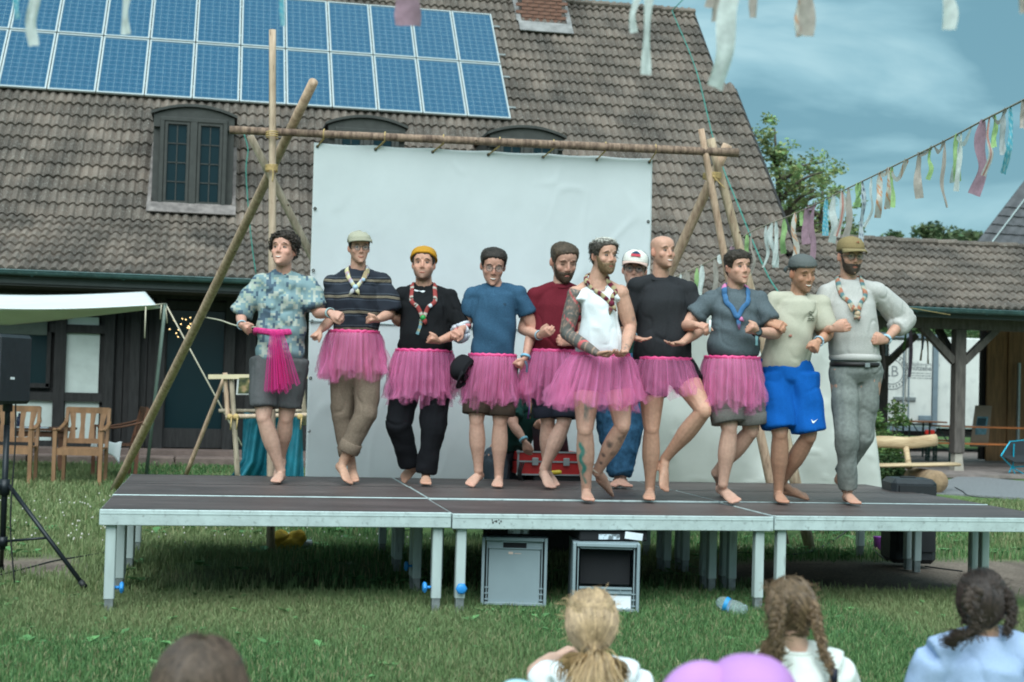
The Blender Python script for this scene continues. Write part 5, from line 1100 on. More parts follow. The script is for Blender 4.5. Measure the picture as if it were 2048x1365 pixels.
    # face
    if not S.get('noface'):
        ey = S.get('eyes', 'open')
        for q in (-1, 1):
            if ey == 'open':
                mb = MB(); mb.ball(hd.w((q*.031, .0735, .008)), np.array([.0135, .0105, .0058])*hk, hd.R3()); eo = mb.build('eye', EYEW, body, True)
                mb = MB(); mb.ball(hd.w((q*.031+S.get('gaze', 0)*.005, .0805, .008)), np.array([.0062, .0052, .0060])*hk, hd.R3(), 8, 6); o_ = link('iris', mesh_from('iris', np.vstack(mb.V), mb.F, IRIS, True), body)
            P_ = [hd.w((q*(.031+t*.0150), .0840-.006*abs(t)-.003*max(0, t), .0140-.0035*t*t-(.006 if ey == 'down' else 0))) for t in np.linspace(-1, 1, 7)]; mb = MB(); mb.tube(P_, .0019*hk, 5, col=np.array(S.get('browc', S['hairc']))*.7+sk*.05); mb.build('eyelid', HAIRM, body, True, True)
            P_ = [hd.w((q*(.033+t*.0185), .0905-.0085*max(0, t)**2-.001*abs(t), .0330+.004*(1-t*t)-.004*max(0, t)+S.get('browup', 0))) for t in np.linspace(-1, 1, 7)]; mb = MB(); mb.loft(np.array(P_), np.array([.0018, .0030, .0036, .0036, .0032, .0024, .0014])*hk, n=6, cols=[np.array(S.get('browc', S['hairc']))*1.0+sk*.10]*7); mb.build('eyebrow', HAIRM, body, True, True)
        sm = S.get('smile', .4); lc = sk*np.array([.90, .55, .55])
        P_ = [hd.w((t*.0275, .0930-.0125*t*t, -.0655+.007*sm*t*t-.002)) for t in np.linspace(-1, 1, 9)]; mb = MB(); mb.loft(np.array(P_), np.array([.0015, .003, .0042, .005, .005, .005, .0042, .003, .0015])*hk, n=6, cols=[lc]*9); mb.build('lips', attrmat('lip_skin', rough=.45, spec=.4, var=.05), body, True, True)
        if S.get('teeth'):
            P_ = [hd.w((t*.022, .0960-.0115*t*t, -.0646+.007*sm*t*t)) for t in np.linspace(-1, 1, 7)]; mb = MB(); mb.loft(np.array(P_), np.array([.0012, .003, .004, .0043, .004, .003, .0012])*hk, n=5); mb.build('teeth', mat('teeth', (0.72, 0.69, 0.62), .3), body, True)
        else:
            P_ = [hd.w((t*.025, .0968-.0125*t*t, -.0660+.008*sm*t*t)) for t in np.linspace(-1, 1, 7)]; mb = MB(); mb.tube(P_, .0012*hk, 4); mb.build('mouth_line', mat('mouth_dark', (0.09, 0.03, 0.025), .6), body, True)
    # hair and beard
    hc = np.array(S['hairc'])
    if S.get('hair'):
        H_ = S['hair']; lim = H_.get('lim', HLH); V_, F_, nz_ = shell(hd, np.array(lim), H_['t'], S.get('seed', 1), H_.get('noise', .3), H_.get('ns', 60), thf=H_.get('thf'))
        cc = hc*(1+.6*nz_[:, None])
        if 'tip' in H_: zz_ = hd.loc(V_)[:, 2]; m_ = np.clip((zz_-.085)/.03, 0, 1)*np.clip(.5+nz_*2.2, 0, 1); cc = cc*(1-m_[:, None])+np.array(H_['tip'])*m_[:, None]
        ho = link('hair', mesh_from('hair', V_, F_, HAIRM, True, np.clip(cc, .004, .9)), p)
        if 'curls' in H_:
            mb = MB(); ra = g.uniform(-math.pi, math.pi, 900); rh = g.uniform(-.03, .121, 900); ok = rh > np.interp(np.abs(ra), HLA, lim)+.004; ra, rh = ra[ok][:H_['curls']], rh[ok][:H_['curls']]
            for h_, a_ in zip(rh, ra):
                c0 = head_pt(h_, a_, H_['t']*(.6+.5*g.random())); r0 = g.uniform(.006, .011); ax = unit(g.normal(size=3)); e1, e2 = frame_for(ax); mb.tube(hd.w(np.array([c0+(e1*math.cos(t)+e2*math.sin(t))*r0+ax*.002*t for t in np.linspace(0, 5.6, 9)])), .0042*hd.k, 5, col=hc*g.uniform(.5, 1.7))
            mb.build('curls', HAIRM, ho, True, True)
        if 'locks' in H_:
            n_, L_, cu_, wd_ = H_['locks']; ra = g.uniform(-math.pi, math.pi, n_*2); rh = g.uniform(-.02, .121, n_*2); ok = rh > np.interp(np.abs(ra), HLA, lim)+.004; ra, rh = ra[ok][:n_], rh[ok][:n_]
            dirf = H_.get('dir', lambda h, a: np.array([math.sin(a)*.55+.25, math.cos(a)*.75, .05-.75*(h < .075)])); mb = strands(hd, rh, ra, L_, dirf, wd_, S.get('seed', 1), hc, lift=H_['t']*1.8, curl=cu_)
            lo_ = mb.build('locks', HAIRM, ho, True, True)
            if 'tip' in H_:
                a_ = np.vstack(mb.C); zz_ = hd.loc(np.vstack(mb.V))[:, 2]; m_ = np.clip((zz_-.09)/.02, 0, 1)*(np.repeat(g.random(len(a_)//4+1), 4)[:len(a_)] < .75); a_ = a_*(1-m_[:, None])+np.array(H_['tip'])*m_[:, None]; c4 = np.ones((len(a_), 4), np.float32); c4[:, :3] = a_; lo_.data.color_attributes['Col'].data.foreach_set('color', c4.ravel())
    if S.get('beard'):
        B_ = S['beard']
        def lim(Hh, A): 
            x_ = np.abs(A); low = (-.043-Hh+.062*np.clip((x_-.75)/.6, 0, 1)); low = np.minimum(low, .05)/.012; side = (1.42-x_)/.12; lip = 1-1.8*np.exp(-((A/.25)**2+((Hh+.068)/.009)**2)); mo = 1-1.6*np.exp(-((A/.10)**2+((Hh+.036)/.006)**2)); return np.minimum(np.minimum(low, side), np.minimum(lip, 1))
        V_, F_, nz_ = shell(hd, lim, B_['t'], 5, .14, 110, edge=.01, nh=60, na=80); nz_ = nz_*.5; bc = np.array(B_.get('c', hc)); link('beard', mesh_from('beard', V_, F_, HAIRM, True, np.clip(bc*(1+.7*nz_[:, None]), .004, .9)), p)
    return X
def tee(X, S, name='t_shirt', mt=None, hem=None, sl=(.62, .62), wid=1.0, dep=1.0, loose=1.0, fold=.006, seed=0, neck=.074, rings=None, voxel=.010, sleeve_r=.064, drag=None, belly=1.0, tank=False, extra=None, cuff=None):
    J, rv, fv = X.J, X.rv, X.fv; hc = J(hem[0]); hw = hem[1]*X.sc; sh = X.sh; ch = (sh[0]+sh[1])/2; sw = np.linalg.norm(sh[1]-sh[0])/2; nk = X.nk; mb = MB()
    cw = sw*.92*wid; top = nk-UP*.035; d_ = .122*dep
    P_ = [hc, hc+(ch-hc)*.10, hc+(ch-hc)*.32, hc+(ch-hc)*.58, hc+(ch-hc)*.82, ch+(nk-ch)*.0, ch+(nk-ch)*.45, nk-UP*.004]
    A_ = [hw, hw*1.02, hw*.55+cw*.45, cw*.98, cw*.98, sw*.80, sw*.46, neck]; B_ = [.105*dep*belly, .118*dep*belly, .130*dep*belly, .130*dep, .126*dep, .108, .090, .070]
    if tank: P_[-2:], A_[-3:], B_[-3:] = [ch+UP*.008, ch+UP*.012], [sw*.62, sw*.56, sw*.50], [.108, .100, .090]
    mb.loft(P_, A_, B_, n=24, sides=[(rv, fv)]*8, power=2.3)
    if not tank:
        for q in (0, 1):
            s_, el, wr, tp = X.arm[q]; f = sl[q]; limb(mb, nk+(sh[q]-nk)*.16-UP*.004, s_-UP*.004, [.045, .049, .053, .058]); r_ = sleeve_r*loose; mb.ball(s_-UP*.002, .0625, nu=14, nv=10)
            if f <= 1: e_ = s_+(el-s_)*f; limb(mb, s_+(nk-s_)*.06, e_, [.059, .064, r_*1.0, r_*1.03, r_*1.04])
            else: limb(mb, s_, el, [.066, .075, r_, r_*.95]); mb.ball(el, r_*.95); limb(mb, el, el+(wr-el)*(f-1), [r_*.95, r_*.92, r_*.72])
    else:
        for q in (0, 1): limb(mb, nk+(sh[q]-nk)*.46-fv*.02-UP*.006, nk+(sh[q]-nk)*.60-UP*.10+fv*.03, [.052, .056, .066])
    if extra: extra(mb)
    me = fuse(mb, voxel, 3); folds(me, fold, seed=seed+X.sc*1000, drag=drag); me.materials.append(mt)
    o = link(name, me, X.p); mb = MB(); P_ = [nk+rv*math.cos(t)*(neck+.001)+fv*(math.sin(t)*.070+.008)-UP*(.004+.022*max(0, math.sin(t))) for t in np.linspace(0, 2*math.pi, 29)]; mb.loft(P_, .006, .011, UP, 7)
    if not tank: mb.build('neckband', mt, o, True)
    return o
def trousers(X, S, name, mt, waist, hemf, r=(.105, .098, .09, .085), rl=(.08, .078, .076, .075), fold=.006, seed=0, voxel=.010, depth_=.12, cuff=False, drag=None, top_dz=0):
    """waist: (px point, half-width px); hemf: per leg, 0..1 = thigh fraction, 1..2 = shin fraction"""
    J, rv, fv = X.J, X.rv, X.fv; wc = J(waist[0]); ww = waist[1]*X.sc; pv = (X.hips[0]+X.hips[1])/2; mb = MB()
    mb.loft([wc, wc+(pv-wc)*.5, pv-UP*.02, pv-UP*.09], [ww, max(ww*1.04, .16), .175, .13], [depth_*.92, depth_, depth_*1.02, .09], n=22, sides=[(rv, fv)]*4)
    for q in (0, 1):
        h_, kn, an, he, to = X.leg[q]; f = hemf[q]; h0 = h_+(h_-pv)*-.05
        if f <= 1: limb(mb, h0, h_+(kn-h_)*f, list(r))
        else: limb(mb, h0, kn, list(r)); mb.ball(kn, r[-1]*.97); limb(mb, kn, kn+(an-kn)*(f-1), list(rl), k=9)
    me = fuse(mb, voxel, 3); folds(me, fold, s=(10, 10, 7), seed=seed+3, drag=drag); me.materials.append(mt); o = link(name, me, X.p)
    if cuff:
        for q in (0, 1):
            h_, kn, an, he, to = X.leg[q]; f = hemf[q]; e_ = (h_+(kn-h_)*f) if f <= 1 else kn+(an-kn)*(f-1); d = unit(kn-h_) if f <= 1 else unit(an-kn); rr_ = (r[-1] if f <= 1 else rl[-1])+.012; mb = MB(); mb.loft([e_-d*.075, e_-d*.07, e_+d*.0, e_+d*.006], [rr_*.98, rr_*1.05, rr_*1.05, rr_*.97], n=18); c_ = mb.build('cuff', mt, o, True)
    return o
def band(X, q, c, name='wristband', f=.93, r=.034, w=.010):
    s_, el, wr, tp = X.arm[q]; d = unit(wr-el); c0 = el+(wr-el)*f; s1, t1 = frame_for(d); mb = MB(); P_ = [c0+(s1*math.cos(t)+t1*math.sin(t))*r for t in np.linspace(0, 2*math.pi, 17)]; mb.loft(P_, .004, w, d, 6); return mb.build(name, mat('band_'+''.join(f'{int(v*99):02d}' for v in c), c, .6, .1), X.p, True)
# ------------------------------------------------------------------ cloth materials of single garments
def camo_mat():
    m, n, l, b = nmat('pixel_camo'); t = n.new('ShaderNodeTexCoord'); sn = n.new('ShaderNodeVectorMath'); sn.operation = 'SNAP'; sn.inputs[1].default_value = (.0175, 10, .0175); l.new(t.outputs['Object'], sn.inputs[0])
    def nz(sc, off):
        ad = n.new('ShaderNodeVectorMath'); ad.operation = 'ADD'; ad.inputs[1].default_value = (off, off*2, off*3); l.new(sn.outputs[0], ad.inputs[0]); z = n.new('ShaderNodeTexNoise'); z.inputs['Scale'].default_value = sc; z.inputs['Detail'].default_value = 2; l.new(ad.outputs[0], z.inputs[0]); return z.outputs[0]
    def over(c, fac, base): x = n.new('ShaderNodeMix'); x.data_type = 'RGBA'; x.inputs[7].default_value = (*c, 1); l.new(fac, x.inputs[0]); (l.new(base, x.inputs[6]) if not isinstance(base, tuple) else setattr(x.inputs[6], 'default_value', (*base, 1))); return x.outputs[2]
    def gt(s, v): q = n.new('ShaderNodeMath'); q.operation = 'GREATER_THAN'; q.inputs[1].default_value = v; l.new(s, q.inputs[0]); return q.outputs[0]
    o = over((.36, .39, .345), gt(nz(19, 3.1), .54), (.170, .255, .275)); o = over((.065, .105, .145), gt(nz(21, 8.7), .575), o); o = over((.30, .36, .30), gt(nz(34, 14.2), .63), o)
    l.new(o, b.inputs['Base Color']); b.inputs['Roughness'].default_value = .9; return m
def stripe_mat():
    m, n, l, b = nmat('navy_stripe'); t = n.new('ShaderNodeTexCoord'); s = n.new('ShaderNodeSeparateXYZ'); l.new(t.outputs['Object'], s.inputs[0])
    z = n.new('ShaderNodeTexNoise'); z.inputs['Scale'].default_value = 5; l.new(t.outputs['Object'], z.inputs[0]); a = n.new('ShaderNodeMath'); a.operation = 'MULTIPLY_ADD'; a.inputs[1].default_value = .035; l.new(z.outputs[0], a.inputs[0]); l.new(s.outputs[2], a.inputs[2])
    q = n.new('ShaderNodeMath'); q.operation = 'MODULO'; q.inputs[1].default_value = .118; l.new(a.outputs[0], q.inputs[0]); d = n.new('ShaderNodeMath'); d.operation = 'DIVIDE'; d.inputs[1].default_value = .118; l.new(q.outputs[0], d.inputs[0])
    r = n.new('ShaderNodeValToRGB'); r.color_ramp.interpolation = 'CONSTANT'; E_ = r.color_ramp.elements; E_[0].color = (.010, .014, .024, 1); E_[1].position = .98; E_[1].color = (.010, .014, .024, 1)
    for p_, c in ((.40, (.045, .055, .075)), (.46, (.008, .010, .016)), (.56, (.19, .155, .105)), (.615, (.012, .014, .02)), (.64, (.22, .18, .125)), (.695, (.008, .010, .016)), (.80, (.05, .06, .075)), (.85, (.010, .014, .024))): e = E_.new(p_); e.color = (*c, 1)
    l.new(d.outputs[0], r.inputs[0]); l.new(r.outputs[0], b.inputs['Base Color']); b.inputs['Roughness'].default_value = .92; return m
def fab(name, c, var=.10, sc=120, rough=.92, bump=.12): return mat(name, c, rough, var, sc, spec=.15, bump=bump, bscale=400, detail=3)
CAMO, STRIPE = camo_mat(), stripe_mat()
BLACK = fab('black_cotton', (.010, .0105, .012)); CHAR = fab('charcoal_cotton', (.026, .027, .030)); BLUET = fab('petrol_blue_melange', (.035, .088, .150), .22, 160); MAROON = fab('maroon_cotton', (.125, .013, .022)); WHITE = fab('white_cotton', (.72, .75, .77), .03); GREYT_ = fab('grey_melange', (.092, .115, .128), .2, 160); BEIGE = fab('pale_olive_cotton', (.44, .42, .335), .05); SWEAT = fab('light_grey_sweat', (.47, .455, .43), .10, 160); GREEN = fab('dark_green_cotton', (.012, .048, .040))
GSHORT = fab('grey_short', (.088, .090, .092)); BROWNS = fab('brown_short', (.062, .045, .034)); NAVY = fab('navy_short', (.020, .023, .034)); GREYS = fab('stone_grey_short', (.155, .148, .135), .15); BLUES = fab('royal_blue_short', (.004, .090, .36), .08); KHAKI = fab('grey_green_trouser', (.20, .215, .20), .15, 40); TAN = fab('taupe_cord', (.185, .140, .105), .14, 90); JEANS = fab('blue_jeans', (.030, .090, .165), .3, 25); BLKT = fab('black_jeans', (.010, .0105, .013)); SLATE = fab('slate_trouser', (.055, .070, .085), .2)
DK = (.022, .017, .013)
def shoulder(x, y): return (x, y)
# 1 ---- camouflage shirt, pink sash
S = dict(base=(550, 966), seed=1, label='curly-haired man in pixel camouflage shirt with pink sash, leftmost on the stage', head=(568, 468, 537, -.22, .16, -.03), neck=(567, 549), sh=[(514, 566), (620, 566)], hips=[(530, 718), (588, 718)], jaw=1.03,
    arms=[((482, 630, -.02), (484, 652, -.20), (499, 666, -.26), .95, (1, 0, 0)), ((636, 628, -.05), (662, 626, -.28), (700, 640, -.34), .45, (0, -1, -.5))],
    legs=[((527, 836, -.10), ('flat', 549, 967, -4)), ((572, 836, .02), ('tip', (562, 915, .16), (568, 926, .22), (556, 962, .06)))],
    hairc=(.030, .022, .017), hair=dict(t=.018, noise=.6, ns=48, curls=360, lim=[.070, .064, .045, .0, .006, -.025, -.055, -.065]), smile=1.0, teeth=True, skin=(.57, .335, .26), gaze=-.6, browc=(.05, .033, .025), legskin=(.55, .37, .29))
X = make_person(S); X1 = X
sh_ = tee(X, S, 'camouflage_shirt', CAMO, ((559, 718), 45), (.98, .78), 1.03, 1.12, 1.22, .009, 1, drag=((.5, 0, .9), 42)); trousers(X, S, 'shorts', GSHORT, ((558, 690), 42), (.82, .80), (.112, .108, .104, .100))
wc = X.J((558, 665)); wa, wb = 50*X.sc, .165; mb = MB(); P_ = [wc+X.rv*math.cos(t)*wa+X.fv*math.sin(t)*wb+UP*.006*math.sin(t*3) for t in np.linspace(0, 2*math.pi, 41)]; mb.loft(P_, .008, .022, UP, 8); o = mb.build('sash', mat('magenta_tulle', (.60, .035, .20), .8, .25, 60, bump=.5, bscale=90), X.p, True)
g = np.random.default_rng(3); V = []; F = []; C = []
for L, (xa, xb, ya, yb) in enumerate(((548, 556, 664, 786), (560, 580, 664, 770), (552, 564, 664, 780), (545, 548, 664, 782))):
    nu, nv = 18, 14; off = len(V)
    for i in range(nv):
        t = i/(nv-1)
        for j in range(nu):
            u = j/(nu-1)-.5; wdt = 8+34*t**.8; q = X.J((xa+(xb-xa)*t+u*wdt, ya+(yb-ya)*t+3*math.sin(u*20+L), -.175-.035*math.sin(u*16+L*2+t)*t-.012*L-.02*t)); V.append(q); sv = .5+.5*math.sin(j*2.3+L*1.7); C.append((*(np.array([.78, .07, .33])*(.85+.3*sv)), .30+.30*sv))
    F += [[off+i*nu+j, off+i*nu+j+1, off+(i+1)*nu+j+1, off+(i+1)*nu+j] for i in range(nv-1) for j in range(nu-1)]
link('sash_tails', tulle_mesh('sash_tails', np.array(V), F, np.array(C)), o)
band(X, 0, (.30, .42, .48)); band(X, 1, (.33, .44, .44), w=.014)
# 2 ---- flat cap
S = dict(base=(705, 968), seed=2, label='man in beige flat cap, navy striped polo and rolled taupe trousers', head=(718, 469, 527, .30, -.06, .03), hk=1.03, neck=(716, 541), sh=[(664, 565), (766, 563)], hips=[(688, 716), (738, 716)],
    arms=[((662, 640, .02), (640, 662, -.22), (617, 681, -.30), .92, (.6, -.6, 0)), ((780, 628, -.02), (754, 640, -.24), (728, 645, -.32), .85, (0, -.4, 1))],
    legs=[((684, 832, .04), ('tip', (703, 928, .10), (707, 945, .20), (707, 967))), ((731, 826, -.08), ('tip', (687, 922, -.06), (667, 930, .04), (696, 969)))],
    hairc=(.022, .017, .014), hair=dict(t=.009, noise=.3), smile=1.0, teeth=False, skin=(.57, .345, .26), gaze=.2, eyes='open', legskin=(.50, .32, .23))
X = make_person(S); hd = X.hd
sh_ = tee(X, S, 'striped_polo', STRIPE, ((712, 664), 44), (.95, .93), 1.05, 1.10, 1.35, .009, 2, drag=((.8, 0, .6), 30), neck=.085)
mb = MB(); nk = X.nk                                                    # open collar with tan lining
for q in (-1, 1): mb.poly([nk+X.rv*q*.018+X.fv*.125-UP*.13, nk+X.rv*q*.075+X.fv*.105-UP*.06, nk+X.rv*q*.085+X.fv*.03+UP*.015, nk+X.rv*q*.055+X.fv*.075-UP*.01], .008, X.fv)
mb.build('collar', fab('tan_lining', (.33, .25, .15)), X.p)
trousers(X, S, 'trousers', TAN, ((709, 668), 44), (1.80, 1.80), (.102, .096, .090, .084), (.078, .072, .066, .066), cuff=True, drag=((.2, 0, 1), 16))
tutu(X.p, X.J((708, 664)), 50*X.sc, .150, X.J((706, 748)), 70*X.sc, .27, X.rv, X.fv, 12)
lim = lambda A: .048+.0*A; pt, F = capcrown(hd, lambda A: np.where(np.abs(A) < 1.2, .062, .062-.030*np.clip((np.abs(A)-1.2)/1.5, 0, 1)), .016, .004, 1); sk_ = np.clip((pt[:, 2]-.05)/.06, 0, 1); pt[:, 1] += sk_*.012; pt[:, 2] += np.where(pt[:, 1] > 0, -.004, .006)*sk_
capo = link('flat_cap', mesh_from('flat_cap', hd.w(pt), F, FEL, True, np.tile((.36, .345, .26), (len(pt), 1))), X.p)
V, F = brim(hd, .064, 0, .045, .012, amax=1.25, off=.016); link('brim', mesh_from('brim', V, F, FEL, True, np.tile((.31, .295, .22), (len(V), 1))), capo); solid(capo.children[0], .008)
glasses(X.p, hd, .022)
PAST = [(.52, .47, .25), (.44, .30, .38), (.42, .44, .48), (.54, .50, .32)]
scarf(X.p, X.J((711, 575, -.165)), X.nk, X.rv, X.fv, lambda u, s: np.array(PAST[int(u*17) % 4]), 2, w=.013, tails=((-.045, -.06), (.03, -.055)), slide=mat('pale_blue_slide', (.35, .47, .58), .5), on=sh_)
mb = MB(); mb.ball(lay(sh_, [X.J((726, 559, -.17))], X.fv, .03)[0], (.013, .006, .013)); mb.build('badge', MATS['pale_blue_slide'], X.p, True)
# 3 ---- yellow beanie, black
S = dict(base=(853, 971), seed=3, label='stout man in yellow beanie, black T-shirt and black trousers with red neckerchief', head=(847, 499, 562, -.03, .06, 0), jaw=1.10, hk=1.02, neck=(848, 575), sh=[(802, 590), (900, 592)], hips=[(818, 732), (874, 732)], build=1.12, neckw=1.08,
    arms=[((799, 645, .06), (786, 634, -.06), (772, 620, -.16), .7, (0, -1, 0)), ((926, 664, -.06), (876, 683, -.30), (852, 681, -.36), .95, (0, -.6, 1))],
    legs=[((797, 846, -.02), ('tip', (821, 934, .16), (825, 944, .24), (803, 962))), ((866, 858, -.04), ('flat', 851, 971, 3))],
    hairc=(.030, .021, .015), hair=dict(t=.009, noise=.3, ns=70, lim=[.072, .068, .045, -.012, .0, -.02, -.06, -.066]), stubble=.55, smile=.05, skin=(.56, .325, .24), legskin=(.52, .33, .24))
X = make_person(S); hd = X.hd
sh_ = tee(X, S, 'black_t_shirt', BLACK, ((850, 706), 52), (.55, .80), 1.12, 1.28, 1.12, .007, 3, belly=1.12, neck=.080)
mb = MB(); P_ = [X.nk+UP*-.012+X.rv*math.cos(t)*.078+X.fv*(math.sin(t)*.078+.012)-UP*.028*max(0, math.sin(t)) for t in np.linspace(0, 2*math.pi, 25)]; mb.tube(P_, .010, 7); mb.build('undershirt_collar', WHITE, X.p, True)
trousers(X, S, 'black_trousers', BLKT, ((848, 704), 52), (1.93, 1.97), (.114, .108, .100, .092), (.086, .078, .072, .072), .008)
tutu(X.p, X.J((848, 702)), 56*X.sc, .175, X.J((844, 792)), 73*X.sc, .28, X.rv, X.fv, 13, alpha=.225)
pt, F = capcrown(hd, lambda A: .074-.050*np.clip((np.abs(A)-.5)/1.4, 0, 1)-.02*np.clip((np.abs(A)-1.9)/1.2, 0, 1), .019, .006, 1); pt[:, 1] -= .012; bo = link('beanie', mesh_from('beanie', hd.w(pt), F, FEL, True, np.tile((.43, .22, .028), (len(pt), 1))), X.p)
aa = np.linspace(-math.pi, math.pi, 49); ln = .076-.050*np.clip((np.abs(aa)-.5)/1.4, 0, 1)-.02*np.clip((np.abs(aa)-1.9)/1.2, 0, 1); P_ = head_pt(ln+.004, aa, np.full(49, .016)); P_[:, 1] -= .010; mb = MB(); mb.loft(hd.w(P_), .0085, .011, hd.u, 8, cols=[np.array((.46, .215, .018))*(1+.15*(i % 2)) for i in range(49)]); mb.build('rolled_edge', FEL, bo, True, True)
def red_scarf(u, s): q = (u*6.5) % 1; return np.array((.46, .42, .37)) if q < .10 or .17 < q < .27 else (np.array((.03, .025, .02)) if q < .17 else np.array((.27, .052, .048)))
so = scarf(X.p, X.J((846, 636, -.20)), X.nk, X.rv, X.fv, red_scarf, 3, w=.0130, tails=((.03, -.04), (.02, -.05)), slide=mat('green_slide', (.02, .28, .06), .5), neckr=.082, mid=(.085, .5), on=sh_)
V, F, C = ribbon(lay(sh_, catmull([X.J((842, 638, -.21)), X.J((840, 652, -.22)), X.J((834, 669, -.215))], 4), X.fv, .012), .022, lambda t, u: np.array((.22, .42, .48)) if (t*5) % 1 < .6 else np.array((.5, .45, .25))); link('festival_ribbon', mesh_from('festival_ribbon', V, F, CLOTH, True, C), so)
mb = MB(); mb.ball(lay(sh_, [X.J((861, 612, -.19))], X.fv, .026)[0], (.014, .006, .014)); mb.build('badge', mat('white_badge', (.6, .66, .72), .4), X.p, True)
s_, el, wr, tp = X.arm[1]; mb = MB()
for k in range(4): c0 = el+(s_-el)*(.16-.085*k) if k < 2 else el+(wr-el)*(.08*(k-1)); d_ = unit(s_-el) if k < 2 else unit(wr-el); a1, b1 = frame_for(d_); P_ = [c0+(a1*math.cos(t)+b1*math.sin(t))*.062 for t in np.linspace(0, 2*math.pi, 15)]; mb.tube(P_, .017, 7, col=((.62, .62, .66), (.55, .20, .20), (.62, .63, .67), (.48, .50, .58))[k])
mb.build('elbow_bandana', attrmat('scarf_cloth'), X.p, True, True)
# 4 ---- blue T-shirt
S = dict(base=(993, 976), seed=4, label='man with short dark hair and glasses in petrol blue T-shirt, looking down', head=(986, 500, 568, .10, -.30, -.05), hk=1.02, neck=(991, 574), sh=[(942, 590), (1040, 585)], hips=[(958, 732), (1008, 732)],
    arms=[((930, 655, .04), (921, 662, -.14), (908, 670, -.24), .55, (0, -1, -.4)), ((1066, 656, .02), (1050, 718, -.10), (1036, 742, -.14), .75, (-.8, -.3, 0))],
    legs=[((953, 842, -.06), ('tip', (957, 940, .0), (966, 956, .14), (936, 974))), ((1000, 844, -.04), ('flat', 993, 976, -4))],
    hairc=(.024, .018, .014), hair=dict(t=.015, noise=.18, ns=75), smile=.6, teeth=True, eyes='down', skin=(.56, .325, .25), legskin=(.55, .36, .28))
X = make_person(S); hd = X.hd
sh_ = tee(X, S, 'blue_t_shirt', BLUET, ((985, 717), 42), (.60, .60), 1.0, 1.0, 1.0, .006, 4, drag=((.75, 0, .65), 34)); trousers(X, S, 'brown_shorts', BROWNS, ((984, 712), 42), (.86, .88), (.110, .104, .098, .092), cuff=True)
tutu(X.p, X.J((985, 711)), 47*X.sc, .150, X.J((978, 803)), 58*X.sc, .25, X.rv, X.fv, 14); glasses(X.p, hd, .022); band(X, 1, (.20, .45, .60)); 
V, F, C = ribbon(catmull([X.J((1050, 722, -.13)), X.J((1054, 732, -.14)), X.J((1053, 745, -.14))], 4), .016, plain((.10, .14, .2))); link('band_tail', mesh_from('band_tail', V, F, CLOTH, True, C), X.p)
mb = MB(); mb.box(lay(sh_, [X.J((1009, 609, -.135))], X.fv, .001)[0], (.024, .003, .018)); mb.build('chest_print', mat('faint_print', (.025, .06, .10), .9), X.p)
hb = Head(X.J((934, 742, -.17)), -.9, -.9, .9, .95); pt, F = capcrown(hb, lambda A: .0+0*A, .010, .0, 2); cp = thing('baseball_cap', 'black baseball cap hanging from the waist of the man in blue', 'cap', X.J((934, 742, -.17))); link('crown', mesh_from('crown', hb.w(pt), F, FEL, True, np.tile((.012, .012, .014), (len(pt), 1))), cp); V, F = brim(hb, .005, 0, .065, .01); solid(link('brim', mesh_from('brim', V, F, FEL, True, np.tile((.012, .012, .014), (len(V), 1))), cp), .005)
# 5 ---- maroon T-shirt
S = dict(base=(1103, 978), seed=5, label='bearded man in maroon T-shirt with pink tutu, head bowed', head=(1127, 488, 562, .35, -.34, .03), hk=1.0, neck=(1121, 570), sh=[(1068, 590), (1165, 590, .05)], hips=[(1082, 726), (1132, 726)],
    arms=[((1045, 660, .02), (1082, 672, -.22), (1102, 662, -.30), .35, (0, -.9, .4)), ((1165, 668, .0), (1140, 686, -.16), (1118, 682, -.22), .5, (0, -1, 0))],
    legs=[((1096, 842, .0), ('tip', (1094, 938, .10), (1092, 950, .2), (1110, 976))), ((1128, 845, -.08), ('tip', (1088, 938, -.04), (1077, 946, .10), (1102, 979)))],
    hairc=(.062, .042, .027), hair=dict(t=.011, noise=.2, ns=80), beard=dict(t=.007, c=(.06, .037, .023)), smile=-.3, eyes='down', skin=(.57, .345, .265), legskin=(.52, .35, .28))
X = make_person(S)
sh_ = tee(X, S, 'maroon_t_shirt', MAROON, ((1105, 706), 44), (.66, .66), 1.02, 1.05, 1.05, .006, 5); trousers(X, S, 'navy_shorts', NAVY, ((1105, 704), 44), (.92, .92), (.112, .106, .098, .090), cuff=True)
tutu(X.p, X.J((1103, 702)), 48*X.sc, .150, X.J((1096, 790)), 66*X.sc, .26, X.rv, X.fv, 15); band(X, 0, (.3, .4, .45), f=.9)
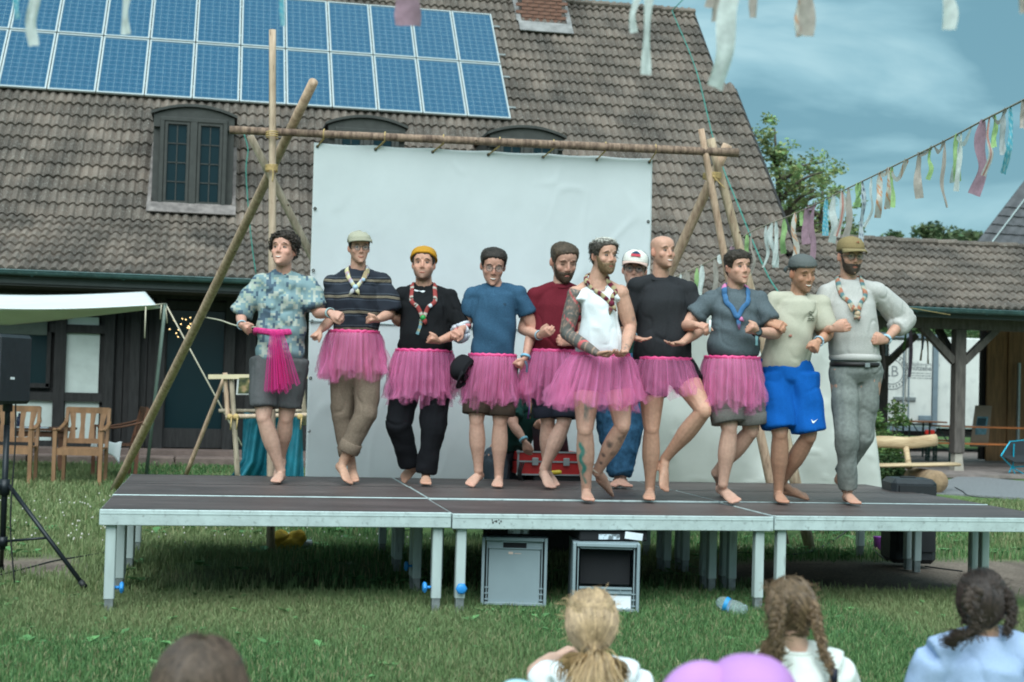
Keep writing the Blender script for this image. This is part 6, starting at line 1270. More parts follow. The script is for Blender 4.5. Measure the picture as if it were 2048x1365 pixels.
# 6 ---- tattooed man in tank top
def tattoo_paint(X, V, C, Lc):
    s_, el, wr, tp = X.arm[0]; g = np.random.default_rng(6); out = C.copy()
    def seg(a, b): ab = b-a; t = np.clip(((V-a)@ab)/(ab@ab), -.15, 1.1); return t, np.linalg.norm(V-(a+np.outer(t, ab)), axis=1)
    t1, d1 = seg(s_, el); t2, d2 = seg(el, wr); sleeve = (((d1 < .085) & (t1 > -.12) & (V@X.rv-s_@X.rv < .045)) | ((d2 < .065) & (t2 <= 1.08))).astype(float)
    u = np.where(d1 < d2, t1*.28, .28+t2*.25); th = np.arctan2((V-s_)@X.fv, (V-s_)@X.rv); Q = np.stack([u*40, th*2, u*0], 1)
    tex = vnoise(Q, 1.0, 2)*.5+.5; ln = np.abs(np.sin(u*75+np.sin(th*3+u*12)*2.2)); ink = np.array([.060, .062, .058]); lite = np.array([.30, .20, .155]); m = sleeve*(.80+.2*tex); base = np.where((ln < .28)[:, None], lite, ink*(1+.6*tex[:, None]))
    out = out*(1-m[:, None])+base*m[:, None]; redl = sleeve*(np.abs(np.sin(u*17+th*1.1+.6)) < .13); out = np.where((redl > 0)[:, None], np.array([.50, .10, .105]), out)
    def blob(c, r, col_, w=.9): nonlocal out; m = w*np.clip(1.3-np.linalg.norm(V-c, axis=1)/r, 0, 1)**.5*(np.linalg.norm(V-c, axis=1) < r*1.3); out = out*(1-m[:, None])+np.array(col_)*m[:, None]
    h0, k0, a0, _, _ = X.leg[0]; h1, k1, a1, _, _ = X.leg[1]; fr = X.fv*.055
    for t in np.linspace(.25, .92, 26): blob(k0+(a0-k0)*t+X.fv*.05-X.rv*(.030-.012*math.sin(t*22)-.02*(t-.25)), .0135*(1.3-.4*t), (.030, .20, .165))
    for t in np.linspace(.5, .95, 14): blob(k0+(a0-k0)*t+X.fv*.045-X.rv*(.050-.01*math.sin(t*20)), .010, (.33, .06, .05), .6)
    for q in range(16): blob(h0+(k0-h0)*g.uniform(.62, .85)+X.fv*.075+X.rv*g.uniform(-.03, .04), .014, (.16, .15, .12), .7)
    for q in range(5): blob(h0+(k0-h0)*(.60+.04*q)+X.fv*.085+X.rv*(-.012+.012*math.sin(q)), .012, (.09, .16, .12), .8)
    for (t, sx, r) in ((.24, .018, .020), (.30, .030, .016), (.20, .036, .014), (.38, -.02, .023), (.41, -.014, .018), (.55, .022, .021), (.60, .018, .013), (.62, -.024, .015), (.80, -.01, .012)): blob(k1+(a1-k1)*t+X.fv*.045+X.rv*sx, r, (.045, .045, .045), .85)
    blob(h1+(k1-h1)*.72+X.fv*.08+X.rv*.02, .013, (.60, .10, .16), .7)
    s1, e1, w1, t1_ = X.arm[1]
    for q in range(10): blob(e1+(w1-e1)*g.uniform(.15, .95)+X.fv*.04+X.rv*g.uniform(-.02, .02), .009, (.12, .11, .10), .7)
    blob(s1+(e1-s1)*.75+X.fv*.03+X.rv*.03, .015, (.10, .09, .10), .7); return out
S = dict(base=(1177, 1004), seed=6, label='tattooed man with bleached hair in white tank top and wide pink tutu', head=(1207, 481, 548, .58, -.02, .02), hk=1.03, neck=(1194, 559), sh=[(1149, 588), (1243, 585)], hips=[(1175, 735), (1230, 735)], armr=1.12, build=1.02, bare=True, voxel=.0055, ratio=.55, paint=tattoo_paint,
    arms=[((1132, 668, -.02), (1194, 707, -.30), (1232, 716, -.36), .25, (0, 0, 1)), ((1261, 655, .02), (1250, 702, -.20), (1228, 722, -.32), .3, (0, 0, 1))],
    legs=[((1170, 860, -.10), ('flat', 1177, 1004, 2)), ((1245, 852, -.10), ('tip', (1194, 944, .10), (1190, 962, .14), (1222, 994)))],
    hairc=(.055, .045, .036), hair=dict(t=.016, noise=.35, ns=60, locks=(300, .016, .25, .0035), tip=(.52, .50, .44), lim=[.080, .074, .052, -.01, .005, -.025, -.06, -.07]), beard=dict(t=.006, c=(.17, .105, .055)), smile=.35, skin=(.55, .335, .25), legskin=(.52, .335, .255), gaze=.5)
X = make_person(S)
sh_ = tee(X, S, 'tank_top', WHITE, ((1203, 712), 50), (0, 0), .86, 1.06, 1.0, .005, 6, tank=True, neck=.066)
trousers(X, S, 'short_trunks', fab('dark_trunks', (.03, .03, .035)), ((1203, 712), 46), (.40, .40), (.106, .104, .102, .100))
tutu(X.p, X.J((1201, 709)), 57*X.sc, .160, X.J((1187, 808)), 95*X.sc, .34, X.rv, X.fv, 16, alpha=.235)
def rc(u, s): return np.array((.42, .35, .20)) if (u*8.5) % 1 < .5 else np.array((.14, .022, .042))
scarf(X.p, X.J((1224, 607, -.155)), X.nk, X.rv, X.fv, rc, 6, w=.0125, tails=((.03, -.05), (-.012, -.075)), mid=(.075, .5), on=sh_)
mb = MB(); P_ = [X.nk+X.rv*math.cos(t)*.066+X.fv*(.075+.04*math.sin(t))-UP*(.03+.06*math.sin(t)) for t in np.linspace(.1, math.pi-.1, 11)]; mb.tube(P_, .0025, 5); mb.build('necklace', STEEL, X.p)
a0 = X.leg[1][2]; s1, t1 = frame_for(unit(X.leg[1][2]-X.leg[1][1])); mb = MB(); P_ = [a0+(s1*math.cos(t)+t1*math.sin(t))*.041+UP*.02 for t in np.linspace(0, 2*math.pi, 15)]; mb.tube(P_, .006, 6); mb.build('anklet', mat('beige_cord', (.5, .42, .34), .8), X.p)
# 7 ---- bald man, one leg lifted
S = dict(base=(1297, 1002), seed=7, label='shaven-headed man in black T-shirt and pink tutu lifting one bare leg', head=(1325, 473, 539, .52, .05, .03), hk=1.0, neck=(1321, 556), sh=[(1272, 572), (1380, 580)], hips=[(1304, 735), (1358, 735)], build=1.05,
    arms=[((1238, 660, .06), (1264, 674, -.20), (1312, 690, -.28), .10, (0, .3, 1), 1), ((1404, 658, -.02), (1364, 686, -.26), (1316, 694, -.34), .10, (0, .2, 1), -1)],
    legs=[((1303, 858, -.06), ('flat', 1297, 1002, -8)), ((1408, 822, -.22), ('free', (1330, 918, .02), (1318, 926, .06), (1326, 984, -.06)))],
    hairc=(.10, .070, .05), hair=None, stubble=.28, smile=.7, teeth=True, skin=(.56, .335, .25), legskin=(.53, .335, .24), gaze=.5, browc=(.12, .08, .05), voxel=.0058, ratio=.5)
X = make_person(S)
sh_ = tee(X, S, 'black_t_shirt', CHAR, ((1326, 724), 57), (.95, .66), 1.08, 1.12, 1.15, .006, 7, drag=((.6, 0, -.8), 26)); trousers(X, S, 'black_shorts', BLACK, ((1328, 715), 50), (.46, .42), (.112, .110, .106, .104))
tutu(X.p, X.J((1327, 718)), 56*X.sc, .165, X.J((1326, 785)), 80*X.sc, .34, X.rv, X.fv, 17, layers=2, alpha=.23); band(X, 0, (.30, .50, .60), f=1.0)
# 8 ---- grey T-shirt
S = dict(base=(1470, 1008), seed=8, label='man in grey T-shirt with blue and pink neckerchief, wristwatch and long pink tutu', head=(1475, 504, 570, .45, .0, .03), hk=1.02, neck=(1470, 580), jaw=1.06, sh=[(1420, 597), (1520, 600)], hips=[(1440, 750), (1494, 750)], build=1.08,
    arms=[((1368, 652, -.02), (1396, 651, -.22), (1420, 654, -.30), .55, (0, -.6, -.8)), ((1553, 668, -.06), (1512, 664, -.28), (1492, 657, -.36), .97, (0, -.7, .6))],
    legs=[((1459, 858, -.08), ('tip', (1446, 968, -.04), (1438, 985, .10), (1474, 1008))), ((1502, 862, .02), ('tip', (1432, 946, .20), (1424, 962, .28), (1444, 990)))],
    hairc=(.034, .025, .018), hair=dict(t=.015, noise=.35, ns=60, lim=[.062, .062, .048, -.01, .005, -.025, -.06, -.07], locks=(120, .014, .1, .003), dir=lambda h, a: np.array([math.sin(a)*.6+.3, math.cos(a)*.8, -.25])), smile=.5, skin=(.57, .345, .26), legskin=(.54, .36, .28), gaze=.5, stubble=.12)
X = make_person(S)
sh_ = tee(X, S, 'grey_t_shirt', GREYT_, ((1467, 712), 50), (.62, .62), 1.04, 1.10, 1.05, .007, 8, drag=((.45, 0, .9), 44), belly=1.05); trousers(X, S, 'grey_shorts', GREYS, ((1466, 714), 50), (.88, .86), (.116, .110, .104, .098), .010, cuff=True)
tutu(X.p, X.J((1464, 716)), 54*X.sc, .165, X.J((1462, 812)), 66*X.sc, .27, X.rv, X.fv, 18, alpha=.235)
def bp_(u, s): return np.array((.60, .20, .38)) if (.30 < u < .42 or u > 1.08) else np.array((.055, .145, .29))
scarf(X.p, X.J((1475, 634, -.165)), X.nk, X.rv, X.fv, bp_, 8, w=.0145, tails=((.012, -.085), (.04, -.03)), mid=(.07, .5), neckr=.078, on=sh_)
o = band(X, 1, (.012, .014, .018), 'wristwatch', f=.96, r=.033, w=.016); s_, el, wr, tp = X.arm[1]; mb = MB(); mb.loft([wr-unit(wr-el)*.02+X.fv*.032, wr-unit(wr-el)*.02+X.fv*.042], .020, n=14); mb.build('watch_dial', mat('dial', (.06, .09, .10), .2), o)
V, F, C = ribbon(catmull([wr+X.fv*.03-UP*.03, wr+X.fv*.035-UP*.055, wr+X.fv*.03-UP*.09], 4), .018, plain((.20, .38, .40))); link('band_tail', mesh_from('band_tail', V, F, CLOTH, True, C), X.p)
mb = MB(); q = X.arm[0][3]; mb.tube([q-UP*.035, q+UP*.045], .008, 8); tag(mb.build('marker', mat('white_plastic', (.75, .78, .78), .4), None, True), 'white pen-like stick held beside the grey T-shirt', 'marker')
# 9 ---- beige T-shirt, blue shorts
S = dict(base=(1567, 1008), seed=9, label='man in backwards grey cap, pale olive T-shirt and bright blue shorts', head=(1604, 514, 583, .42, -.24, .10), hk=1.0, neck=(1596, 594), sh=[(1546, 600), (1644, 606)], hips=[(1548, 752), (1602, 752)],
    arms=[((1512, 656, .02), (1542, 648, -.20), (1574, 652, -.28), .45, (0, -.8, -.5)), ((1657, 670, -.02), (1636, 684, -.18), (1629, 702, -.24), .75, (-.5, -.8, 0))],
    legs=[((1560, 868, -.08), ('flat', 1567, 1008, 0)), ((1618, 872, -.06), ('tip', (1562, 966, .18), (1550, 986, .22), (1616, 998)))],
    hairc=(.05, .034, .022), hair=dict(t=.005, noise=.3, lim=[.2, .2, .2, .02, .03, -.02, -.075, -.085]), stubble=.38, smile=.9, teeth=True, eyes='down', skin=(.50, .285, .19), legskin=(.46, .275, .19), voxel=.0058, ratio=.5)
X = make_person(S); hd = X.hd
sh_ = tee(X, S, 'olive_t_shirt', BEIGE, ((1566, 736), 47), (.66, .78), 1.02, 1.04, 1.10, .006, 9, drag=((.6, 0, .8), 30))
so = trousers(X, S, 'blue_shorts', BLUES, ((1566, 720), 52), (.90, .94), (.124, .122, .122, .122), .006, drag=((.7, 0, .7), 34))
pt, F = capcrown(hd, lambda A: .058-.018*np.clip((np.abs(A)-.8)/1.2, 0, 1), .013, .006, 1); co = link('grey_cap', mesh_from('grey_cap', hd.w(pt), F, FEL, True, np.tile((.105, .115, .112), (len(pt), 1))), X.p); V, F = brim(hd, .036, math.pi, .062, .025); solid(link('brim', mesh_from('brim', V, F, FEL, True, np.tile((.095, .105, .10), (len(V), 1))), co), .005)
P_ = [head_pt(.083-.020*abs(t)**2.2, t*.42, .0145) for t in np.linspace(-1, 1, 9)]; P_ = [np.array(q) for q in P_]; lo = [head_pt(.066, t*.42, .0145) for t in np.linspace(1, -1, 9)]; mb = MB(); mb.add(hd.w(np.array(P_+lo)), [list(range(18))[::-1]]); mb.build('cap_gap', SKIN, co, False, True); setcol_ = co.children[-1].data.color_attributes['Col']; setcol_.data.foreach_set('color', np.tile(np.array([.50, .30, .20, 1], np.float32), 18))
band(X, 1, (.35, .5, .6)); 
# small chest print and shorts mark
INKD = mat('olive_print', (.14, .145, .11), .9); 
def print_on(X, parent, items, mt, name, z0=-.175):
    mb = MB()
    for P_, r_ in items: mb.tube([X.J((*q, z0)) for q in P_], r_, 5)
    return mb.build(name, mt, parent)
def snap(me_obj, pts):                                                  # lay a mark on the cloth itself
    from mathutils.bvhtree import BVHTree
    me = me_obj.data; bv = BVHTree.FromPolygons([v.co[:] for v in me.vertices], [p_.vertices[:] for p_ in me.polygons]); out = []
    for x, y in pts:
        h = bv.ray_cast(Vector(CAM), Vector(unit(ray(x, y)))); out.append(np.array(h[0])-unit(ray(x, y))*.004 if h[0] is not None else X.J((x, y, -.17)))
    return out
shirt9 = [c for c in X.p.children if c.name.startswith('olive')][0]
items = [[(1617, 627), (1620, 623), (1624, 625), (1628, 624)], [(1616, 633), (1621, 631), (1627, 633)], [(1616, 637), (1619, 636), (1622, 638), (1626, 636), (1628, 638)], [(1615, 642), (1618, 640), (1620, 642), (1623, 640), (1626, 642), (1629, 640)], [(1619, 628), (1624, 629)]]
mb = MB()
for it in items: mb.tube(snap(shirt9, it), .0028, 4)
mb.build('chest_print', INKD, X.p)
pts = [(1622.5, 838.5), (1624.5, 845.5), (1627, 847), (1636, 838), (1628.5, 842.5), (1625.5, 842.5)]; q = snap(so, pts); mb = MB(); mb.poly(q, .003, -unit(ray(1630, 840))); mb.build('white_mark', MATS['white_plastic'], X.p)
mb = MB(); mb.ball(snap(shirt9, [(1581, 672)])[0], (.013, .004, .009)); mb.build('kiss_mark', mat('kiss_print', (.36, .16, .12), .8), X.p)
# 10 ---- sweatshirt
S = dict(base=(1712, 1010), seed=10, label='bearded man in tan cap and glasses with grey sweatshirt, hand on hip, rightmost on stage', head=(1700, 482, 548, .20, -.10, .02), hk=1.03, neck=(1697, 562), sh=[(1650, 586), (1752, 580)], hips=[(1687, 740), (1737, 740)], yaw=-.05,
    arms=[((1632, 664, .02), (1666, 658, -.24), (1700, 652, -.30), .30, (0, -1, .0)), ((1808, 640, .10), (1770, 682, -.10), (1742, 678, -.16), .35, (-.2, -1, 0))],
    legs=[((1693, 872, -.08), ('flat', 1712, 1010, 4)), ((1724, 872, .02), ('tip', (1678, 960, .20), (1670, 968, .26), (1698, 996)))],
    hairc=(.030, .021, .015), hair=dict(t=.005, noise=.3, lim=[.2, .2, .2, .0, .022, -.012, -.05, -.06]), beard=dict(t=.0045, c=(.05, .034, .024)), smile=.0, skin=(.54, .325, .24), legskin=(.50, .31, .23))
X = make_person(S); hd = X.hd
sh_ = tee(X, S, 'grey_sweatshirt', SWEAT, ((1710, 716), 48), (1.02, 1.42), 1.08, 1.12, 1.12, .005, 10, drag=((.25, 0, .95), 24), sleeve_r=.074); 
mb = MB(); c0 = X.J((1710, 716)); P_ = [c0+X.rv*math.cos(t)*48*X.sc*1.0+X.fv*math.sin(t)*.135 for t in np.linspace(0, 2*math.pi, 33)]; mb.loft(P_, .014, .024, UP, 8); mb.build('ribbed_hem', SWEAT, X.p, True)
to_ = trousers(X, S, 'grey_trousers', KHAKI, ((1711, 722), 48), (1.95, 1.84), (.100, .092, .085, .079), (.076, .069, .062, .060), .0055, drag=((.3, 0, 1), 26), depth_=.128)
mb = MB(); c0 = X.J((1711, 730)); P_ = [c0+X.rv*math.cos(t)*50*X.sc+X.fv*math.sin(t)*.142 for t in np.linspace(0, 2*math.pi, 33)]; mb.loft(P_, .006, .017, UP, 6); bo = mb.build('belt', mat('dark_leather', (.012, .010, .010), .5), X.p, True); mb = MB(); mb.box(X.J((1735, 731, -.145)), (.035, .01, .03), bev=.003); mb.build('buckle', STEEL, bo)
pt, F = capcrown(hd, lambda A: .052-.018*np.clip((np.abs(A)-.9)/1.2, 0, 1), .014, .014, 1); co = link('tan_cap', mesh_from('tan_cap', hd.w(pt), F, FEL, True, np.tile((.235, .175, .085), (len(pt), 1))), X.p); V, F = brim(hd, .054, 0, .068, .014, curve=.018); solid(link('brim', mesh_from('brim', V, F, FEL, True, np.tile((.235, .185, .095), (len(V), 1))), co), .005)
mb = MB(); mb.tube([hd.w(head_pt(h_, a_, .030)) for h_, a_ in ((.088, -.02), (.092, .05), (.086, .1), (.094, .14))], .003, 4); mb.build('cap_emblem', mat('rust_print', (.30, .08, .04), .9), co)
glasses(X.p, hd, .025)
STR3 = [(.40, .16, .10), (.11, .20, .21), (.40, .385, .30)]
so = scarf(X.p, X.J((1715, 628, -.175)), X.nk, X.rv, X.fv, lambda u, s: np.array(STR3[int(u*20) % 3]), 10, w=.0135, tails=((.012, -.05), (-.02, -.04)), slide=mat('wooden_slide', (.45, .33, .22), .7), mid=(.078, .52), neckr=.08, on=sh_)
mb = MB(); L3 = lay(sh_, [X.J((1712, 618, -.19)), X.J((1716, 634, -.195)), X.J((1697, 608, -.17)), X.J((1703, 624, -.175))], X.fv, .03); mb.ball(L3[0], .014); mb.ball(L3[1], (.018, .014, .014)); mb.tube(L3[2:], .007, 6); mb.build('slide_figure', MATS['wooden_slide'], so, True); band(X, 1, (.33, .5, .58), w=.012)
# 11 ---- man in trucker cap behind the row
S = dict(base=(1240, 974), seed=11, label='man in white and navy trucker cap and glasses half hidden behind the row', head=(1269, 507, 577, -.10, .0, -.08), hk=.98, neck=(1266, 585), sh=[(1224, 606), (1316, 600)], hips=[(1216, 735), (1264, 735)],
    arms=[((1212, 675), (1220, 720, -.1), (1224, 745, -.1), .5), ((1322, 672), (1318, 715, -.1), (1314, 740, -.1), .5)],
    legs=[((1218, 848), ('flat', 1222, 975, -30)), ((1262, 848), ('flat', 1257, 976, 20))], hairc=(.035, .026, .02), hair=dict(t=.008, noise=.3), smile=.8, teeth=True, skin=(.56, .345, .27), stubble=.15, voxel=.008)
X = make_person(S); hd = X.hd
sh_ = tee(X, S, 'green_shirt', GREEN, ((1244, 712), 40), (.7, .7), 1.0, 1.0, 1.05, .006, 11); trousers(X, S, 'jeans', JEANS, ((1242, 706), 42), (1.96, 1.96), (.112, .106, .100, .096), (.094, .092, .092, .092), .008)
pt, F = capcrown(hd, lambda A: .045-.01*np.clip((np.abs(A)-.9)/1.2, 0, 1), .014, .016, 1); fr_ = pt[:, 1] > .035; co = link('trucker_cap', mesh_from('trucker_cap', hd.w(pt), F, FEL, True, np.where(fr_[:, None], np.array((.66, .64, .58)), np.array((.02, .045, .085)))), X.p); V, F = brim(hd, .048, 0, .070, .012, curve=.022); solid(link('brim', mesh_from('brim', V, F, FEL, True, np.tile((.58, .40, .34), (len(V), 1))), co), .005)
mb = MB(); f3 = lambda h_, a_: hd.w(head_pt(h_, a_, .030)); mb.add(np.array([f3(.078, -.30), f3(.078, .30), f3(.092, .30), f3(.092, -.30)]), [[0, 1, 2, 3]], (.45, .06, .08)); mb.add(np.array([f3(.094, -.30), f3(.094, .30), f3(.105, .12), f3(.108, .0), f3(.105, -.12)]), [[0, 1, 2, 3, 4]], (.02, .05, .10)); mb.build('cap_patch', FEL, co, False, True); glasses(X.p, hd, .026)
# 12 ---- man bending over the sound desk behind the stage
S = dict(D=11.72, seed=12, label='man in dark green T-shirt bending over the red flight case behind the stage', group='helpers behind the stage', head=(1090, 716, 778, .9, -.7, 0), neck=(1066, 778, -.05), sh=[(1022, 800, -.12), (1082, 792, .18)], hips=[(990, 910, .05), (1024, 915, .25)], noface=True, yaw=.5,
    arms=[((1026, 850, -.28), (1049, 882, -.36), (1053, 906, -.38), .25, (.6, -.3, -.6)), ((1084, 845, .05), (1072, 852, -.1), (1086, 846, -.18), .4)],
    legs=[((998, 1010, -.05), ('free', (1000, 1100, .0), (1000, 1115, .1), (1004, 1122, -.12))), ((1030, 1010, .15), ('free', (1030, 1098, .2), (1030, 1112, .3), (1036, 1118, .08)))], hairc=(.05, .035, .025), hair=dict(t=.014, noise=.3), skin=(.54, .34, .26), voxel=.008)
X = make_person(S)
sh_ = tee(X, S, 'green_t_shirt', GREEN, ((1018, 902, .12), 34), (.72, .72), 1.0, 1.15, 1.15, .008, 12); trousers(X, S, 'slate_trousers', SLATE, ((1010, 896, .12), 30), (1.95, 1.95), (.105, .10, .096, .092), (.088, .085, .082, .08), .008)
band(X, 0, (.20, .45, .55), w=.012)
mb = MB(); 
for k, c in enumerate(((.30, .05, .35), (.10, .30, .45), (.45, .25, .08))): mb.tube([X.J((1056+k, 780, -.25)), X.J((1060+k, 810, -.3)), X.J((1056+k*2, 838, -.3))], .006, 5, col=c)
mb.build('lanyard', attrmat('scarf_cloth'), X.p, True, True); mb = MB(); mb.bar(X.J((1058, 834, -.32)), X.J((1076, 814, -.32)), .035, .018); mb.build('radio', mat('black_plastic', (.015, .015, .016), .5), X.p)
# ================================================================== sound desk behind the stage
def JJ(x, y, d): return at(x, y, d)
BLKP = mat('black_plastic2', (.014, .015, .016), .55, .2, 8); REDC = mat('red_case', (.42, .022, .022), .45, .12, 6); CHROME = mat('case_edge', (.42, .45, .46), .35, .1, metal=.6)
dd = 11.66
tbl = thing('rack_box', 'black rack box carrying the red flight case behind the stage', 'box', onz(1110, 1110)); a_, b_ = at(1070, 950, dd), at(1160, 952, dd); zt = a_[2]
mb = MB(); c_ = (a_+b_)/2; mb.box((c_[0], c_[1]+.15, zt/2), (.40, .36, zt), bev=.01); mb.build('box', BLKP, tbl)
for k in range(3): mb = MB(); mb.box((c_[0], c_[1]-.034, zt*(.3+.25*k)), (.34, .02, .10)); mb.build('rack_unit', CHROME if k == 2 else BLKP, tbl)
fc = thing('flight_case', 'red flight case with silver edges and two latches standing on the rack box', 'flight case', (c_[0], c_[1], zt))
x0, x1 = at(1036, 940, dd-.1), at(1162, 940, dd); cx_ = (x0+x1)/2; wd = np.linalg.norm(x1-x0); zb = zt+.002; hh = .185; ang = math.atan2((x1-x0)[1], (x1-x0)[0])
Mr = np.array(Matrix.Rotation(ang, 3, 'Z')); bx = lambda p, s_, bev=0: MB().box(np.array([cx_[0], cx_[1], zb])+Mr@np.array(p), s_, M=Mr, bev=bev)
bx((0, .17, .052), (wd, .33, .10), .004).build('lower_shell', REDC, fc); bx((0, .17, .147), (wd, .33, .07), .004).build('lid', REDC, fc)
for z_ in (.004, .108, .184): 
    mb = bx((0, .005, z_), (wd+.006, .014, .012)); mb.build('edge_strip', CHROME, fc)
for sx in (-1, 1): bx((sx*wd/2, .005, .094), (.014, .014, .18)).build('edge_strip', CHROME, fc)
for sx in (-.12, .135): mb = bx((sx, -.004, .108), (.05, .012, .06), .003); mb.build('latch', CHROME, fc)
for sx in (-1, 1):
    for z_ in (.006, .182): mb = MB(); mb.ball(np.array([cx_[0], cx_[1], zb])+Mr@np.array((sx*wd/2, .004, z_)), .016, nu=8, nv=6); mb.build('corner', CHROME, fc)
lp_ = thing('laptop', 'open dark grey laptop seen from behind on the red flight case', 'laptop', (cx_[0], cx_[1]+.15, zb+.19))
mb = MB(); A_, B_, C_, D_ = at(1068, 906, dd+.10), at(1138, 907, dd+.12), at(1132, 856, dd-.02), at(1064, 854, dd-.04); mb.poly([A_, B_, C_, D_], .008, -_f); mb.build('screen', mat('slate_aluminium', (.055, .06, .075), .45, .08, metal=.3), lp_)
mb = MB(); mb.box((A_+B_)/2+np.array([0, .12, -.004]), (.30, .22, .012)); mb.build('keyboard', BLKP, lp_)
YEL = mat('yellow_plastic', (.62, .45, .03), .4, .05); mb = MB(); mb.loft([at(1101, 946, dd-.13), at(1104, 946, dd-.13), at(1119, 945, dd-.13), at(1123, 945, dd-.13)], [.014, .019, .019, .012], n=10)
tag(mb.build('cable_connector', YEL, None, True), 'small yellow connector hanging at the front of the red flight case', 'connector')
mb = MB()
for k in range(3): mb.tube(catmull([at(1040+k*4, 925, dd-.12), at(1036+k*3, 950, dd-.14), at(1042+k*5, 975, dd-.1), at(1045+k*6, 1010, dd)], 5), .006, 6)
tag(mb.build('cable_bundle', BLKP, None, True), 'black cables drooping from the left side of the flight case', 'cables')
# ================================================================== things under and around the stage
CRT = mat('grey_crate', (.215, .275, .295), .55, .05, 4); DARK = mat('crate_inside', (.012, .013, .015), .9)
def crate(label, x0, x1, ytop, ybot, open_front):
    p = onz((x0+x1)/2, ybot, .01); d = depth(p); L, R_ = at(x0, ybot, d), at(x1, ybot, d); w = np.linalg.norm(R_-L); h = (ybot-ytop)*d/FPX; t = thing('plastic_crate', label, 'crate', p, 'crates under the stage')
    an = math.atan2((R_-L)[1], (R_-L)[0]); M = np.array(Matrix.Rotation(an, 3, 'Z')); c = np.array([p[0], p[1], .012]); D_ = .58; q = lambda v: c+M@np.array(v); B = lambda v, s_, bev=0: MB().box(q(v), s_, M=M, bev=bev)
    B((0, D_/2+.02, .006), (w, D_, .012)).build('side_wall', CRT, t); B((-w/2+.006, D_/2+.02, h/2), (.012, D_, h-.026)).build('side_wall', CRT, t); B((w/2-.006, D_/2+.02, h/2), (.012, D_, h-.026)).build('side_wall', CRT, t); B((0, D_/2+.02, h-.007), (w, D_, .012)).build('side_wall', CRT, t); B((0, D_+.01, h/2), (w-.03, .012, h-.03)).build('back_wall', CRT, t)
    for sx in (-1, 1): B((sx*(w/2-.009), .0, h/2), (.018, .045, h), .003).build('rim', CRT, t); B((sx*(w/2-.032), .008, h/2), (.006, .02, h-.05)).build('rib', CRT, t)
    B((0, .001, h-.011), (w-.04, .043, .022), .003).build('rim', CRT, t); B((0, .001, .010), (w-.04, .043, .018), .003).build('rim', CRT, t)
    if not open_front:
        B((0, .012, h*.43), (w-.085, .012, h*.80)).build('front_panel', CRT, t); B((-w*.30, .012, h*.89), (w*.24, .012, h*.12)).build('front_panel', CRT, t); B((w*.30, .012, h*.89), (w*.24, .012, h*.12)).build('front_panel', CRT, t); B((0, .018, h*.88), (w*.36, .006, h*.08)).build('grip_hole', DARK, t)
        B((0, .004, h*.945), (w*.4, .014, .02)).build('rim', CRT, t); B((0, .001, h*.835), (w-.08, .01, .006)).build('rib', CRT, t)
        B((-w*.06, .0045, h*.765), (w*.07, .002, .014)).build('sticker', mat('sticker_paper', (.55, .42, .36), .7), t); B((w*.05, .0045, h*.76), (w*.10, .002, .004)).build('sticker', MATS['sticker_paper'], t)
    else:
        B((0, .014, h*.17), (w-.085, .012, h*.28)).build('front_panel', CRT, t); B((0, .006, h*.34), (w-.085, .02, .012)).build('rib', CRT, t); B((0, .006, h*.27), (w-.085, .018, .008)).build('rib', CRT, t); B((0, .006, h*.925), (w-.085, .018, .008)).build('rib', CRT, t)
        for sx in (-1, 0, 1): B((sx*w*.22, .006, h*.305), (.006, .018, .04)).build('rib', CRT, t)
        B((w*.16, .0065, h*.135), (w*.44, .003, h*.19)).build('label_sheet', mat('white_paper', (.68, .72, .76), .7), t); B((w*.105, .0045, h*.13), (w*.09, .002, h*.055)).build('label_print', mat('grey_print2', (.12, .13, .14), .7), t)
        B((0, .10, h*.62), (w-.1, .012, h*.5)).build('stored_plate', DARK, t)
    for sx in (-1, 1):
        for k in range(3): B((sx*(w/2-.032), .0, .035+k*.035), (.022, .014, .007)).build('notch_rib', CRT, t)
    return t, q, w, h
c1, q1, w1, h1 = crate('closed grey plastic crate standing on end under the stage', 961, 1092, 1076, 1212, False)
c2, q2, w2, h2 = crate('grey plastic crate with open front and white label under the stage', 1143, 1277, 1088, 1224, True)
for lab, q_, w_, h_, tg_ in (('black lidded box on top of the closed grey crate', q1, w1, h1, False), ('black lidded box with white tag on the open grey crate', q2, w2, h2, True)):
    t = thing('black_box', lab, 'box', q_((0, .3, h_)), 'black boxes on the crates'); mb = MB(); top = DECK-.012-.09; hb = max(.03, top-(h_+.014)); mb.box(q_((0, .36, h_+hb/2+.002)), (w_*1.06, .50, hb), bev=.006); mb.build('box', DARK, t)
    mb = MB(); mb.box(q_((.02, .105, h_+hb*.45)), (.13, .012, hb*.5)); mb.build('bright_contents', mat('shiny_wrap', (.35, .40, .44), .3, .6, 30, lo=.45, hi=.55), t)
    if tg_: mb = MB(); mb.box(q_((w_*.42, .08, h_+hb*.62)), (.11, .003, .042), M=np.array(Matrix.Rotation(.12, 3, 'Y'))); mb.build('tag', MATS['white_paper'], t)
# plastic bottle
m, n, l, b = nmat('clear_plastic'); b.inputs['Base Color'].default_value = (.75, .88, .92, 1); b.inputs['Roughness'].default_value = .12; b.inputs['Transmission Weight'].default_value = .85; b.inputs['IOR'].default_value = 1.15; PET = m
p = onz(1464, 1214, .045); t = thing('plastic_bottle', 'crumpled clear plastic bottle with blue band lying in the grass', 'bottle', p*[1, 1, 0]); dv = unit(HR*.75-HF*-.35+UP*-.25); P_ = [p-dv*.10, p-dv*.085, p-dv*.05, p-dv*.02, p+dv*.02, p+dv*.05, p+dv*.085, p+dv*.095]; mb = MB(); mb.loft(P_, [.014, .032, .045, .040, .046, .044, .040, .020], n=14); mb.build('bottle', PET, t, True); mb = MB(); mb.loft([p-dv*.045, p-dv*.02], [.047, .043], n=14, cap=False); mb.build('band', mat('blue_label', (.02, .24, .50), .5), t, True)
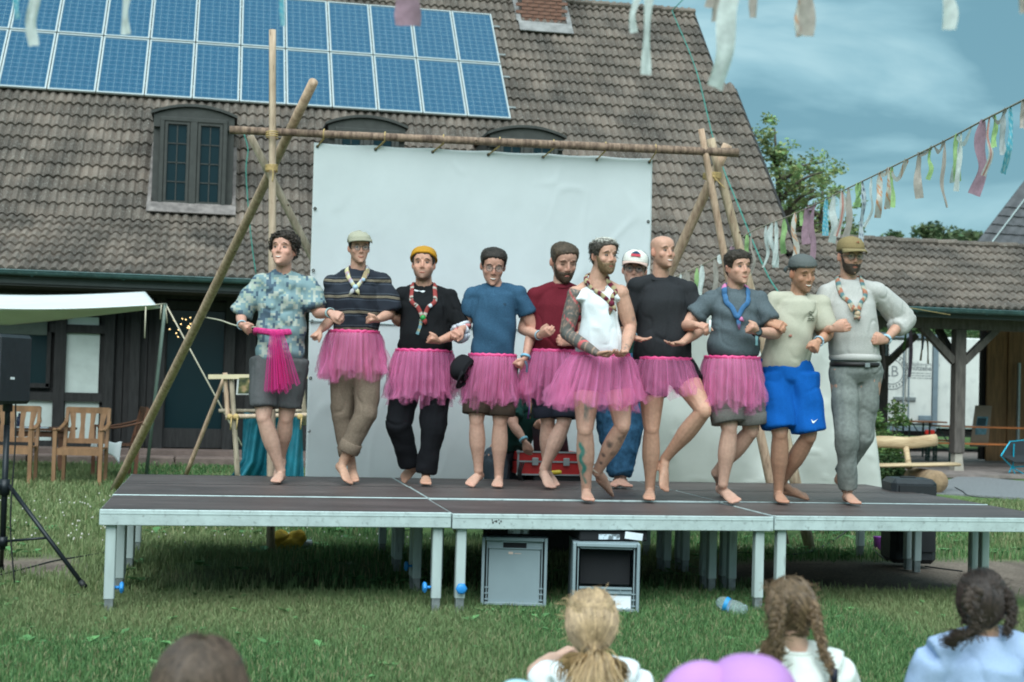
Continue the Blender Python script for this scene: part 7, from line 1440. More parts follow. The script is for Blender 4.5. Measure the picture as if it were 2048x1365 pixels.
# yellow jacket and tin by the upright pole
t = thing('yellow_jacket', 'crumpled yellow jacket lying by the foot of the upright pole', 'jacket', onz(575, 1100)); mb = MB(); g = np.random.default_rng(8)
for k in range(9): mb.ball(onz(552+k*5.5, 1098)+np.array([0, g.uniform(-.03, .05), .05+.03*math.sin(k)]), (.06, .06, .045+.02*g.random()))
me = fuse(mb, .012, 2); folds(me, .012, s=(16, 16, 16), seed=4); me.materials.append(mat('mustard_cloth', (.46, .29, .03), .85, .25, 20)); link('cloth', me, t)
mb = MB(); c_ = onz(604, 1098); mb.loft([c_+[-.05, 0, .035], c_+[.075, .01, .035]], .036, n=16); t = tag(mb.build('tin_can', mat('tin', (.5, .55, .55), .3, .15, 9, metal=.7)), 'small silver tin lying beside the yellow jacket', 'tin')
# purple bucket, black monitor, cables
p = onz(1757, 1100); t = thing('bucket', 'small purple bucket beside the black loudspeaker behind the stage', 'bucket', p); mb = MB(); mb.loft([p, p+UP*.11, p+UP*.115], [.035, .046, .049], n=16); mb.build('pail', mat('purple_plastic', (.20, .035, .26), .5), t, True)
sp_p = onz(1812, 1128); d = depth(sp_p); ms = thing('stage_monitor', 'black loudspeaker standing on the ground behind the right end of the stage', 'loudspeaker', sp_p); wL, wR = at(1770, 1120, d), at(1860, 1120, d); wd = np.linalg.norm(wR-wL); hz = at(1815, 955, d+.1)[2]
mb = MB(); mb.box((*((wL+wR)/2)[:2], hz/2+.01), (wd, .36, hz-.02), rz=math.atan2((wR-wL)[1], (wR-wL)[0]), bev=.035); mb.build('cabinet', mat('speaker_black', (.018, .022, .026), .5, .2, 20, bump=.3, bscale=300), ms)
mb = MB(); cc_ = (wL+wR)/2; mb.box((cc_[0]-.02, cc_[1]-.19, hz*.55), (wd*.8, .02, hz*.75), rz=math.atan2((wR-wL)[1], (wR-wL)[0])); mb.build('grille', mat('grille', (.012, .014, .016), .6, .4, 200), ms)
mb = MB(); mb.box((cc_[0], cc_[1]+.02, hz+.002), (wd*.35, .04, .02), bev=.006); mb.build('handle', BLKP, ms)
def cable(label, pts, r=.006, mt=None): mb = MB(); mb.tube(catmull(pts, 6), r, 6); return tag(mb.build('cable', mt or BLKP, None, True), label, 'cable', 'cables on the ground')
gz = lambda x, y, z=.012: onz(x, y, z)
cable('dark cable curving on the soil from the loudspeaker to the left', [gz(1700, 1058, .12), gz(1660, 1085), gz(1600, 1108), gz(1480, 1105), gz(1380, 1102)])
cable('dark cable looping from under the stage to the loudspeaker', [gz(1710, 1060, .1), gz(1735, 1085), gz(1752, 1105), gz(1775, 1122)])
cable('thin cable lying on the soil right of the loudspeaker', [gz(1850, 1133), gz(1885, 1138), gz(1925, 1143)])
cable('black cable crossing the gravel path', [gz(1910, 975), gz(1925, 983), gz(1942, 993), gz(2000, 997)])
cable('black cable trailing over the grass at the left of the stage', [gz(0, 1150), gz(60, 1135), gz(110, 1122), gz(170, 1112), gz(240, 1100)])
# loudspeakers on tripods (left one in view, right one only by its leg)
def pa(label, lab2, foot_px, top, rot, spk=True):
    c = onz(*foot_px); t = thing('speaker_stand', label, 'speaker stand', c, 'speaker stands'); ST = mat('black_steel', (.012, .016, .020), .4, .1, metal=.2)
    mb = MB(); mb.tube([c+UP*.22, c+UP*1.0], .019, 10); mb.tube([c+UP*.95, c+UP*top], .016, 10); mb.build('pole', ST, t, True)
    mb = MB(); mb.loft([c+UP*.56, c+UP*.66], .032, n=12); co = mb.build('collar', ST, t, True); mb = MB(); mb.loft([c+UP*.24, c+UP*.30], .030, n=12); mb.build('lower_collar', ST, t, True)
    for k in range(3):
        a = rot+k*2*math.pi/3; e = c+np.array([math.cos(a)*.56, math.sin(a)*.56, .02]); s0 = c+np.array([math.cos(a)*.03, math.sin(a)*.03, .62]); mb = MB(); mb.tube([s0, e], .0145, 8); lg = mb.build('leg', ST, t, True); mb = MB(); mb.loft([e-unit(e-s0)*.04, e+unit(e-s0)*.01], .019, n=10); mb.build('rubber_foot', BLKP, lg, True)
        mid = s0+(e-s0)*.52; mb = MB(); mb.tube([c+UP*.27, mid], .009, 6); mb.build('strut', ST, t, True)
    if not spk: return
    s = thing('loudspeaker', lab2, 'loudspeaker', c+UP*top, 'loudspeakers on stands'); x_r = at(42, 740, depth(c)); z0 = at(21, 808, depth(c))[2]; z1 = at(21, 670, depth(c))[2]; w = .36; an = math.atan2(-_f[0], _f[1])*-1
    cx = x_r-HR*(w/2); yaw_ = math.atan2(HR[1], HR[0])-.35; mb = MB(); mb.box((cx[0], cx[1], (z0+z1)/2), (w, .32, z1-z0), rz=yaw_, bev=.02); mb.build('cabinet', MATS['speaker_black'], s)
    Mz = np.array(Matrix.Rotation(yaw_, 3, 'Z')); mb = MB(); mb.box(np.array([cx[0], cx[1], (z0+z1)/2])+Mz@np.array([-.02, -.165, 0]), (w*.86, .014, (z1-z0)*.93), rz=yaw_); mb.build('grille', MATS['grille'], s)
    mb = MB(); mb.box(np.array([cx[0], cx[1], z0+.16])+Mz@np.array([w/2+.002, -.03, 0]), (.004, .035, .015), rz=yaw_); mb.build('badge', MATS['white_plastic'], s); mb = MB(); mb.loft([c+UP*(z0-.05), c+UP*(z0+.0)], .03, n=10); mb.build('pole_socket', BLKP, s)
    cable('black cable hanging down from the left loudspeaker', [np.array([c[0]+.05, c[1]-.03, z0+.02]), np.array([c[0]+.06, c[1]-.05, .9]), np.array([c[0]+.05, c[1]-.06, .4]), np.array([c[0]+.09, c[1]-.08, .02])], .005)
pa('black tripod stand under the loudspeaker at the left edge', 'black loudspeaker on a tripod at the left edge of the picture', (2, 1170), 1.15, R(-22))
pa('black tripod stand whose leg reaches in at the right edge', '', (2160, 1150), 1.15, R(200), False)

# ================================================================== garden furniture at the left, awning, easel
TEAK = mat('teak', (.235, .125, .062), .65, .25, 6, stretch=(2, 2, .6), bump=.15, bscale=60); TEAKD = mat('dark_teak', (.15, .062, .035), .65, .25, 6)
def armchair(label, c, rz, mt=TEAK):
    t = thing('garden_armchair', label, 'chair', c, 'wooden garden armchairs'); M = np.array(Matrix.Rotation(rz, 3, 'Z')); q = lambda v: np.array(c)+M@np.array(v)
    W, Dp = .27, .24
    for sx in (-1, 1):
        mb = MB(); mb.bar(q((sx*W, -Dp, 0)), q((sx*W, -Dp, .64)), .045, .045, M@np.array([0, 1, 0])); mb.build('front_leg', mt, t)
        mb = MB(); mb.bar(q((sx*W*.93, Dp-.02, 0)), q((sx*W*.93, Dp, .42)), .04, .045, M@np.array([0, 1, 0])); mb.bar(q((sx*W*.93, Dp, .41)), q((sx*W*.93, Dp+.12, .90)), .04, .04, M@np.array([0, 1, 0])); mb.build('back_leg', mt, t)
        mb = MB(); P_ = catmull([q((sx*W, -Dp-.03, .655)), q((sx*W, -.05, .645)), q((sx*W*.97, Dp+.05, .72)), q((sx*W*.94, Dp+.09, .78))], 5); mb.loft(P_, .028, .014, UP, 8); mb.build('armrest', mt, t, True)
    mb = MB(); mb.bar(q((-W, -Dp+.005, .385)), q((W, -Dp+.005, .385)), .025, .075); mb.build('seat_rail', mt, t)
    for k in range(6): mb = MB(); mb.bar(q((-W+.01, -Dp+.05+k*.078, .42)), q((W-.01, -Dp+.05+k*.078, .42)), .065, .018); mb.build('seat_slat', mt, t)
    mb = MB(); mb.bar(q((-W*.95, Dp+.11, .875)), q((W*.95, Dp+.11, .875)), .028, .075); mb.build('top_rail', mt, t); mb = MB(); mb.bar(q((-W*.95, Dp+.03, .50)), q((W*.95, Dp+.03, .50)), .028, .06); mb.build('lower_rail', mt, t)
    for k in range(4): xx = (-.6+.4*k)*W*1.05; fl = (k-1.5)*.03; mb = MB(); mb.loft([q((xx*.9+fl*.5, Dp+.035, .52)), q((xx, Dp+.07, .70)), q((xx*1.05+fl*.2, Dp+.105, .85))], [.034+.006*abs(k-1.5), .026, .032+.006*abs(k-1.5)], .008, M@np.array([0, 1, 0]), 4); mb.build('back_slat', mt, t)
pc = onz(158, 969); armchair('wooden garden armchair facing the camera between loudspeaker and stage', (pc[0], pc[1]+.18, 0), R(-6))
pc = onz(18, 967); armchair('wooden garden armchair half hidden behind the left loudspeaker', (pc[0]-.02, pc[1]+.22, 0), R(-4))
pc = onz(212, 962); armchair('dark reddish garden armchair turned sideways beside the terrace', (pc[0]+.05, pc[1]+.75, 0), R(-78), TEAKD)
p = onz(75, 930); tb = thing('garden_table', 'dark wooden garden table behind the armchairs', 'table', (p[0], p[1]-1.6, 0)); ty = p[1]-1.2; a_, b_ = ony(-90, 856, ty), ony(146, 860, ty); zt = (a_[2]+b_[2])/2
for k in range(6): mb = MB(); mb.bar((a_[0], ty-.1+k*.13, zt), (b_[0], ty-.1+k*.13, zt), .12, .028); mb.build('board', TEAKD, tb)
mb = MB(); mb.bar((a_[0]+.1, ty-.08, zt-.06), (b_[0]-.1, ty-.08, zt-.06), .03, .08); mb.build('apron', TEAKD, tb)
for x in (a_[0]+.15, b_[0]-.15):
    for y in (ty-.05, ty+.5): mb = MB(); mb.bar((x, y, 0), (x, y, zt-.02), .06, .06, (0, 1, 0)); mb.build('leg', TEAKD, tb)
q_ = ony(39, 851, ty+.1); mb = MB(); mb.loft([(q_[0], ty+.1, zt+.014), (q_[0], ty+.1, zt+.16), (q_[0], ty+.1, zt+.165), (q_[0], ty+.1, zt+.21)], [.04, .04, .022, .02], n=14); tag(mb.build('blue_bottle', mat('navy_plastic', (.008, .015, .05), .4), None, True), 'dark blue flask on the garden table', 'flask')
q_ = ony(75, 847, ty+.05); mb = MB(); mb.loft([(q_[0]-.04, ty, zt+.014), (q_[0], ty, zt+.05), (q_[0]+.05, ty, zt+.02)], [.02, .035, .015], n=10); tag(mb.build('pink_cloth', mat('hot_pink', (.75, .05, .25), .8), None, True), 'small pink cloth on the garden table', 'cloth')
q_ = ony(20, 852, ty); mb = MB(); mb.box((q_[0]+.25, ty-.02, zt+.024), (.5, .2, .012)); tag(mb.build('papers', MATS['white_paper']), 'pale papers spread on the garden table', 'papers')
cl_ = onz(205, 950); mb = MB(); nu, nv = 14, 12; V = []; F = []
cw = onz(212, 962); cwx, cwy = cw[0]+.05, cw[1]+.75
for i in range(nv):
    for j in range(nu):
        u, v = j/(nu-1), i/(nv-1); V.append((cwx-.26+.36*u-.03*v, cwy-.27+.03*math.sin(u*9)-.05*v*(1-v), .452-.30*max(0, v-.25)*(.25+.9*u**2)+.010*math.sin(u*14+v*3)))
F = [[i*nu+j, i*nu+j+1, (i+1)*nu+j+1, (i+1)*nu+j] for i in range(nv-1) for j in range(nu-1)]; o = link('white_towel', mesh_from('white_towel', V, F, WHITE, True)); solid(o, .008); tag(o, 'white towel hanging over the seat of the dark armchair', 'towel')
# awning of white canvas
aw = thing('awning', 'white canvas awning stretched before the house wall at the left', 'awning', onz(300, 955)); AWM = mat('awning_canvas', (.76, .79, .78), .8, .04, 3, trans=.25)
nu, nv = 40, 14; V = []
TLa, TRa = at(-160, 583, 19.5), at(290, 584, 19.5); FLa, FRa = at(-160, 610, 17.0), at(312, 610, 17.3)
for i in range(nv):
    v = i/(nv-1)
    for j in range(nu):
        u = j/(nu-1); bk_, fr = TLa+(TRa-TLa)*u, FLa+(FRa-FLa)*u; q_ = bk_+(fr-bk_)*v; sag = .14*math.sin(math.pi*u)*.5+.12*math.sin(math.pi*v)*(1-u**4); V.append(q_-UP*(.05*math.sin(math.pi*u))-UP*.05*math.sin(math.pi*v)*(1-u))
F = [[i*nu+j, i*nu+j+1, (i+1)*nu+j+1, (i+1)*nu+j] for i in range(nv-1) for j in range(nu-1)]; solid(link('canopy', mesh_from('canopy', V, F, AWM, True), aw), .004)
V = []
for i in range(8):
    v = i/7
    for j in range(nu):
        u = j/(nu-1); top = FLa+(FRa-FLa)*u-UP*(.05*math.sin(math.pi*u)); bot = np.array(at(-160+(312+160)*u, 646-34*max(0, (u-.35)/.65)**1.1+2, 17.6)); V.append(top+(bot-top)*v+(HF*-.25)*math.sin(v*1.5))
F = [[i*nu+j, i*nu+j+1, (i+1)*nu+j+1, (i+1)*nu+j] for i in range(7) for j in range(nu-1)]; solid(link('valance', mesh_from('valance', V, F, AWM, True), aw), .004)
pb = onz(292, 955); pt_ = at(331, 608, depth(pb)-.3); mb = MB(); mb.tube([pb, pt_], .022, 10); mb.build('tent_pole', mat('green_grey_pole', (.15, .20, .17), .6), aw, True)
mb = MB(); e_ = onz(522, 962); mb.tube([FRa, pt_], .008, 6); mb.tube([pt_, pt_+(e_-pt_)*.9], .010, 6); mb.tube([pt_+(e_-pt_)*.9, e_], .008, 6); mb.tube([pt_, pt_+UP*-.25+HR*.03], .008, 5); mb.tube([pt_+HR*-.05, pt_+UP*-.2+HR*-.06], .008, 5); mb.tube([FRa-HR*.12, FRa-HR*.12-UP*.4], .008, 5); mb.build('guy_rope', mat('white_rope', (.52, .47, .36), .85), aw, True)
lpz = at(407, 630, 13.6); mb = MB(); mb.tube(catmull([at(405, 634, 13.9), at(440, 641, 12.6), at(480, 653, 11.6), at(545, 655, 11.25)], 5), .006, 6); tag(mb.build('guy_line', MATS['white_rope'], None, True), 'pale rope from the leaning pole to the upright pole', 'rope')
# pole easel with picture and blue tarp
ez = thing('pole_easel', 'rustic stand of lashed poles with a framed picture left of the canvas', 'easel', onz(480, 972)); dz_ = 16.2
def ep(x, y, o=0): return at(x, y, dz_+o)
g0 = lambda x, y: onz(x, y)
for a_, b_, r_, mt in ((ep(476, 965), ep(463, 758), .05, GREYP), ((ep(478, 965)+[0, .0, -.2]), ep(476, 950), .05, GREYP), (ep(372, 950, .6), ep(452, 748, .1), .042, BROWN), (ep(456, 840), ep(450, 746), .045, BROWN), (ep(545, 968, .05), ep(552, 860), .05, PEEL), (ep(610, 850, .1), ep(604, 750), .045, GREYP), (ep(438, 822, .1), ep(620, 822, .1), .035, GREYP), (ep(452, 834), ep(625, 830), .045, PEEL)):
    mb = MB(); k = 8; f = np.linspace(0, 1, k)[:, None]; mb.loft(a_+(b_-a_)*f, np.linspace(r_, r_*.85, k)*.62*(1+.05*np.sin(np.arange(k)*2.1)), n=10); mb.build('pole', mt, ez, True)
mb = MB(); mb.bar(ep(417, 754, -.05), ep(625, 753, -.05), .03, .05); mb.build('batten', mat('pale_lath', (.60, .50, .33), .7, .1, 9), ez)
for x in (460, 472, 600): mb = MB(); mb.ball(ep(x, 834, -.05), .035); mb.tube([ep(x+3, 836, -.08), ep(x+1, 860, -.08)], .008, 5); mb.build('lashing', ROPE, ez, True)
mb = MB(); A_, B_, C_, D_ = ep(472, 790, -.06), ep(520, 790, -.06), ep(520, 752, -.06), ep(475, 753, -.06); mb.poly([A_, B_, C_, D_], .03, _f); fr = mb.build('picture_frame', mat('pale_frame', (.5, .5, .48), .5), ez)
m, n, l, b = nmat('meadow_picture'); t_ = n.new('ShaderNodeTexCoord'); z = n.new('ShaderNodeTexNoise'); z.inputs['Scale'].default_value = 14; l.new(t_.outputs['Object'], z.inputs[0]); r_ = n.new('ShaderNodeValToRGB'); r_.color_ramp.elements[0].color = (.02, .03, .012, 1); r_.color_ramp.elements[1].color = (.30, .20, .10, 1); e = r_.color_ramp.elements.new(.5); e.color = (.10, .10, .035, 1); r_.color_ramp.elements[0].position = .35; r_.color_ramp.elements[2].position = .68; l.new(z.outputs[0], r_.inputs[0]); l.new(r_.outputs[0], b.inputs['Base Color'])
ins = lambda P_, c_, f: [c_+(q-c_)*f-_f*.004 for q in P_]; cc = (A_+B_+C_+D_)/4; mb = MB(); mb.poly(ins([A_, B_, C_, D_], cc, .84), .002, -_f); mb.build('picture', m, fr)
tp = thing('blue_tarp', 'crumpled petrol blue tarp hanging on the pole stand', 'tarp', onz(540, 970)); nu, nv = 50, 24; V = []
for i in range(nv):
    v = i/(nv-1)
    for j in range(nu):
        u = j/(nu-1); xx = 482+(608-482)*u+(u-.5)*-10*(1-v)+(-26*(1-u)**2*max(0, v-.7)/.3); yy = 823+10*math.sin(math.pi*u)+(962-823)*v; V.append(at(xx, yy, 16.35+.06*math.sin(u*19+v*2)+.035*math.sin(u*43+v*6)-.12*v*math.cos(u*7)))
F = [[i*nu+j, i*nu+j+1, (i+1)*nu+j+1, (i+1)*nu+j] for i in range(nv-1) for j in range(nu-1)]; o = link('sheet', mesh_from('sheet', V, F, mat('petrol_tarp', (.008, .13, .175), .6, .2, 6), True), tp); solid(o, .004)

# ================================================================== bunting
STRIPC = dict(white=(.62, .66, .64), green=(.33, .50, .22), mauve=(.36, .23, .28), beige=(.43, .38, .34), blue=(.12, .44, .56), floral=(.66, .62, .56), red=(.60, .18, .14), navyf=(.50, .55, .58), grey=(.42, .45, .45))
def strip_col(kind):
    c = np.array(STRIPC[kind])
    if kind == 'floral': return lambda t, u: np.array((.66, .28, .12)) if math.sin(t*31+u*5)*math.sin(t*13+u*9+1) > .45 else c
    if kind == 'navyf': return lambda t, u: np.array((.03, .06, .13)) if math.sin(t*37+u*7)*math.cos(t*17-u*8) > .45 else c
    if kind == 'red': return lambda t, u: c if abs(u) < .22 else np.array((.62, .60, .56))
    if kind == 'blue': return lambda t, u: np.array((.45, .62, .66)) if math.sin(t*29+u*11) > .6 else c
    return lambda t, u: c*(1+.08*math.sin(t*21+u*4))
gl = thing('bunting_line', 'long line of tied cloth strips slanting over the right half of the stage', 'bunting', at(1480, 500, 14.5))
ctrl = [(1318, 596, 15.2), (1340, 560, 15.0), (1395, 535, 14.8), (1450, 505, 14.5), (1500, 465, 14.2), (1580, 432, 13.6), (1640, 405, 13.0), (1700, 375, 12.4), (1760, 346, 11.6), (1817, 318, 10.8), (1890, 282, 9.8), (1965, 242, 8.9), (2048, 200, 8.0), (2110, 165, 7.4)]
PL_ = catmull([at(*q) for q in ctrl], 5); mb = MB(); mb.tube(PL_, .006, 6); mb.build('line', mat('jute', (.30, .26, .20), .9), gl, True); px_ = np.array([pix(q)[0] for q in PL_])
def online(x): i = int(np.searchsorted(px_, x)); i = min(max(i, 1), len(px_)-1); f = (x-px_[i-1])/(px_[i]-px_[i-1]); return PL_[i-1]+(PL_[i]-PL_[i-1])*f
strips = [(1325, 14, 50, 'white'), (1341, 14, 66, 'blue'), (1352, 30, 60, 'beige'), (1362, 12, 74, 'white'), (1376, 16, 70, 'beige'), (1394, 14, 82, 'green'), (1404, 16, 92, 'white'), (1428, 14, 110, 'beige'), (1441, 18, 16, 'white'), (1465, 14, 22, 'mauve'), (1494, 12, 44, 'green'), (1504, 8, 86, 'beige'), (1532, 9, 84, 'white'), (1545, 16, 88, 'white'), (1552, 12, 86, 'white'), (1568, 15, 68, 'green'), (1591, 16, 102, 'floral'), (1613, 22, 70, 'mauve'), (1629, 15, 112, 'mauve'), (1603, 10, 30, 'green'), (1653, 16, 72, 'blue'), (1668, 20, 92, 'white'), (1684, 17, 88, 'red'), (1697, 18, 104, 'beige'), (1716, 15, 46, 'green'), (1722, 10, 32, 'green'), (1724, 13, 120, 'navyf'), (1743, 8, 96, 'white'), (1759, 17, 86, 'floral'), (1779, 16, 78, 'floral'), (1784, 12, 80, 'green'), (1813, 24, 0, 'white'), (1839, 22, 88, 'beige'), (1861, 12, 62, 'green'), (1890, 10, 130, 'beige'), (1914, 18, 92, 'green'), (1909, 10, 90, 'white'), (1922, 14, 114, 'white'), (1966, 32, 144, 'mauve'), (1979, 12, 112, 'red'), (1989, 14, 66, 'green'), (2008, 16, 90, 'grey'), (2020, 16, 126, 'blue'), (2046, 14, 56, 'beige')]
for k, (x, w, h, kd) in enumerate(strips):
    if h == 0: continue
    g = np.random.default_rng(100+k); a_ = online(x); d = depth(a_); s_ = d/FPX; L = h*s_*1.03; b_ = a_-UP*L+HR*g.normal(0, .05)*L+HF*g.normal(0, .10)*L; P_ = catmull([a_+UP*.006, a_-UP*L*.33+HF*g.normal(0, .03)*L+HR*g.normal(0, .025)*L, a_-UP*L*.66+HF*g.normal(0, .04)*L+HR*g.normal(0, .03)*L, b_], 7)
    n_ = len(P_); ww = .78*w*s_*np.interp(np.linspace(0, 1, n_), [0, .06, .2, 1], [.35, .55, .9, 1.0]); V, F, C = ribbon(P_, ww, strip_col(kd), side=HR, wav=.006, seed=k); link('strip', mesh_from('strip', V, F, CLOTH, True, C), gl)
for k, (xa, xb, dip, kd) in enumerate(((1350, 1376, 14, 'beige'), (1778, 1814, 30, 'floral'), (1835, 1864, 6, 'beige'), (1868, 1888, 16, 'beige'), (1912, 1944, 26, 'white'), (1984, 2012, 20, 'beige'), (1760, 1778, 8, 'floral'), (1615, 1632, 4, 'mauve'))):
    a_, b_ = online(xa), online(xb); s_ = depth(a_)/FPX; P_ = catmull([a_, (a_+b_)/2-UP*dip*s_, b_], 8); V, F, C = ribbon(P_, 9*s_, strip_col(kd), side=UP, seed=200+k); link('loose_strip', mesh_from('loose_strip', V, F, CLOTH, True, C), gl)
# near bunting overhead, out of focus
ng = thing('near_bunting', 'blurred pale cloth strips hanging into the top of the picture', 'bunting', at(1024, -80, 4.2)); mb = MB(); NL = catmull([at(-120, -70, 3.6), at(500, -95, 3.9), at(1000, -90, 4.2), at(1500, -60, 4.0), at(2150, -80, 3.4)], 8); mb.tube(NL, .004, 6); mb.build('line', MATS['jute'], ng, True)
nearS = [(36, -70, 36, 18, 38, 'blue', 3.7), (72, -70, 68, 22, 92, 'white', 3.7), (258, -80, 252, 22, 70, 'white', 3.8), (566, -80, 566, 10, 52, 'blue', 3.9), (817, -80, 816, 54, 52, 'mauve', 4.1), (1272, -60, 1268, 16, 66, 'white', 4.0), (1305, -60, 1292, 22, 150, 'white', 4.0), (1420, -60, 1418, 20, 16, 'beige', 3.9), (1440, -60, 1434, 26, 44, 'beige', 3.9), (1478, -60, 1430, 44, 176, 'white', 3.8), (1508, -60, 1506, 18, 36, 'beige', 3.9), (1612, -60, 1610, 36, 72, 'beige', 3.8), (1598, -60, 1598, 12, 74, 'floral', 3.8), (1890, -70, 1898, 30, 60, 'white', 3.5), (2046, -70, 2050, 20, 26, 'beige', 3.4)]
for k, (xa, ya, xb, w, yb, kd, d) in enumerate(nearS):
    a_, b_ = at(xa, ya, d), at(xb, yb, d); g = np.random.default_rng(300+k); P_ = catmull([a_, a_+(b_-a_)*.35+HR*g.normal(0, .006), a_+(b_-a_)*.7+HR*g.normal(0, .006), b_], 7); s_ = d/FPX; n_ = len(P_); V, F, C = ribbon(P_, w*s_*np.interp(np.linspace(0, 1, n_), [0, .15, .8, 1], [.5, .85, 1, .95]), strip_col(kd), side=HR, wav=.004, seed=300+k); link('strip', mesh_from('strip', V, F, CLOTH, True, C), ng)
# green cables on the roof
GC = mat('green_cable', (.05, .22, .18), .6)
mb = MB(); mb.tube(catmull([ony(1344, 22, 20.9), ony(1392, 140, 18.5), ony(1430, 290, 15.4), ony(1480, 420, 13.4), ony(1530, 540, 12.5), ony(1560, 590, 12.0)], 5), .012, 6); mb.tube([ony(1344, 22, 20.9), ony(1385, -20, 20.9)], .012, 5); tag(mb.build('roof_cable', GC, None, True), 'thin green cable running down over the right end of the roof', 'cable')
mb = MB(); mb.tube(catmull([ony(488, 268, 13), ony(496, 300, 13), ony(492, 340, 13), ony(497, 420, 13), ony(505, 500, 13), ony(512, 548, 13)], 5), .010, 6); tag(mb.build('hanging_cable', GC, None, True), 'thin green cable hanging behind the left poles', 'cable')
# ================================================================== seated audience, seen from behind
HSTR = attrmat('hair_strand', rough=.5, spec=.35, var=.15, scale=30)
def strand_mesh(P, w, C, mt=HSTR, name='strands'):
    """P: (N, k, 3) paths -> one mesh of thin three-sided locks"""
    N, k, _ = P.shape; d = np.gradient(P, axis=1); d /= np.maximum(np.linalg.norm(d, axis=2), 1e-9)[..., None]; ref = np.array(HF); s_ = np.cross(d, ref); s_ /= np.maximum(np.linalg.norm(s_, axis=2), 1e-6)[..., None]; w = np.broadcast_to(w, (N, k))[..., None]
    V = np.stack([P-s_*w, P+s_*w], 2).reshape(-1, 3); b0 = (np.arange(N)[:, None]*k+np.arange(k-1)[None])*2; F = np.stack([b0, b0+1, b0+3, b0+2], -1).reshape(-1, 4); CC = np.repeat(C, k*2, axis=0) if C.ndim == 2 else np.repeat(C.reshape(-1, 3), 2, axis=0)
    return mesh_from(name, V, F, mt, True, CC)
def child(S):
    """child sitting on the grass, back to the camera"""
    D = S['D']; J = lambda q: at(q[0], q[1], D+(q[2] if len(q) > 2 else 0)); sc = D/FPX; hx, hy0, hy1 = S['head']; k = (hy1-hy0)*sc/.2395
    hd = Head(J((hx, (hy0+hy1)/2, 0)), math.pi+S.get('hyaw', 0), S.get('hpitch', 0), 0, k*S.get('hk', 1.0)); nk = J((*S['neck'], .0)); rv, fv = HR, -HF; g = np.random.default_rng(S['seed'])
    p = thing('person', S['label'], 'person', [nk[0], nk[1]+.05, 0], 'children sitting in front of the stage'); sh = [J(q) for q in S['sh']]; mb = MB(); hd.skin(mb); ks = S.get('ks', .82)
    mb.loft([nk-UP*.05, nk, (nk+hd.w((0, -.02, -.05)))/2, hd.w((0, -.02, -.05))], np.array([.056, .052, .048, .048])*ks, n=12); ch = (sh[0]+sh[1])/2; sw = np.linalg.norm(sh[1]-sh[0])/2; pv = np.array([ch[0], ch[1]+.03, .10])
    mb.loft([pv-UP*.06, pv+UP*.05, pv+(ch-pv)*.5, pv+(ch-pv)*.85, ch, nk-UP*.02], [.11, .13, sw*.72, sw*.80, sw*.66, .05], [.09, .10, .085, .085, .07, .045], n=16, sides=[(rv, fv)]*6)
    for q in (0, 1):
        s_ = sh[q]; sg = -1 if q == 0 else 1; limb(mb, nk+(s_-nk)*.15, s_, [.034, .040, .044]); el = J(S['el'][q]); wr = J(S['wr'][q]); limb(mb, s_, el, [.044, .042, .038]); limb(mb, el, wr, [.036, .034, .026]); hand(mb, wr, (J(S['tip'][q])-wr), np.array([0, 0, -1.0])+HF*.3, .35, 1, .8)
        hp = pv+rv*sg*.09; kn = hp+fv*.28+rv*sg*.20+UP*.05; fo = hp+fv*.34-rv*sg*.02-UP*.02; limb(mb, hp, kn, [.07, .062, .05]); limb(mb, kn, fo, [.048, .045, .032]); foot(mb, fo, fo-rv*sg*.0+UP*-.03, fo+rv*-sg*.16-UP*.04, .8, UP)
    me = fuse(mb, .008, 2, .6); V = mverts(me); C = np.tile(np.array(S.get('skin', (.60, .37, .28))), (len(V), 1))*(1+.05*vnoise(V, 12, 3))[:, None]; Lc = hd.loc(V); ear = (np.abs(Lc[:, 0]) > .070) & (np.abs(Lc[:, 2]) < .04); C[ear] *= np.array([1.08, .68, .62]); setcol(me, C); me.materials.append(SKIN); link('body', me, p)
    # shirt
    mb = MB(); hc = pv-UP*.04; mb.loft([hc, hc+(ch-hc)*.3, hc+(ch-hc)*.65, ch-UP*.02, ch+(nk-ch)*.5, nk-UP*.006], [sw*.92, sw*.92, sw*.95, sw*.84, sw*.5, .062*ks+.006], [.13, .125, .115, .10, .08, .062], n=22, sides=[(rv, fv)]*6, power=2.3)
    for q in (0, 1): el = J(S['el'][q]); limb(mb, nk+(sh[q]-nk)*.15, sh[q], [.042, .050, .060]); limb(mb, sh[q], sh[q]+(el-sh[q])*S.get('sl', .6), [.060, .064, .066])
    me = fuse(mb, .009, 3); folds(me, .0045, s=(8, 8, 14), seed=S['seed']); me.materials.append(S['shirt']); sh_ = link('t_shirt', me, p); mb = MB(); P_ = [nk+rv*math.cos(t)*.058+fv*math.sin(t)*.058-UP*.004 for t in np.linspace(0, 2*math.pi, 25)]; mb.loft(P_, .005, .011, UP, 7); mb.build('neckband', S['shirt'], sh_, True)
    return p, hd, J, g, nk
def scalp(hd, p, colr, t, seed, lim=None, name='hair'):
    lim = np.array([.074, .070, .045, .0, .018, -.03, -.070, -.085]) if lim is None else lim; V_, F_, nz_ = shell(hd, lim, t, seed, .12, 30, thf=lambda Hh, A: np.full(Hh.shape, t)); return link(name, mesh_from(name, V_, F_, HAIRM, True, np.clip(np.array(colr)*(1+.35*nz_[:, None]), .003, .9)), p)
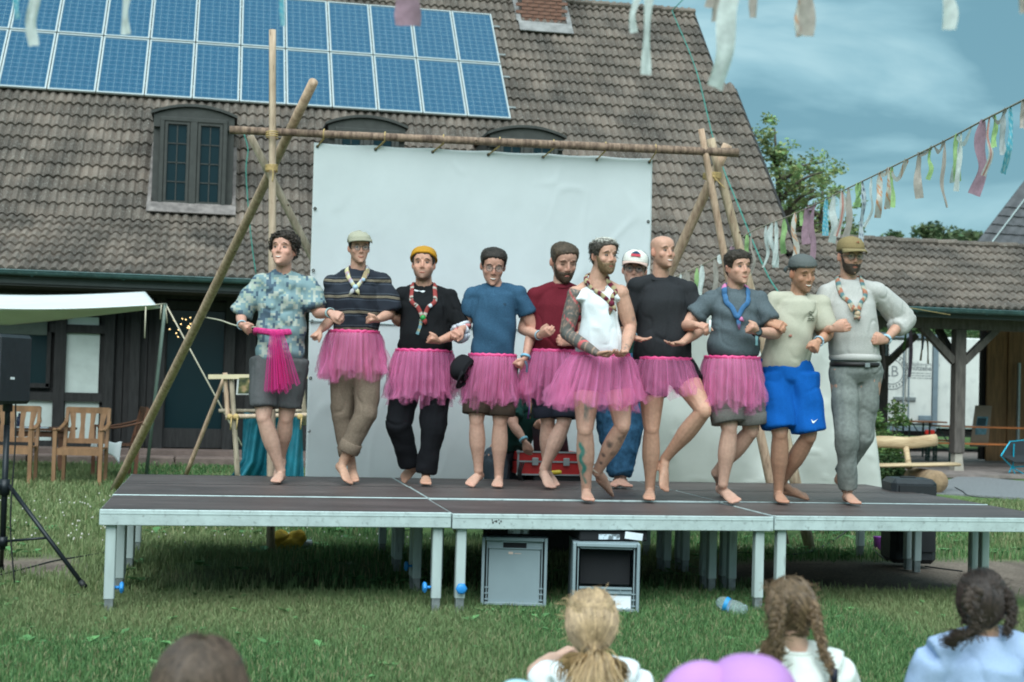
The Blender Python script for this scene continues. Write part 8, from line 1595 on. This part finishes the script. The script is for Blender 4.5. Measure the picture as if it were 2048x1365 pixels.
def comb(hd, N, seed, target, t0, colr, w=.0016, var=.35, k=9, hlow=-.07, part=None, frizz=.004, stop=1.0):
    """hair combed over the skull from its roots towards target (head space), hugging the head"""
    g = np.random.default_rng(seed); a = g.uniform(-math.pi, math.pi, N); h = g.uniform(hlow, .1213, N); lim = np.interp(np.abs(a), HLA, [.074, .070, .045, .0, .018, -.03, -.070, -.085]); ok = h > lim; a, h = a[ok], h[ok]; n_ = len(a); P0 = head_pt(h, a, np.full(n_, .004)); T = np.array([target(q) for q in P0]) if callable(target) else np.tile(np.array(target), (n_, 1)); tt = np.linspace(0, stop, k)[None, :, None]
    P_ = P0[:, None]*(1-tt)+T[:, None]*tt; c = np.array([0, -.004, .02]); d = P_-c; r = np.linalg.norm(d*np.array([1.20, 1.0, .93]), axis=2); R0 = .104+t0+g.uniform(-.004, .005, n_)[:, None]; f = np.where(r < R0, R0/np.maximum(r, .01), 1.0); blend = 1-np.clip((np.linspace(0, stop, k)[None]-.88)/.12, 0, 1); f = 1+(f-1)*blend; P_ = c+d*f[..., None]
    P_ += np.stack([vnoise(P_.reshape(-1, 3), 30, 3+i) for i in range(3)], 1).reshape(P_.shape)*frizz; tone = (1+var*(g.random((n_, 1))*2-1))*(1+.3*vnoise(P0*[1, 1, .4], 28, 7)[:, None]); C = np.array(colr)*tone; wq = w*np.interp(np.linspace(0, 1, k), [0, .3, 1], [.7, 1.0, .7])*hd.k
    return strand_mesh(hd.w(P_.reshape(-1, 3)).reshape(P_.shape), wq[None], np.clip(C, .004, .9))
def tail(p, hd_w, N, seed, start, pts, spread, colr, w=.0018, k=14, var=.4, taper=None, name='ponytail'):
    g = np.random.default_rng(seed); path = catmull(pts, 8); idx = np.linspace(0, len(path)-1, k).astype(int); path = path[idx]; off = g.normal(0, 1, (N, 1, 3)); sp = np.interp(np.linspace(0, 1, k), np.linspace(0, 1, len(spread)), spread)[None, :, None]; P_ = path[None]+off*sp; P_ += np.stack([vnoise(P_.reshape(-1, 3), 22, 5+i) for i in range(3)], 1).reshape(P_.shape)*.012*np.linspace(0, 1, k)[None, :, None]; C = np.clip(np.array(colr)*(1+var*(g.random((N, 1))*2-1)), .004, .9); return link(name, strand_mesh(P_, w, C, name=name), p)
def braid(p, pts, r, colr, seed, tie=None, var=.35):
    """three interleaved strands"""
    path = catmull(pts, 10); n_ = len(path); L = np.linalg.norm(np.diff(path, axis=0), axis=1).sum(); g = np.random.default_rng(seed); mb = MB(); turns = L/.055
    for q in range(3):
        t = np.linspace(0, 1, n_*2); c = np.stack([np.interp(t, np.linspace(0, 1, n_), path[:, i]) for i in range(3)], 1); ph = 2*math.pi*(t*turns+q/3); rr = r*np.interp(t, [0, .15, 1], [1.1, 1, .6]); P_ = c+np.outer(np.sin(ph), HR)*rr[:, None]*.75+np.outer(np.sin(2*ph)*.5, HF)*rr[:, None]*.9; mb.loft(P_, rr*.62, rr*.55, HF, 8, cols=[np.array(colr)*(1+.25*math.sin(i*.9+q)) for i in range(len(t))])
    o = mb.build('braid', HAIRM, p, True, True); N = 260; i0 = g.integers(0, n_-3, N); a_ = path[i0]+g.normal(0, r*.65, (N, 3)); b_ = path[i0+2]+g.normal(0, r*.75, (N, 3)); m_ = (a_+b_)/2+HF*g.uniform(.2, 1.0, (N, 1))*r; P_ = np.stack([a_, m_, b_], 1); link('loose_hair', strand_mesh(P_, .0012, np.clip(np.array(colr)*g.uniform(.6, 1.7, (N, 1)), .004, .9), name='loose_hair'), o)
    if tie: mb = MB(); e = path[-1]; mb.loft([e+UP*.02, e-UP*.02], r*.75, n=8); mb.build('hair_tie', mat('dark_tie', (.012, .014, .03), .7), o, True); g2 = np.random.default_rng(seed+1); P_ = e+np.stack([g2.normal(0, .006, (80, 3))*f for f in (0, 1, 1.6)], 1)-UP*np.array([0, .03, .06])[None, :, None]; link('braid_end', strand_mesh(P_, .0014, np.clip(np.array(colr)*g2.uniform(.6, 1.6, (80, 1)), .004, .9), name='braid_end'), o)
    return o
def flyaway(ho, hd, N, seed, colr):
    g = np.random.default_rng(seed); a = g.uniform(-math.pi, math.pi, N); h = g.uniform(-.05, .12, N); P0 = head_pt(h, a, np.full(N, .014)); d = P0/np.linalg.norm(P0, axis=1)[:, None]; P_ = [P0]; v = d*.6+g.normal(0, .6, (N, 3)); L = g.uniform(.012, .045, (N, 1))
    for k in range(5): v = v+g.normal(0, .25, (N, 3))+np.array([0, 0, -.12]); P_.append(P_[-1]+v/np.linalg.norm(v, axis=1)[:, None]*L/5)
    P_ = np.stack(P_, 1); link('flyaway_hair', strand_mesh(hd.w(P_.reshape(-1, 3)).reshape(P_.shape), .0007, np.clip(np.array(colr)*g.uniform(.8, 1.8, (N, 1)), .004, .9), name='flyaway_hair'), ho)
# blonde girl with low ponytail
BL_ = (.36, .25, .145)
p, hd, J, g, nk = child(dict(D=4.4, seed=71, label='blonde girl with low ponytail and white top, seen from behind', head=(1182, 1188, 1318), neck=(1186, 1330), sh=[(1118, 1372), (1262, 1362)], el=[(1072, 1350, .12), (1290, 1450, .05)], wr=[(1108, 1318, .26), (1250, 1500, .3)], tip=[(1140, 1296, .30), (1220, 1500, .3)], shirt=fab('white_top', (.68, .72, .74), .03), hyaw=.12, hpitch=.05))
ho = scalp(hd, p, BL_, .012, 3); tgt = np.array([.005, -.118, -.088]); link('combed_hair', comb(hd, 2600, 4, tgt, .010, BL_, .0019, .45), ho)
flyaway(ho, hd, 260, 90, BL_); e0 = hd.w((.005, -.122, -.090)); mb = MB(); s_ = [e0+HR*math.cos(t)*.022+UP*math.sin(t)*.014 for t in np.linspace(0, 2*math.pi, 15)]; mb.tube(s_, .0085, 7); mb.build('hair_tie', mat('black_band', (.010, .010, .012), .8), ho, True)
tail(ho, hd, 900, 6, e0, [e0, e0+HF*.035-UP*.02, e0+HF*.045-UP*.09, e0+HF*.03-UP*.20], [.006, .020, .030, .034], (.40, .27, .14), .0017)
tail(ho, hd, 60, 7, e0, [e0, e0+HR*.05-UP*.002+HF*.02, e0+HR*.085-UP*.03+HF*.01, e0+HR*.07-UP*.06], [.004, .008, .012, .012], (.22, .14, .07), .0014, name='loose_curl'); tail(ho, hd, 60, 8, e0, [e0, e0-HR*.05+HF*.02, e0-HR*.085-UP*.02, e0-HR*.09-UP*.045], [.004, .010, .014, .014], (.30, .19, .09), .0014, name='loose_curl')
# girl with two French braids
BN = (.120, .078, .045)
p, hd, J, g, nk = child(dict(D=4.3, seed=72, label='girl with two long brown braids and white T-shirt, seen from behind', head=(1580, 1164, 1288), neck=(1592, 1302), sh=[(1530, 1340), (1668, 1340)], el=[(1500, 1440, .1), (1692, 1440, .1)], wr=[(1540, 1500, .3), (1660, 1500, .3)], tip=[(1560, 1500, .3), (1640, 1500, .3)], shirt=fab('off_white_tee', (.64, .67, .63), .04), hyaw=.06, hpitch=-.05))
ho = scalp(hd, p, BN, .010, 5); link('combed_hair', comb(hd, 3000, 9, lambda q: np.array([-.052 if q[0] < .012 else .060, -.075, -.02-.6*max(0, .03-q[2])]), .009, BN, .0018, .55, frizz=.007), ho)
flyaway(ho, hd, 420, 91, BN); q = lambda x, y, o=-.11: at(x, y, 4.3+o)
braid(ho, [q(1566, 1196), q(1556, 1232, -.13), q(1552, 1268, -.13), q(1556, 1305, -.11), q(1545, 1345, -.10)], .020, BN, 11); braid(ho, [q(1624, 1205, -.06), q(1634, 1245, -.08), q(1640, 1275, -.08), q(1650, 1312, -.09), q(1668, 1352, -.10)], .015, (.15, .095, .055), 12, tie=True)
tail(ho, hd, 110, 13, None, [q(1545, 1280, -.1), q(1530, 1300, -.1), q(1528, 1322, -.1), q(1545, 1335, -.1)], [.006, .010, .012, .008], BN, .0012, name='loose_curl')
# dark-haired girl
BD = (.030, .020, .016)
p, hd, J, g, nk = child(dict(D=4.3, seed=73, label='girl with dark plaited hair and pale blue T-shirt at the right edge', head=(1964, 1150, 1268), neck=(1972, 1272), sh=[(1875, 1316), (2052, 1312)], el=[(1842, 1420, .05), (2092, 1420, .05)], wr=[(1880, 1500, .3), (2060, 1500, .3)], tip=[(1900, 1500, .3), (2040, 1500, .3)], shirt=fab('pale_blue_tee', (.33, .43, .62), .04), hyaw=-.38, hpitch=.0, hk=1.04, sl=.75, skin=(.52, .31, .22)))
ho = scalp(hd, p, BD, .010, 6); link('combed_hair', comb(hd, 2800, 14, lambda q_: np.array([-.030 if q_[0] < .04 else .070, -.090, -.075]), .009, BD, .0018, .6), ho)
flyaway(ho, hd, 300, 92, BD); braid(ho, [q(1950, 1180, -.10), q(1940, 1210, -.13), q(1955, 1240, -.13), q(1950, 1262, -.12), q(1915, 1278, -.10)], .020, (.040, .027, .020), 15); braid(ho, [q(2012, 1180, -.05), q(2024, 1215, -.07), q(2020, 1248, -.08), q(2010, 1270, -.08)], .014, BD, 16)
tail(ho, hd, 90, 17, None, [q(1930, 1270, -.1), q(1912, 1274, -.1), q(1900, 1280, -.1), q(1908, 1290, -.1)], [.006, .010, .012, .008], BD, .0012, name='loose_curl')
# brown head, lower left, close to the camera
p, hd, J, g, nk = child(dict(D=2.75, seed=74, label='brown-haired head at the bottom left, very close to the camera', head=(398, 1296, 1530), neck=(400, 1550), sh=[(280, 1620), (520, 1620)], el=[(240, 1760, .1), (560, 1760, .1)], wr=[(300, 1800, .3), (500, 1800, .3)], tip=[(320, 1800, .3), (480, 1800, .3)], shirt=fab('grey_tee', (.3, .3, .32)), hk=1.02))
BR2 = (.080, .055, .040); ho = scalp(hd, p, BR2, .010, 7); link('combed_hair', comb(hd, 3600, 18, lambda q_: np.array([.075*np.sign(q_[0]+.006)+.2*q_[0], -.055, -.12]), .010, BR2, .0017, .6), ho)
# purple sun hat
p, hd, J, g, nk = child(dict(D=2.8, seed=75, label='child in a floppy purple sun hat at the bottom edge, close to the camera', head=(1490, 1330, 1560), neck=(1490, 1580), sh=[(1380, 1640), (1600, 1640)], el=[(1350, 1760, .1), (1640, 1760, .1)], wr=[(1400, 1800, .3), (1580, 1800, .3)], tip=[(1420, 1800, .3), (1560, 1800, .3)], shirt=fab('lilac_tee', (.45, .35, .5)), hyaw=.5))
scalp(hd, p, BN, .006, 8); LIL = mat('lilac_cotton', (.48, .24, .54), .85, .06, 6, spec=.1, bump=.08, bscale=300); hatc = J((1500, 1420))
nu, nv = 60, 16; V = []
for i in range(nv):
    v = i/(nv-1)
    for j in range(nu):
        a = j/nu*2*math.pi
        if v < .62: t = v/.62; r_ = .098*math.sin(t*math.pi/2)**.75; z_ = .105*math.cos(t*math.pi/2)
        else: t = (v-.62)/.38; r_ = .098+.075*t; z_ = -.03*t+.030*t*math.sin(a*2+.6)+.015*t*math.sin(a*3)
        V.append(hatc+HR*math.cos(a)*r_*1.0+HF*math.sin(a)*r_*1.08+UP*(z_+.012*(math.cos(a) < 0)*0))
F = [[i*nu+j, i*nu+(j+1) % nu, (i+1)*nu+(j+1) % nu, (i+1)*nu+j] for i in range(nv-1) for j in range(nu)]; o = link('sun_hat', mesh_from('sun_hat', V, F, LIL, True), p); solid(o, .004)
mb = MB(); mb.ball(J((1402, 1424, -.02)), (.092, .055, .098), nu=28, nv=18); mb.loft([J((1402, 1424, -.02)), hatc-UP*.03], [.06, .08], [.04, .05], UP, 16); me = fuse(mb, .006, 6); me.materials.append(LIL); link('brim_fold', me, o)   # broad brim bent up at the left
# sliver of a pale blue sleeve at the bottom
mb = MB(); mb.ball(at(1036, 1404, 3.6), (.055, .05, .05)); mb.loft([at(1036, 1410, 3.6), at(1010, 1490, 3.6)], [.05, .055], n=12); me = fuse(mb, .01, 3); folds(me, .004); me.materials.append(fab('sky_blue_cloth', (.40, .60, .68))); tag(link('draped_cloth', me), 'rounded fold of pale blue cloth at the bottom edge left of the blonde girl', 'cloth')
